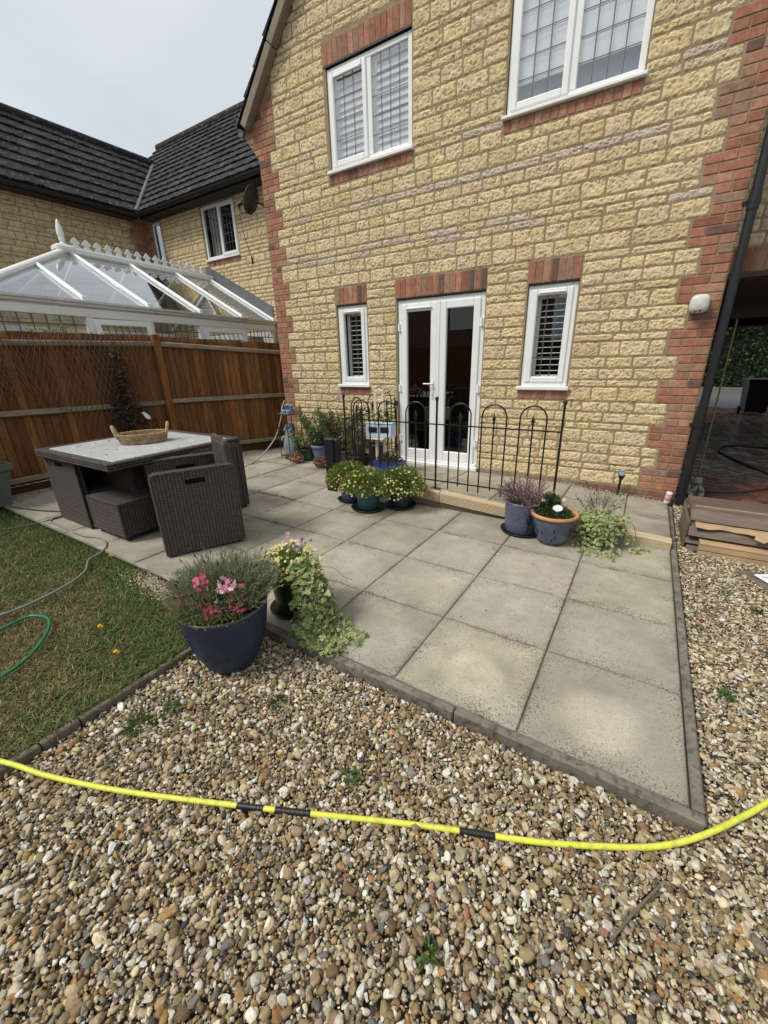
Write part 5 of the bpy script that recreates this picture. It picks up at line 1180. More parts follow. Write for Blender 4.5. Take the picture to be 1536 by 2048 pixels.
saucer(t, .17, MT['black']); pot(t, pot_prof(.105, .128, .265), ramped_pot('teal_plastic', (.008, .026, .032), (.012, .034, .040), 7, .42, .15), .012); soil_part(t, .115, .24); bedding(t, .21, .26, .17, 5000, 320, (.14, .195, .034), YEL+[(.60, .22, .22)], [4, 4, 2, .4], 1.2, .0125, .05, (.07, -.05), True)
P, d = dome(26, .035, .03, 0, 1, .8); m = MB(); flowers(m, P+np.array((-.02, -.14, .345)), d, .010, np.full((26, 3), .62), np.full((26, 3), .5)); m.build('pale_flower_head', MT['petal'], t, False)
# speckled blue pot with the pink-grey shrub
t = thing('speckled_pot', 'speckled purple blue cylinder pot with a feathery pinkish purple shrub', 'plant pot', gp(-1.145, 2.185))
saucer(t, .185, MT['black']); pt_ = ramped_pot('speckled_glaze', (.030, .036, .100), (.15, .16, .24), 95, .35, .4, .15, 90)
pot(t, [(0.001, 0), (.138, 0), (.147, .02), (.160, .27), (.163, .282), (.158, .290), (.148, .288), (.146, .25)], pt_, .012); soil_part(t, .147, .265)
m = MB()                                                             # branch pattern pressed into the glaze
for (a0, h0, a1, h1) in ((-1.05, .03, -.95, .20), (-1.0, .10, -.86, .15), (-1.0, .10, -1.12, .17), (-.98, .14, -.9, .19), (-.98, .05, -.85, .09)):
    m.tube([(.157*math.cos(a0+(a1-a0)*s_)*(1+.03*s_), .157*math.sin(a0+(a1-a0)*s_)*(1+.03*s_), .012+h0+(h1-h0)*s_) for s_ in (0, .5, 1)], .004, 5)
m.build('leaf_motif', MT['black'], t, False)
m = MB(); lf = MB(); 
for k in range(150):
    a = RNG.uniform(0, 2*math.pi); el = RNG.uniform(.25, 1.45); L_ = RNG.uniform(.12, .21); d = np.array((math.cos(a)*math.cos(el)*1.25, math.sin(a)*math.cos(el)*1.25, math.sin(el)))
    b0 = np.array((math.cos(a)*RNG.uniform(0, .11), math.sin(a)*RNG.uniform(0, .11), .285)); e = b0+d*L_
    m.tube([b0, (b0+e)/2+np.array((0, 0, .012)), e], .0016, 4, (.5, .35, .3), False)
    n = 16; s_ = RNG.uniform(.3, 1.05, n); P = b0+(e-b0)*s_[:, None]; dd = d+RNG.normal(0, .6, (n, 3)); leaves(lf, P, dd, RNG.uniform(.016, .030, n), RNG.uniform(.005, .009, n), pick([(.36, .21, .25), (.24, .14, .165), (.48, .33, .35), (.13, .10, .07)], [4, 3, 2, 1], n)*RNG.uniform(.7, 1.2, (n, 1)))
m.build('stem', MT['oldwood'], t, False); lf.build('foliage', MT['leaf'], t, False)
# blue glazed pot with terracotta rim
t = thing('glazed_pot', 'round blue glazed pot with a wide terracotta rim holding low green bedding', 'plant pot', gp(-.865, 2.085))
gl_ = ramped_pot('blue_glaze', (.040, .060, .105), (.075, .105, .155), 9, .22, .7)
pot(t, [(0.001, 0), (.108, 0), (.116, .012), (.142, .07), (.160, .14), (.170, .20), (.174, .226)], gl_, .008)
saucer(t, .122, MT['black'])
m = MB(); m.lathe([(.172, .230), (.186, .236), (.192, .248), (.188, .262), (.176, .266), (.164, .260), (.160, .235), (.158, .20)], (0, 0, .008), 56); m.build('rim', mat('terracotta', (.46, .225, .105), .75, .2, 14, bmp=.2), t, False); soil_part(t, .162, .225)
m = MB()
for k in range(9):
    a = -1.85+RNG.uniform(-.75, .75); z = RNG.uniform(.07, .17); r_ = np.interp(z-.008, [.012, .07, .14, .2], [.116, .142, .160, .170])+.002
    for q in range(5): a2 = a+.055*math.cos(q*1.25); z2 = z+.02*math.sin(q*1.25); m.tube([(r_*math.cos(a), r_*math.sin(a), z), (r_*1.004*math.cos(a2), r_*1.004*math.sin(a2), z2)], .0028, 4, None, False)
m.build('leaf_motif', mat('dark_glaze', (.012, .016, .035), .3), t, False)
P, d = dome(1500, .155, .085, .235, 1.0, .2); m = MB(); leaves(m, P, d+RNG.normal(0, .5, P.shape), RNG.uniform(.014, .03, 1500), RNG.uniform(.008, .014, 1500), jcol((.062, .092, .025), 1500, .55, .15))
P, d = dome(420, .07, .13, .28, 1.0, .2); P[:, 0] -= .045; P[:, 1] += .05; leaves(m, P, d+RNG.normal(0, .5, P.shape), RNG.uniform(.03, .05, 420), RNG.uniform(.016, .026, 420), jcol((.05, .088, .030), 420, .5)); m.build('foliage', MT['leaf'], t, False)
m = MB(); P = np.array([(-.10, .0, .36), (.05, .06, .37), (-.03, .09, .40)]); flowers(m, P, np.array([(0, -1, .5)]*3), .018, np.full((3, 3), .8), np.full((3, 3), .6)); m.build('flower', MT['petal'], t, False)
m = MB(); zc = Vector((-.1, -.75, .65)).normalized(); xc = Vector((1, 0, 0)); yc = zc.cross(xc).normalized(); xc = yc.cross(zc)
Ml = Matrix(((xc.x, yc.x, zc.x, .028), (xc.y, yc.y, zc.y, -.055), (xc.z, yc.z, zc.z, .325), (0, 0, 0, 1)))
m.add([tuple(Ml @ Vector((.040*math.cos(a), .030*math.sin(a), h_))) for h_ in (0, .003) for a in np.linspace(0, 2*math.pi, 33)[:-1]], [tuple(range(32, 64)), tuple(reversed(range(32)))]+[(i, (i+1) % 32, 32+(i+1) % 32, 32+i) for i in range(32)], (.82, .82, .82))
m.tube([tuple(Ml @ Vector((.037*math.cos(a), .027*math.sin(a), .0035))) for a in np.linspace(0, 2*math.pi, 33)], .0016, 4, (.05, .05, .07), False)
m.tube([tuple(Ml @ Vector((0, -.03, .001))), (.028, -.05, .24)], .003, 5, (.8, .8, .8))
for row, yy in ((5, .012), (6, .0), (4, -.012)):
    for q in range(row): m.box(-.022+q*.009, -.016+q*.009, yy-.0022, yy+.0022, .0032, .0042, 0, (.06, .05, .09), Ml)
m.build('plant_label', MT['paint'], t, False)
# ------------------------------------------------------------------ ivy
def ivy_strands(mb, smb, strands, per, size, pale):
    for st_ in strands:
        S = spline(st_, 40); smb.tube(S, .0022, 4, (.5, .45, .3), False)
        n = int(per*np.linalg.norm(np.diff(S, axis=0), axis=1).sum()); i = RNG.uniform(3, 39, n); P = S[i.astype(int)]+RNG.normal(0, .012, (n, 3)); P[:, 2] = np.maximum(P[:, 2], S[i.astype(int)][:, 2]-.004)
        D = np.column_stack([RNG.normal(0, .7, n), RNG.normal(-.3, .7, n), RNG.normal(-.25, .45, n)]); up = np.column_stack([RNG.normal(.0, .4, n), RNG.normal(-.45, .4, n), RNG.normal(.8, .3, n)])
        x = unit(np.cross(D, up)); y = unit(np.cross(up, x)); z = np.cross(x, y); s_ = RNG.uniform(.65, 1.25, n)*size
        Mx = np.stack([x, y, z], 2)*s_[:, None, None]
        ctr = jcol((.14, .20, .055), n, .4, .1); rim = jcol((.62, .62, .32), n, .25, .06); pl_ = RNG.random(n) < pale; rim[~pl_] = ctr[~pl_]*1.7; ctr[RNG.random(n) < pale*.35] = (.30, .33, .11)
        c = np.repeat(rim[:, None, :], 13, 1); c[:, 0] = ctr; k = np.array([2, 5, 7, 8, 10, 12]); c[:, k-0] = .35*rim[:, None]+.65*ctr[:, None]
        mb.inst(IVY_V, IVY_F, Mx, P, c)
t = thing('blue_pot', 'small dark blue glazed pot overflowing with trailing variegated ivy and lavender', 'plant pot', gp(-.530, 2.27))
pot(t, pot_prof(.095, .128, .205, .006, .02, .018), ramped_pot('cobalt_glaze', (.006, .009, .045), (.012, .018, .075), 8, .16, .9), .0); soil_part(t, .11, .185)
iv = MB(); sm_ = MB(); strands = []
for k in range(46):
    a = RNG.uniform(0, 2*math.pi); r1 = RNG.uniform(.11, .15); L_ = RNG.uniform(.02, .18); o = np.array((math.cos(a), math.sin(a)))
    fr = 1 if o[1] < .3 else .5
    strands.append([(o[0]*.04, o[1]*.04, .20), (o[0]*r1*.8, o[1]*r1*.8, .245), (o[0]*(r1+.03), o[1]*(r1+.03), .19), (o[0]*(r1+.05), o[1]*(r1+.05), max(.02, .19-L_*fr))])
for (x, y) in ((-.13, -.16), (-.08, -.22), (-.03, -.25), (.03, -.24), (.08, -.22), (.12, -.27), (.15, -.17), (.24, -.08), (.30, -.02)):
    strands.append([(x*.3, y*.3, .22), (x*.75, y*.6, .22), (x*.95, y*.8, .08), (x*1.1, y*1.05, .015), (x*1.25, y*1.35, .010)])
ivy_strands(iv, sm_, strands, 100, .026, .75); iv.build('ivy', MT['leaf'], t, False); sm_.build('stem', MT['oldwood'], t, False)
def lavender(t, r, z, L0, L1, n, c0, spread=1., heads=20, cx=0., cy=0., hc=(.055, .035, .06)):
    lf = MB(); hd = MB(); st_ = MB()
    for k in range(n):
        a = RNG.uniform(0, 2*math.pi); q = math.sqrt(RNG.random()); el = 1.5-q*spread*RNG.uniform(.8, 1.1); d = np.array((math.cos(a)*math.cos(el), math.sin(a)*math.cos(el), math.sin(el)))
        b0 = np.array((cx+math.cos(a)*q*r, cy+math.sin(a)*q*r, z)); L_ = RNG.uniform(L0, L1)*(1-.18*q); e = b0+d*L_; m_ = 10
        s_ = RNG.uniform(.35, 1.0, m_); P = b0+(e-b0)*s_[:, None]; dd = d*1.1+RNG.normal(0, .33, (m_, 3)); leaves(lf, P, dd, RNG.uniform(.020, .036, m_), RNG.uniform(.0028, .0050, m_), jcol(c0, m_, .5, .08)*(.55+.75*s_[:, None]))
        if k < heads:
            e2 = e+d*RNG.uniform(.02, .05); st_.tube([b0+(e-b0)*.6, e2], .0011, 4, (.30, .32, .2), False); hd.tube([e2, e2+d*.010, e2+d*.020, e2+d*.028], [.002, .005, .0045, .001], 6, jcol(hc, 1, .4)[0], False)
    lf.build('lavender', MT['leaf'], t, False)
    if heads: hd.build('spent_flower_heads', MT['leaf'], t, False)['kind'] = 'stuff'; st_.build('stem', MT['paint'], t, False)
lavender(t, .06, .21, .16, .27, 70, (.17, .20, .115), .75, 16, -.03, .05)
# ------------------------------------------------------------------ big foreground planter
def ribbed():
    m, n, p = new_mat('ribbed_navy'); tc = N(n, 'ShaderNodeTexCoord'); s = N(n, 'ShaderNodeSeparateXYZ'); n.links.new(tc.outputs['Object'], s.inputs[0])
    w_ = mth(n, 'SINE', mth(n, 'ADD', mth(n, 'MULTIPLY', s.outputs[2], 560.), mth(n, 'MULTIPLY', noise(n, 8, 2), 3.)))
    c = mixc(n, ramp(n, noise(n, 5, 5, .65), .35, .7), (.008, .017, .046), (.018, .034, .080)); c = mixc(n, mth(n, 'MULTIPLY', ramp(n, noise(n, 11, 6, .7), .56, .74), .4), c, (.10, .095, .085))
    n.links.new(c, p.inputs['Base Color']); p.inputs['Roughness'].default_value = .42; bump(n, p, w_, .55, .0022); return m
t = thing('large_planter', 'large navy blue ribbed planter with lavender and pink flowers on the gravel', 'planter', (-2.055, -.285, -.052)); t.scale = (.915, .915, .955)
pot(t, [(0.001, 0), (.115, 0), (.125, .01), (.158, .06), (.196, .15), (.222, .25), (.236, .34), (.240, .395)], ribbed(), 0, 72)
m = MB(); m.lathe([(.2405, .395), (.246, .400), (.246, .409), (.241, .413), (.233, .411), (.231, .39), (.228, .35)], (0, 0, 0), 72); m.build('rim', mat('navy_rim', (.075, .070, .070), .4, .2, 12), t, False); soil_part(t, .229, .36)
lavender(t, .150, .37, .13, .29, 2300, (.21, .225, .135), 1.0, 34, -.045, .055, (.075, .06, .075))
m = MB()                                                             # woody middle
for k in range(60):
    a = RNG.uniform(0, 2*math.pi); q = RNG.uniform(.03, .19); m.tube([(-.04+.05*math.cos(a), .05+.05*math.sin(a), .36), (-.04+q*math.cos(a), .05+q*math.sin(a), .36+RNG.uniform(.06, .16))], .0022, 4, (.8, .6, .5), False)
m.build('woody_stems', MT['oldwood'], t, False)['kind'] = 'stuff'
# rim flowers (dark pink), geranium heads and leaves
lf = MB(); n = 1100; a = RNG.uniform(-2.5, -.15, n); r_ = RNG.uniform(.13, .25, n); P = np.column_stack([r_*np.cos(a), r_*np.sin(a), .40+RNG.uniform(0, .055, n)]); leaves(lf, P, RNG.normal(0, .7, (n, 3))+np.array((0, 0, .8)), RNG.uniform(.015, .03, n), RNG.uniform(.007, .012, n), jcol((.16, .21, .06), n, .4))
n = 10; P = np.array([(.03, -.12, .43), (.07, -.13, .45), (.11, -.10, .44), (.09, -.16, .42), (.05, -.15, .41), (.0, -.13, .42), (.14, -.03, .50), (.18, -.02, .47), (.12, .02, .47), (.02, -.17, .405)])
x = unit(RNG.normal(size=(n, 3))); z = unit(np.column_stack([RNG.normal(0, .3, n), RNG.normal(-.8, .2, n), RNG.normal(.7, .2, n)])); x = unit(np.cross(z, x)); y = np.cross(z, x); Mx = np.stack([x, y, z], 2)*RNG.uniform(.024, .034, n)[:, None, None]
gv = [(0, 0, 0)]+[(math.cos(q)*(1+.06*math.cos(q*9)), math.sin(q)*(1+.06*math.cos(q*9)), .18) for q in np.linspace(.25, 2*math.pi-.25, 17)]+[(math.cos(q)*.62, math.sin(q)*.62, .08) for q in np.linspace(.25, 2*math.pi-.25, 17)]
gf3 = np.array([(0, 18+i, 19+i) for i in range(16)]); gf4 = np.array([(18+i, 1+i, 2+i, 19+i) for i in range(16)])
gc = np.zeros((n, 35, 3)); gc[:, 0] = (.13, .17, .05); gc[:, 1:18] = (.36, .20, .10); gc[:, 18:] = (.20, .085, .045)
lf.inst(np.array(gv), gf3, Mx, P, gc); k0 = lf.n-n*35
lf.f.setdefault(4, []).append((gf4[None]+(np.arange(n)*35)[:, None, None]).reshape(-1, 4)+k0); lf.sm.setdefault(4, []).append(np.zeros(n*16, bool)); lf.mi.setdefault(4, []).append(np.zeros(n*16, int))
lf.build('foliage', MT['leaf'], t, False)
m = MB(); n = 130; cs = np.array([(-.13, -.175), (-.085, -.195), (-.16, -.13), (-.01, -.16), (.05, -.14), (.12, -.19), (.14, -.16), (.155, -.145), (.215, -.09), (.235, -.045), (.17, -.07), (-.05, -.17)]); ii = RNG.integers(0, len(cs), n); P = np.column_stack([cs[ii]+RNG.normal(0, .011, (n, 2)), .462+RNG.normal(0, .012, n)]); col = pick([(.60, .025, .12), (.74, .08, .22), (.45, .015, .08)], [3, 2, 2], n)
flowers(m, P, np.column_stack([RNG.normal(0, .4, n), RNG.normal(-.5, .4, n), RNG.normal(.8, .2, n)]), RNG.uniform(.009, .014, n), col, col*.5); m.build('crimson_flowers', MT['petal'], t, False)['kind'] = 'stuff'
m = MB(); s_ = MB()
for (c, k, cols) in (((.010, -.09, .575), 13, [(.80, .16, .27), (.74, .12, .22), (.85, .3, .42)]), ((.125, -.055, .565), 10, [(.88, .62, .70), (.86, .78, .80), (.82, .35, .50)]), ((.165, -.03, .565), 9, [(.82, .30, .48), (.86, .70, .76)]), ((-.005, -.10, .52), 4, [(.78, .14, .25)]), ((.09, -.09, .53), 3, [(.8, .45, .5)])):
    P = np.array(c)+RNG.normal(0, .019, (k, 3)); col = pick(cols, [1]*len(cols), k); flowers(m, P, np.column_stack([RNG.normal(0, .5, k), RNG.normal(-.8, .3, k), RNG.normal(.5, .4, k)]), RNG.uniform(.015, .022, k), col, col*.8); s_.tube([(c[0]*.8, c[1]*.7, .38), (c[0], c[1], c[2]-.01)], .0025, 5, (.35, .42, .15))
m.build('pink_geraniums', MT['petal'], t, False); s_.build('stem', MT['paint'], t, False)
# green pot with pansies, yellow trailing flowers and ivy behind it
t = thing('green_pot', 'dark green pot of pansies and variegated ivy behind the navy lavender planter', 'plant pot', gp(-2.055, .205))
saucer(t, .155, MT['black']); pot(t, pot_prof(.105, .135, .27), ramped_pot('bottle_green', (.006, .016, .011), (.010, .024, .017), 7, .4, .2), .012); soil_part(t, .12, .25)
lf = MB(); P, d = dome(1900, .15, .14, .27, 1.15, .2); P[:, 2] += .01; leaves(lf, P, d+RNG.normal(0, .5, P.shape), RNG.uniform(.02, .036, 1900), RNG.uniform(.007, .013, 1900), jcol((.19, .24, .05), 1900, .45)); lf.build('foliage', MT['leaf'], t, False)
m = MB(); P, d = dome(340, .17, .165, .28, 1.15, .95); P = P[(P[:, 2] > .30)]; n = len(P); col = pick(YEL, [3, 4, 1], n); flowers(m, P, d[:n]*.6+np.array((0, -.4, .6)), RNG.uniform(.009, .014, n), col, col*np.array((.9, .8, .4))); m.build('yellow_flowers', MT['petal'], t, False)['kind'] = 'stuff'
m = MB(); n = 20; P = np.column_stack([np.clip(RNG.normal(-.02, .06, n), -.12, .08), np.clip(RNG.normal(.06, .045, n), -.03, .12), .432+RNG.normal(0, .012, n)]); col = np.where((P[:, 0] < -.03)[:, None], pick([(.68, .22, .42), (.75, .40, .50)], [1, 1], n), pick([(.25, .17, .45), (.12, .07, .28), (.45, .36, .64)], [2, 2, 1], n)); flowers(m, P, np.array((0, -.6, .7))+RNG.normal(0, .3, (n, 3)), RNG.uniform(.013, .018, n), col, col*.5)
flowers(m, np.array([(-.005, -.135, .40)]), np.array([(.1, -.9, .4)]), .02, np.array([(.42, .36, .75)]), np.array([(.8, .75, .6)])); m.build('pansies', MT['petal'], t, False)['kind'] = 'stuff'
iv = MB(); sm_ = MB(); strands = []
for k in range(66):
    u_ = RNG.random(); a = -.62+.95*u_+RNG.normal(0, .10); o = np.array((math.cos(a), math.sin(a))); reach = RNG.uniform(.10, .46) if -.9 < a < .15 else RNG.uniform(.03, .16)
    e = .15+reach; strands.append([(o[0]*.05+.02, o[1]*.05, .30), (o[0]*.11+.03, o[1]*.11, .345+RNG.normal(0, .02)), (o[0]*(.13+reach*.25)+.03, o[1]*(.13+reach*.25), .24), (o[0]*(.15+reach*.5)+.02, max(-.21, o[1]*(.17+reach*.6)-.03), max(.03, .22-reach*.42)), (o[0]*e*.95, max(-.235, o[1]*e-.06), .015)])
ivy_strands(iv, sm_, strands, 78, .033, .6); iv.build('ivy', MT['leaf'], t, False)
for pts in ([(.15, .06, .30), (.25, .10, .31), (.33, .10, .27), (.38, .12, .25)], [(.16, 0, .2), (.28, -.02, .2), (.34, .02, .16)]): sm_.tube(spline(pts, 16), .002, 4, (.5, .4, .3), False)
sm_.build('stem', MT['oldwood'], t, False)
# ------------------------------------------------------------------ corner by the house: plant stand, figure, pots of fuchsia
ps = thing('plant_stand', 'rusty wire plant stand with two shelves in front of the house\'s brick corner', 'plant stand', gp(-5.10, 3.36), R(-20))
m = MB(); w_, d_ = .165, .12; rust = mat('rusty_wire', (.055, .035, .025), .7, .4, 30)
for sx in (-1, 1):
    m.tube([(sx*w_, -d_, 0), (sx*w_, -d_, .80)], .007, 6); m.tube([(sx*w_, d_, 0), (sx*w_, d_, .88)], .007, 6)
for z in (.055, .72): m.tube([(-w_, -d_, z), (w_, -d_, z), (w_, d_, z), (-w_, d_, z), (-w_, -d_, z)], .006, 6)
m.build('frame', rust, ps, False)
for z in (.055, .72):
    m = MB()
    for i in range(7): m.tube([(-w_+.33*i/6, -d_, z), (-w_+.33*i/6, d_, z)], .004, 5)
    m.box(-w_, w_, -d_, d_, z+.003, z+.008); m.build('shelf', rust, ps, False)
def local(t, p): c, s = math.cos(t.rotation_euler[2]), math.sin(t.rotation_euler[2]); return (t.location.x+c*p[0]-s*p[1], t.location.y+s*p[0]+c*p[1], t.location.z+p[2])
def blob(mb, pts, rad, seg=14, col=None): mb.tube(pts, rad, seg, col)
bt = thing('boot_ornament', 'small pair of blue glazed boots on the plant stand\'s upper shelf', 'ornament', local(ps, (0.0, -.01, .729)), R(-10))
for sx in (-1, 1):
    m = MB(); x = sx*.052
    m.tube(spline([(x, .04, .0), (x, .04, .04), (x, .035, .075), (x, .03, .12)], 12), np.linspace(.040, .037, 12), 14, (.16, .22, .36)); m.tube(spline([(x, .04, .022), (x, .0, .026), (x, -.045, .022), (x, -.07, .016)], 12), [.030, .032, .033, .034, .035, .036, .036, .035, .033, .03, .024, .010], 14, (.22, .30, .44)); m.box(x-.036, x+.036, -.078, .075, 0, .010, .004, (.55, .58, .6))
    for k in range(4): m.tube([(x-.022, -.012-.012*k+.02, .058-.006*k), (x+.022, -.018-.012*k+.02, .058-.006*k)], .004, 5, (.65, .7, .75))
    m.tube([(x-.04, .03, .118), (x, -.008, .122), (x+.04, .03, .118), (x, .07, .118), (x-.04, .03, .118)], .010, 8, (.42, .50, .62)); m.build('boot', attr_mat('glazed_boot', .22, 0, 1, .5, .35, 30, coat=.6), bt, False)
fg = thing('trouser_ornament', 'pale blue grey stone ornament shaped like plump dungarees on the lower shelf', 'ornament', local(ps, (0.02, -.01, .064)), R(-5))
m = MB(); sc_ = attr_mat('weathered_cast_stone', .8, .5, 40, .25, .25, 18)
prof = [(0.001, 0), (.10, 0), (.118, .03), (.122, .08), (.132, .14), (.138, .19), (.124, .25), (.104, .30), (.090, .34), (.082, .38), (.086, .42)]
V_ = []; seg = 40
for (r_, z) in prof:
    for k in range(seg):
        a = 2*math.pi*k/seg; cl_ = 1-.22*math.exp(-(((a-1.5*math.pi)/.20)**2))*max(0, 1-z/.2) - .16*math.exp(-(((a-.5*math.pi)/.20)**2))*max(0, 1-z/.2); cl_ += .025*math.sin(z*95+2.2*math.cos(a*2)); V_.append((r_*cl_*1.08*math.cos(a), r_*cl_*.78*math.sin(a), z))
m.add(V_, [(i*seg+k, i*seg+(k+1) % seg, (i+1)*seg+(k+1) % seg, (i+1)*seg+k) for i in range(len(prof)-1) for k in range(seg)], (.25, .285, .30), True)
for sx in (-1, 1):
    m.tube([(sx*.06, -.07, .40), (sx*.075, -.03, .44), (sx*.05, .04, .43)], .018, 8, (.25, .285, .30)); m.tube([(sx*.105, -.03, .30), (sx*.135, -.06, .27), (sx*.13, -.07, .235)], [.026, .026, .02], 8, (.25, .28, .29))
m.build('body', sc_, fg, False)
m = MB(); m.lathe([(.075, .40), (.088, .43), (.080, .49), (.075, .50), (.02, .47)], (0, 0, 0), 24, (.09, .125, .19), True, 1.05, .8); m.build('blue_waistband', attr_mat('blue_glaze_band', .35, .3, 40), fg, False)
def shrub(t, nb, base_z, H, spread, lc, nl, lsz, fl=None, nf=0, seed_up=1.0):
    st_ = MB(); lf = MB(); fm = MB(); tips = []
    for k in range(nb):
        a = RNG.uniform(0, 2*math.pi); d = np.array((math.cos(a)*spread, math.sin(a)*spread, seed_up)); L_ = H*RNG.uniform(.6, 1.05); d = d/np.linalg.norm(d)
        b0 = np.array((math.cos(a)*.03, math.sin(a)*.03, base_z)); e = b0+d*L_; mid = (b0+e)/2+np.array((0, 0, .06*L_)); S = spline([b0, mid, e+np.array((0, 0, -.05*L_))], 14); st_.tube(S, np.linspace(.004, .0018, 14), 5, (.7, .5, .4), False)
        P = S[RNG.integers(3, 14, nl)]+RNG.normal(0, .03, (nl, 3)); leaves(lf, P, RNG.normal(0, .6, (nl, 3))+np.array((d[0], d[1], -.15)), RNG.uniform(.7, 1.3, nl)*lsz, RNG.uniform(.7, 1.2, nl)*lsz*.5, jcol(lc, nl, .45, .12)); tips.append(P)
    st_.build('stem', MT['oldwood'], t, False); lf.build('foliage', MT['leaf'], t, False)
    if nf:
        tp_ = np.concatenate(tips); P = tp_[RNG.choice(len(tp_), nf)]+np.column_stack([RNG.normal(0, .02, (nf, 2)), RNG.normal(-.02, .02, nf)]); col = pick(fl, [1]*len(fl), nf)
        leaves(fm, P, np.column_stack([RNG.normal(0, .3, (nf, 2)), np.full(nf, -1.)]), RNG.uniform(.025, .042, nf), RNG.uniform(.010, .016, nf), col)
        leaves(fm, P, np.column_stack([RNG.normal(0, .9, (nf, 2)), np.full(nf, -.5)]), .022, .008, col*.8); fm.build('drooping_flowers', MT['petal'], t, False)['kind'] = 'stuff'
PINK = [(.62, .18, .15), (.66, .28, .24), (.55, .10, .12), (.72, .42, .36)]
t = thing('fuchsia_pot', 'low dark green pot of leafy pink fuchsia right of the plant stand', 'plant pot', gp(-4.83, 3.43)); pot(t, pot_prof(.105, .135, .19), ramped_pot('dk_green', (.010, .040, .026), (.016, .055, .035), 8, .4, .2)); soil_part(t, .118, .17)
shrub(t, 20, .17, .36, .75, (.17, .24, .07), 40, .045, PINK, 50)
t = thing('fuchsia_pot', 'faded blue tapered pot of tall leafy fuchsia against the stone wall', 'plant pot', gp(-4.58, 3.45)); pot(t, pot_prof(.085, .135, .27, .012, .05), ramped_pot('faded_blue', (.11, .15, .27), (.19, .23, .35), 6, .5, .1)); soil_part(t, .12, .24)
shrub(t, 24, .24, .62, .42, (.13, .185, .065), 44, .055, PINK, 60)
t = thing('fuchsia_shrub', 'bushy dark fuchsia full of red flowers under the narrow left window', 'shrub', gp(-4.13, 3.42)); 
pot(t, pot_prof(.10, .14, .24), ramped_pot('grey_pot', (.10, .09, .08), (.16, .15, .13), 8, .7, 0)); soil_part(t, .12, .21)
shrub(t, 34, .22, .74, .48, (.085, .11, .04), 50, .050, PINK+[(.40, .035, .05)], 140)
t = thing('leafy_shrub', 'dense grey green shrub behind the railing, next to the pale stand', 'shrub', gp(-3.72, 3.30)); pot(t, pot_prof(.10, .14, .22), ramped_pot('black_pot', (.012, .012, .013), (.02, .02, .02), 8, .5, 0)); soil_part(t, .12, .2)
shrub(t, 30, .20, .50, .55, (.095, .105, .055), 46, .036, [(.4, .2, .2)], 12)
t = thing('little_pot', 'tiny terracotta pot of pinkish foliage on the slabs beside the black post', 'plant pot', gp(-4.32, 3.12)); pot(t, pot_prof(.06, .085, .10), mat('terracotta_dark', (.22, .11, .07), .8)); P, d = dome(300, .085, .08, .09, 1.1, .2); m = MB(); leaves(m, P, d+RNG.normal(0, .5, P.shape), .035, .014, pick([(.28, .16, .13), (.14, .13, .07), (.42, .22, .20)], [2, 2, 1], 300)); m.build('foliage', MT['leaf'], t, False)
t = thing('little_pot', 'tiny terracotta pot of drooping pink flowers at the foot of the plant stand', 'plant pot', gp(-4.86, 3.18)); pot(t, pot_prof(.05, .07, .085), mat('terracotta_small', (.34, .16, .09), .8)); P, d = dome(140, .09, .10, .07, 1.2, .3); m = MB(); leaves(m, P, d+RNG.normal(0, .5, P.shape), .04, .016, pick([(.45, .17, .15), (.12, .15, .06), (.62, .36, .32)], [2, 2, 1.4], 140)); m.build('foliage', MT['petal'], t, False)
# cream stand with the pale blue box planter
cs = thing('hanging_stand', 'cream painted two legged plant stand behind the railing', 'plant stand', (-3.12, 2.93, sp_z(-3.12, 2.93)))
m = MB(); cream = mat('cream_paint', (.68, .62, .46), .5, .08, 10)
for x in (-.055, .055):
    m.box(x-.014, x+.014, -.02, .02, 0, .93, .003)
m.box(-.0405, .0405, -.012, .012, .84, .87, .002)
m.tube([(-.045+.0, 0, .93), (-.03, 0, .965), (0, 0, .98), (.03, 0, .965), (.045, 0, .93)], .009, 8); m.box(-.12, .12, -.15, .16, .40, .415, .003)
m.build('frame', cream, cs, False)
bx = thing('box_planter', 'pale blue caravan shaped box planter with dark windows and yellow flowers behind the railing', 'planter', (-3.10, 2.93, sp_z(-3.1, 2.93)+.416), R(12))
m = MB(); pb = mat('pale_blue_paint', (.55, .64, .74), .5, .08, 10); m.box(-.17, .17, -.11, .11, 0, .17, .012); m.box(-.175, .175, -.115, .115, .172, .186, .004); m.build('box', pb, bx, False)
for (x0, x1) in ((-.13, -.02), (.02, .13)): m = MB(); m.box(x0, x1, -.115, -.1105, .065, .135, .002); m.build('window', MT['black'], bx, False)
m = MB(); m.box(-.1745, -.1705, -.07, .07, .065, .135, .001); m.build('window', MT['black'], bx, False)
P, d = dome(420, .14, .13, .18, 1.2, .2); P[:, 1] *= .7; m = MB(); leaves(m, P, d+RNG.normal(0, .5, P.shape), RNG.uniform(.03, .05, 420), RNG.uniform(.01, .018, 420), jcol((.17, .20, .05), 420, .5)); m.build('foliage', MT['leaf'], bx, False)
P, d = dome(40, .15, .15, .19, 1.2, .9); P[:, 1] *= .7; m = MB(); col = pick(YEL, [1, 1, 2], 40); flowers(m, P, d, .016, col, col*.7); m.build('yellow_flowers', MT['petal'], bx, False)['kind'] = 'stuff'
tr = thing('plant_trough', 'bright blue trough with dark purple plants on the raised path behind the railing', 'trough', (-2.92, 2.80, sp_z(-2.92, 2.8)), R(8))
m = MB(); frustum(m, .30, .16, .36, .20, 0, .15); m.build('trough', ramped_pot('bright_blue', (.02, .05, .22), (.03, .07, .30), 8, .35, .2), tr, False)
m = MB(); m.box(-.165, .165, -.085, .085, .13, .1515); m.build('soil', MT['soil_'], tr, False)
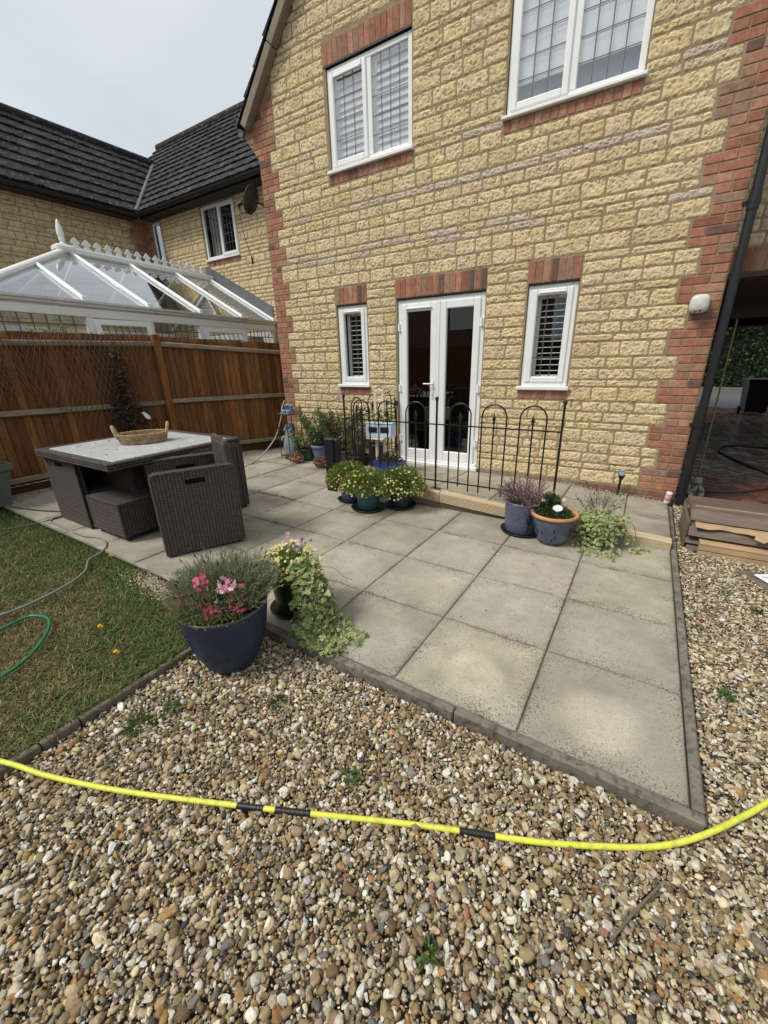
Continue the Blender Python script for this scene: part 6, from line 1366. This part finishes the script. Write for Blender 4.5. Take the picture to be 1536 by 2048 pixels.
P, d = dome(260, .15, .10, .15, 1.1, .2); P[:, 1] *= .6; m = MB(); leaves(m, P, d+RNG.normal(0, .5, P.shape), .05, .016, pick([(.06, .03, .06), (.08, .09, .05), (.14, .07, .11)], [2, 2, 1], 260)); m.build('foliage', MT['leaf'], tr, False)
dp_ = thing('dark_pot', 'tall black pot standing under the pale blue box planter', 'plant pot', (-3.26, 3.06, sp_z(-3.26, 3.06))); pot(dp_, pot_prof(.09, .12, .30), MT['black']); soil_part(dp_, .10, .27)
# ------------------------------------------------------------------ wall box and stake lamp, spray can
ab = thing('alarm_box', 'rounded white plastic box mounted on the brick corner of the house', 'alarm box', (-.108, YW-.006, 1.88))
m = MB(); V_ = []
for (s_, dy) in ((1.0, 0), (1.0, -.045), (.96, -.075), (.84, -.095), (.6, -.105), (.0, -.108)):
    for k in range(40):
        a = 2*math.pi*k/40; c_, n_ = math.cos(a), math.sin(a); e_ = 2/3.2; V_.append((.075*s_*math.copysign(abs(c_)**e_, c_), dy, .078*s_*math.copysign(abs(n_)**e_, n_)))
m.add(V_, [(i*40+k, i*40+(k+1) % 40, (i+1)*40+(k+1) % 40, (i+1)*40+k) for i in range(5) for k in range(40)], None, True); m.build('case', MT['pvcgrey'], ab, False)
for x in (-.022, .012):
    m = MB(); m.tube([(x, -.06, -.065), (x, -.095, -.052), (x, -.098, -.05)], .014, 12); m.build('lens', MT['black'] if x > 0 else MT['lead'], ab, False)
m = MB(); m.tube([(.045, -.05, -.06), (.062, -.075, -.045), (.065, -.08, -.02)], .004, 6); m.build('clip', MT['pvc'], ab, False)
sl = thing('stake_lamp', 'small round solar lamp on a black stake against the foot of the stone wall', 'lamp', (-.475, 3.60, sp_z(-.475, 3.6)))
m = MB(); m.tube([(0, 0, 0), (.012, 0, .20)], .013, 8); m.build('stake', MT['black'], sl, False)
m = MB(); m.tube([(.012, .0, .18), (.012, -.005, .20), (.012, -.03, .245), (.012, -.036, .252)], [.016, .028, .036, .036], 16); m.build('lamp_head', MT['black'], sl, False)
m = MB(); zc = Vector((0, -.62, .78)).normalized(); c0 = Vector((.012, -.0366, .2528)); xa = Vector((1, 0, 0)); ya = zc.cross(xa); m.add([tuple(c0+xa*.031*math.cos(a)+ya*.031*math.sin(a)) for a in np.linspace(0, 2*math.pi, 25)[:-1]], [tuple(range(24))]); m.build('lens', mat('lamp_lens', (.16, .22, .27), .15, .1, 40), sl, False)
sc2 = thing('spray_bottle', 'white bottle with a red cap and pink label at the house corner', 'bottle', (-.012, 3.635, sp_z(0, 3.63)+.004), R(0)); sc2.rotation_euler = (0, R(5), 0)
m = MB(); m.lathe([(0.001, 0), (.026, 0), (.029, .006), (.029, .105), (.026, .118), (.016, .128), (.016, .134)], (0, 0, 0), 28); m.build('bottle', MT['pvc'], sc2, False)
m = MB(); m.lathe([(.0295, .028), (.0297, .03), (.0297, .098), (.0295, .10)], (0, 0, 0), 28, (.60, .20, .24)); m.lathe([(.0299, .030), (.030, .031), (.030, .044), (.0299, .045)], (0, 0, 0), 28, (.3, .32, .33))
for q in range(4): m.lathe([(.0299, .058+q*.009), (.0301, .059+q*.009), (.0301, .062+q*.009), (.0299, .063+q*.009)], (0, 0, 0), 28, (.75, .6, .62))
m.build('label_band', MT['paint'], sc2, False)
m = MB(); m.lathe([(.019, .132), (.020, .134), (.020, .153), (.016, .157), (.001, .157)], (0, 0, 0), 24, (.55, .04, .03)); m.build('cap', MT['paint'], sc2, False)
# ------------------------------------------------------------------ stacked brown boards with cardboard
MT['board'] = mat('moulded_board', (.135, .098, .078), .62, .22, 4, dirt=(.07, .05, .042), dscale=5, damt=.5, bmp=.25, bscale=80, stretch=(1, 6, 6))
MT['card'] = mat('cardboard', (.42, .29, .16), .85, .12, 6, dirt=(.30, .20, .11), dscale=7, damt=.5)
SXL, SXR = .10, 1.75
def board(y0, y1, z0, z1, xl, label, prof='tray'):
    d_ = y1-y0; h = z1-z0
    if prof == 'tray': poly = [(y0, z0), (y0-.012, z0+.010), (y0+.004, z0+h*.45), (y0+.020, z0+h*.55), (y0+.055, z1-.004), (y0+.075, z1), (y1-.06, z1), (y1-.05, z1-.012), (y1, z1-.014), (y1, z0), (y1-.03, z0), (y1-.03, z0+h*.4), (y0+.05, z0+h*.4), (y0+.03, z0)]
    m = MB(); m.prism(poly, xl, SXR, 'x'); m.prism([(a*1.0, b_) for a, b_ in ((y0+.10, z1-.0005), (y0+.12, z1+.007), (y0+.155, z1+.007), (y0+.175, z1-.0005))], xl+.002, SXR, 'x'); return tag(m.build('moulded_board', MT['board']), label, 'board', 'stacked brown boards')
G0 = -.062
board(2.44, 2.98, G0, .005, .105, 'bottom brown moulded board of the stack on the gravel, under the flat cardboard')
board(2.50, 3.03, .012, .075, .092, 'second brown moulded board from the bottom of the stack, behind the flat cardboard')
board(2.49, 3.05, .082, .165, .098, 'third brown moulded board from the bottom of the stack, under the torn cardboard')
board(2.60, 3.10, .176, .262, .100, 'topmost brown moulded board of the stack beside the driveway')
m = MB(); m.box(.075, .10, 2.52, 3.04, G0, .20, .008); tag(m.build('end_board', MT['board']), 'brown board standing on edge at the left end of the stack', 'board', 'stacked brown boards')
m = MB(); m.bar((.13, 2.735, .268), (SXR, 2.735, .268), .018, .006); m.build('pale_strip', MT['card']).name = 'cardboard_strip'; tag(bpy.data.objects['cardboard_strip'], 'thin tan cardboard strip lying along the top board', 'cardboard', 'cardboard between the boards')
def torn(y0, y1, z, dz, xl, xr, label, seed, fold=0.):
    n = 60; xs_ = np.linspace(xl, xr, n); fr = y0+.018*(vn(xs_*14, xs_*0+seed, 1)-.5)*2+.030*(vn(xs_*5, xs_*0+seed, 2)-.5)
    m = MB(); V_ = []
    for x, y in zip(xs_, fr): w_ = .004*math.sin(x*37+seed)+.006*vn(x*9, seed, 4); V_ += [(x, y, z-dz+w_), (x, y+.06, z+w_*.5), (x, y1, z+.004), (x, y, z-dz+w_-.0045), (x, y+.06, z-.0045), (x, y1, z-.001)]
    f = []
    for i in range(n-1):
        a = i*6; b_ = a+6
        for k in (0, 1, 3, 4): f.append((a+k, b_+k, b_+k+1, a+k+1))
        f.append((a, b_, b_+3, a+3))
    m.add(V_, f, None, False); return tag(m.build('cardboard', MT['card']), label, 'cardboard', 'cardboard between the boards')
torn(2.492, 2.98, .173, .012, .135, 1.62, 'ragged strip of torn cardboard sticking out under the topmost board', 3)
m = MB(); m.add([(.50, 2.47, .176), (.58, 2.455, .150), (.545, 2.43, .135), (.49, 2.45, .15)], [(0, 1, 2, 3)]); m.add([(.50, 2.471, .1765), (.60, 2.49, .179), (.58, 2.456, .152)], [(0, 1, 2)]); m.build('torn_flap', MT['card'], bpy.data.objects['cardboard'], False)
fc = thing('flat_box', 'folded flat cardboard box leaning against the front of the stack on the gravel', 'cardboard box', (.8, 2.43, G0))
m = MB(); m.box(.175, 1.56, 2.395, 2.52, .062, .068, .001); 
v = [(.165, 2.404, .060), (1.57, 2.404, .060), (1.57, 2.40, -.008), (.165, 2.40, .0)]; m.box(.170, 1.565, 2.399, 2.404, .012, .061, .001); m.box(.180, 1.55, 2.411, 2.416, -.035, .052, .001); m.box(.176, 1.54, 2.400, 2.406, -.040, .004, .001); m.build('flap', MT['card'], fc)
m = MB(); m.box(.16, .62, 2.405, 2.45, -.062, -.046, .002); m.box(.66, 1.5, 2.405, 2.45, -.064, -.048, .002); m.build('bottom_layer', MT['card'], fc)
# stone figure and cane by the driveway, hose on the paving
fx, fy, fz = .235, 4.05, -.05
fig = thing('garden_statue', 'small grey stone crouching figure beside the downpipe at the driveway edge', 'statue', (fx, fy, fz), R(15))
m = MB(); stc = (.24, .25, .225)
m.tube(spline([(0, .02, 0), (0, .03, .06), (0, .02, .12), (0, -.005, .165)], 12), [.055, .056, .058, .057, .055, .052, .050, .046, .042, .036, .03, .024], 14, stc)
dv, df = ico(2); m.add(dv*np.array((.044, .048, .050))+np.array((.005, -.025, .205)), df, stc, True)
for sx in (-1, 1):
    m.tube(spline([(sx*.035, .0, .04), (sx*.055, -.05, .085), (sx*.045, -.075, .05), (sx*.045, -.07, .0)], 12), [.034, .034, .033, .031, .030, .028, .027, .025, .024, .023, .024, .026], 10, stc); m.tube(spline([(sx*.048, .0, .15), (sx*.065, -.04, .11), (sx*.03, -.085, .12), (sx*.012, -.075, .17)], 12), np.linspace(.020, .013, 12), 10, stc); m.tube([(sx*.035, -.01, .225), (sx*.05, .0, .25)], [.014, .006], 8, stc)
m.tube([(.004, -.068, .20), (.004, -.082, .195)], [.014, .008], 8, stc); m.box(-.075, .075, -.10, .075, -.03, .006, .006, stc)
m.build('figure', sc_, fig, False)
m = MB(); m.tube([(.385, 5.3, -.05), (.345, 5.05, 1.80)], .010, 7); tag(m.build('garden_cane', mat('bamboo', (.30, .24, .15), .6, .3, 20)), 'thin tan garden cane leaning upright in the covered driveway right of the downpipe', 'cane')
hs_ = mat('dark_hose', (.045, .042, .036), .5, .2, 12); m = MB(); m.tube(spline([(.27, 4.12, -.02), (.40, 4.35, -.03), (.75, 4.55, -.037), (1.16, 5.05, -.037), (1.18, 5.45, -.037), (.95, 6.1, -.037), (.75, 6.9, -.037), (.95, 7.5, -.037), (1.5, 7.5, -.037), (3.2, 6.9, -.037)], 90), .012, 8); tag(m.build('hose', hs_), 'dark hose snaking over the wet block paving of the covered driveway', 'hose')
# ------------------------------------------------------------------ hoses in the garden
yh = thing('yellow_hose', 'bright yellow hose with black tape bands lying across the gravel', 'hose', (-1, -.65, -.05))
yp = [(-3.3, -1.62, .012), (-2.85, -1.42, .012), (-2.339, -1.205, .008), (-2.118, -1.117, -.030), (-1.802, -.990, -.040), (-1.397, -.806, -.040), (-1.141, -.686, -.040), (-.849, -.547, -.040), (-.661, -.463, -.040), (-.561, -.421, -.040), (-.392, -.345, -.040), (-.18, -.231, -.040), (-.069, -.158, -.038), (.029, -.072, -.030), (.135, .046, -.022), (.243, .185, -.022), (.40, .42, -.022), (.62, .8, -.022), (1.0, 1.2, -.022)]
S = spline(yp, 220); m = MB(); m.tube(S+np.array((0, 0, .011)), .0095, 12)
m.build('tube', mat('yellow_hose', (.66, .69, .075), .5, .08, 6, dirt=(.30, .31, .07), dscale=38, damt=.6), yh)
def near(p): return int(np.argmin(np.linalg.norm(S[:, :2]-np.array(p), axis=1)))
for (a, b_) in (((-1.397, -.806), (-1.305, -.765)), ((-1.262, -.742), (-1.135, -.683)), ((-.664, -.464), (-.556, -.419))):
    i, j = near(a), near(b_); P = S[i:j+1]; P = spline(P, 24)+np.array((0, 0, .011))
    m = MB(); m.tube(P, .0108+.0007*np.sin(np.arange(len(P))*2.1), 12); m.build('tape_band', mat('black_tape', (.012, .012, .012), .45, .2, 40, bmp=.4, bscale=120), yh)
gh = thing('grey_hose', 'thin pale grey hose curving from beside the wicker chair across the lawn', 'hose', (-4, 0, 0)); m = MB()
m.tube(spline([(-5.30, .19, .043), (-5.32, .15, .043), (-5.25, .06, .043), (-5.05, .055, .043), (-4.78, .05, .038), (-4.55, .055, .040), (-4.38, .10, .038), (-4.22, .09, .038), (-4.10, .04, .034), (-4.03, -.04, .028), (-3.98, -.15, .024), (-3.80, -.26, .020), (-3.68, -.44, .022), (-3.63, -.66, .020), (-3.64, -.85, .020), (-3.7, -1.2, .020)], 120), .0085, 8); m.build('tube', mat('grey_hose_rubber', (.20, .225, .19), .5, .2, 8), gh)
gn = thing('green_hose', 'bright green hose looped on the lawn at the photo\'s left edge', 'hose', (-3.2, -.8, 0)); m = MB()
m.tube(spline([(-3.52, -1.15, .018), (-3.45, -.90, .018), (-3.47, -.75, .016), (-3.418, -.69, .018), (-3.30, -.675, .020), (-3.19, -.72, .018), (-3.08, -.80, .014), (-2.99, -.905, .010), (-2.935, -1.03, .014), (-2.93, -1.2, .018), (-3.0, -1.4, .018)], 90), .0088, 8); m.build('tube', mat('green_hose_rubber', (.018, .16, .075), .38, .15, 8), gn)
for pts, lab in (([(-7.6, .12, .03), (-7.0, .06, .035), (-6.45, .02, .035), (-5.9, .10, .045), (-5.55, .22, .045), (-5.3, .35, .045), (-5.0, .5, .045)], 'dark hose running from the square planter towards the table end'), ([(-5.7, -.55, .018), (-5.5, -.30, .020), (-5.34, -.02, .030), (-5.30, .10, .045), (-5.30, .19, .045)], 'dark hose end joining the grey hose at the wicker chair\'s corner')):
    m = MB(); m.tube(spline(pts, 50), .008, 8); tag(m.build('hose', hs_), lab, 'hose')
m = MB(); m.tube(spline([(-5.40, 3.60, .88), (-5.36, 3.50, .80), (-5.34, 3.42, .62), (-5.38, 3.30, .34), (-5.44, 3.08, .12), (-5.44, 2.85, .018), (-5.34, 2.55, .005), (-5.1, 2.2, .003), (-4.7, 1.9, .006)], 60), .010, 8); tag(m.build('hose', mat('pale_hose', (.34, .33, .28), .45, .15, 8)), 'pale hose hanging in a curve from the house corner down to the slabs', 'hose')
# ------------------------------------------------------------------ small things
m = MB(); m.tube([(-.205, -.52, -.022), (-.15, -.41, -.022), (-.088, -.302, -.018)], [.0035, .0045, .004], 7); tag(m.build('stick', MT['oldwood']), 'thin grey brown stick lying on the gravel below the yellow hose', 'stick')
pk_ = thing('sign_plank', 'weathered plank lying on the gravel under the white sign at the photo\'s right edge', 'plank', (.6, 2.05, -.05))
m = MB(); m.bar((.43, 2.21, -.026), (.80, 1.62, -.026), .10, .030, (0, 0, 1), .004); m.build('plank', MT['oldwood'], pk_)
sg = thing('white_sign', 'white printed sign lying on the plank at the photo\'s right edge', 'sign', (.62, 2.10, .0))
d1 = Vector((.37, -.59, 0)).normalized(); d2 = Vector((.59, .37, 0)).normalized(); o = Vector((.475, 2.135, -.002)); M = Matrix(((d2.x, d1.x, 0, o.x), (d2.y, d1.y, 0, o.y), (0, 0, 1, o.z), (0, 0, 0, 1)))
m = MB(); m.box(0, .34, 0, .42, 0, .006, .001, (.80, .83, .85), M); m.box(-.004, .344, -.004, -.0005, 0, .006, 0, (.05, .17, .10), M); m.build('board', MT['paint'], sg)
def text(body, size, p, rz, parent):
    c = bpy.data.curves.new('lettering', 'FONT'); c.body = body; c.size = size; c.extrude = .0006; c.align_x = 'CENTER'; c.align_y = 'CENTER'
    o = bpy.data.objects.new('lettering', c); COL.objects.link(o); o.location = p; o.rotation_euler = (0, 0, rz); c.materials.append(MT['ink']); me = bpy.data.meshes.new_from_object(o); bpy.data.objects.remove(o); o = bpy.data.objects.new('lettering', me); COL.objects.link(o); o.location = p; o.rotation_euler = (0, 0, rz); attach(o, parent); return o
MT['ink'] = mat('teal_ink', (.012, .055, .085), .5)
ang_ = math.atan2(d1.y, d1.x)
P3 = lambda a, b_: tuple(M @ Vector((a, b_, .0068)))
text('O', .105, P3(.085, .135), ang_, sg); text('J', .06, P3(.055, .045), ang_, sg); text('m', .05, P3(.095, .055), ang_, sg)
def weed(x, y, r, n, label, c=(.07, .13, .03)):
    t = thing('weed', label, 'weed', (x, y, GZ+.012), 0, 'weeds in the gravel'); P, d = dome(n, r, r*.55, 0, 1.1, .1); m = MB(); leaves(m, P, d+RNG.normal(0, .4, P.shape), RNG.uniform(.018, .038, n), RNG.uniform(.008, .016, n), jcol(c, n, .4)); m.build('leaves', MT['leaf'], t, False)
weed(-2.06, -.80, .055, 90, 'low green weed in the gravel nearest the lawn edging boards'); weed(-2.02, -.66, .035, 50, 'small green weed in the gravel between the lawn edging and navy planter'); weed(-1.10, -.50, .024, 34, 'small green weed in the gravel above the yellow hose\'s tape bands'); weed(-1.62, -.38, .026, 36, 'green weed in the gravel just right of the navy planter\'s foot')
weed(.17, .70, .040, 60, 'feathery green weed in the gravel right of the patio edging'); weed(.42, 1.62, .03, 40, 'green weed in the gravel beside the plank and sign'); weed(-.62, -.80, .016, 20, 'tiny green weed in the gravel between yellow hose and photo bottom'); weed(-2.27, -.37, .05, 60, 'leafy weed between the lawn edge and navy planter', (.06, .10, .035)); weed(.30, 1.80, .022, 24, 'pale green weed in the gravel farther from the plank', (.18, .27, .12))
for (x, y, lab) in ((-2.93, -.55, 'yellow dandelion in the lawn nearest the green hose'), (-2.60, -.62, 'yellow dandelion in the lawn nearest the gravel edge'), (-3.90, -.02, 'small yellow flower in the lawn beside the grey hose\'s bend')):
    t = thing('dandelion', lab, 'flower', (x, y, 0), 0, 'yellow flowers in the lawn'); m = MB(); m.tube([(0, 0, -.02), (0, 0, .028)], .0015, 5, (.2, .28, .08)); m.build('stalk', MT['paint'], t, False); m = MB()
    flowers(m, np.array([(0, 0, .03), (.002, .001, .034), (0, .002, .036), (.012, .006, .028)]), np.array([(0, -.3, 1.), (.2, -.2, 1), (-.2, -.1, 1), (.4, -.4, .6)]), np.array((.014, .012, .009, .009)), np.array([(.85, .58, .02)]*4), np.array([(.8, .45, .02)]*4)); m.build('flower_head', MT['petal'], t, False)
# moss tuft and litter on the slabs
m = MB(); n = 240; s_ = RNG.random(n)**1.6; P = np.column_stack([-4.20+.62*s_+RNG.normal(0, .012+.04*(1-s_)**3, n), 1.80+RNG.normal(0, .006+.032*(1-s_)**4, n), np.full(n, .004)]); P[:, 2] += pz(P[:, 0], P[:, 1]); leaves(m, P, RNG.normal(0, .6, (n, 3))+np.array((0, 0, .5)), RNG.uniform(.010, .026, n), .006, jcol((.055, .038, .022), n, .5)); tag(m.build('dead_leaves', MT['leaf']), 'line of dead brown leaves and moss in a slab joint behind the chairs', 'leaf litter', kind='stuff')
m = MB(); n = 160; P = np.column_stack([RNG.uniform(-4.3, -.2, n), RNG.uniform(.1, 2.35, n), np.zeros(n)]); k = RNG.random(n) < .4; P[k, 0] = RNG.normal(-2.3, .22, k.sum()); P[k, 1] = RNG.normal(2.2, .10, k.sum()); P[:, 2] = pz(P[:, 0], P[:, 1])+.004; leaves(m, P, RNG.normal(0, 1, (n, 3))*np.array((1, 1, .12)), RNG.uniform(.008, .024, n), RNG.uniform(.004, .010, n), pick([(.06, .045, .03), (.12, .075, .045), (.20, .14, .09), (.5, .45, .38)], [3, 3, 1, .4], n), up=np.tile((0, 0, 1.), (n, 1))); tag(m.build('leaf_litter', MT['leaf']), 'scattered dry leaf bits on the patio slabs', 'leaf litter', kind='stuff')
m = MB(); n = 150; P = np.column_stack([RNG.uniform(-2.25, .9, n), RNG.uniform(-1.4, 1.5, n)]); P = P[in_gravel(P)]; n = len(P); P = np.column_stack([P, gz_(P[:, 0], P[:, 1])+.014]); leaves(m, P, RNG.normal(0, 1, (n, 3))*np.array((1, 1, .25)), RNG.uniform(.010, .034, n), RNG.uniform(.003, .010, n), pick([(.07, .05, .03), (.16, .11, .06), (.10, .12, .04), (.26, .20, .12)], [3, 2, 2, 1], n), up=np.tile((0, 0, 1.), (n, 1))); tag(m.build('gravel_litter', MT['leaf']), 'scattered leaf and twig bits lying among the gravel pebbles', 'leaf litter', kind='stuff')
m = MB(); c_ = (-1.024, -1.176, -.040); m.add([c_, (c_[0]+.010, c_[1]+.006, c_[2]+.003), (c_[0]+.011, c_[1]-.008, c_[2]-.001)], [(0, 1, 2)], (.5, .02, .02)); m.add([(c_[0], c_[1], c_[2]-.003), (c_[0]+.010, c_[1]+.006, c_[2]), (c_[0]+.011, c_[1]-.008, c_[2]-.004)], [(0, 1, 2)], (.5, .02, .02)); tag(m.build('red_scrap', MT['paint']), 'tiny red scrap in the gravel at the photo\'s bottom edge', 'scrap')
m = MB()                                                             # what faces the house across the garden, mirrored in its panes
m.box(-30, 12, -9.2, -9.1, -.2, 1.9); tag(m.build('garden_fence', MT['fence']), 'long brown boundary fence behind the camera, mirrored in the door panes', 'fence')
oh = thing('facing_house', 'dark brick house across the garden, mirrored in the door panes', 'house', (-14, -16, 0))
m = MB(); m.box(-22, -6.5, -22, -15, -.2, 5.0); m.build('wall', mat('facing_brick', (.20, .12, .08), .9, .3, 8), oh); m = MB(); m.prism([(-14.8, 4.9), (-22.2, 4.9), (-18.5, 8.2)], -22.4, -6.2, 'x'); m.build('roof', MT['tile'], oh)
for x in (-19, -14.5, -10):
    w_ = MB(); w_.box(x-.7, x+.7, -15.02, -14.96, 2.9, 4.1); w_.build('window', MT['pvc'], oh);
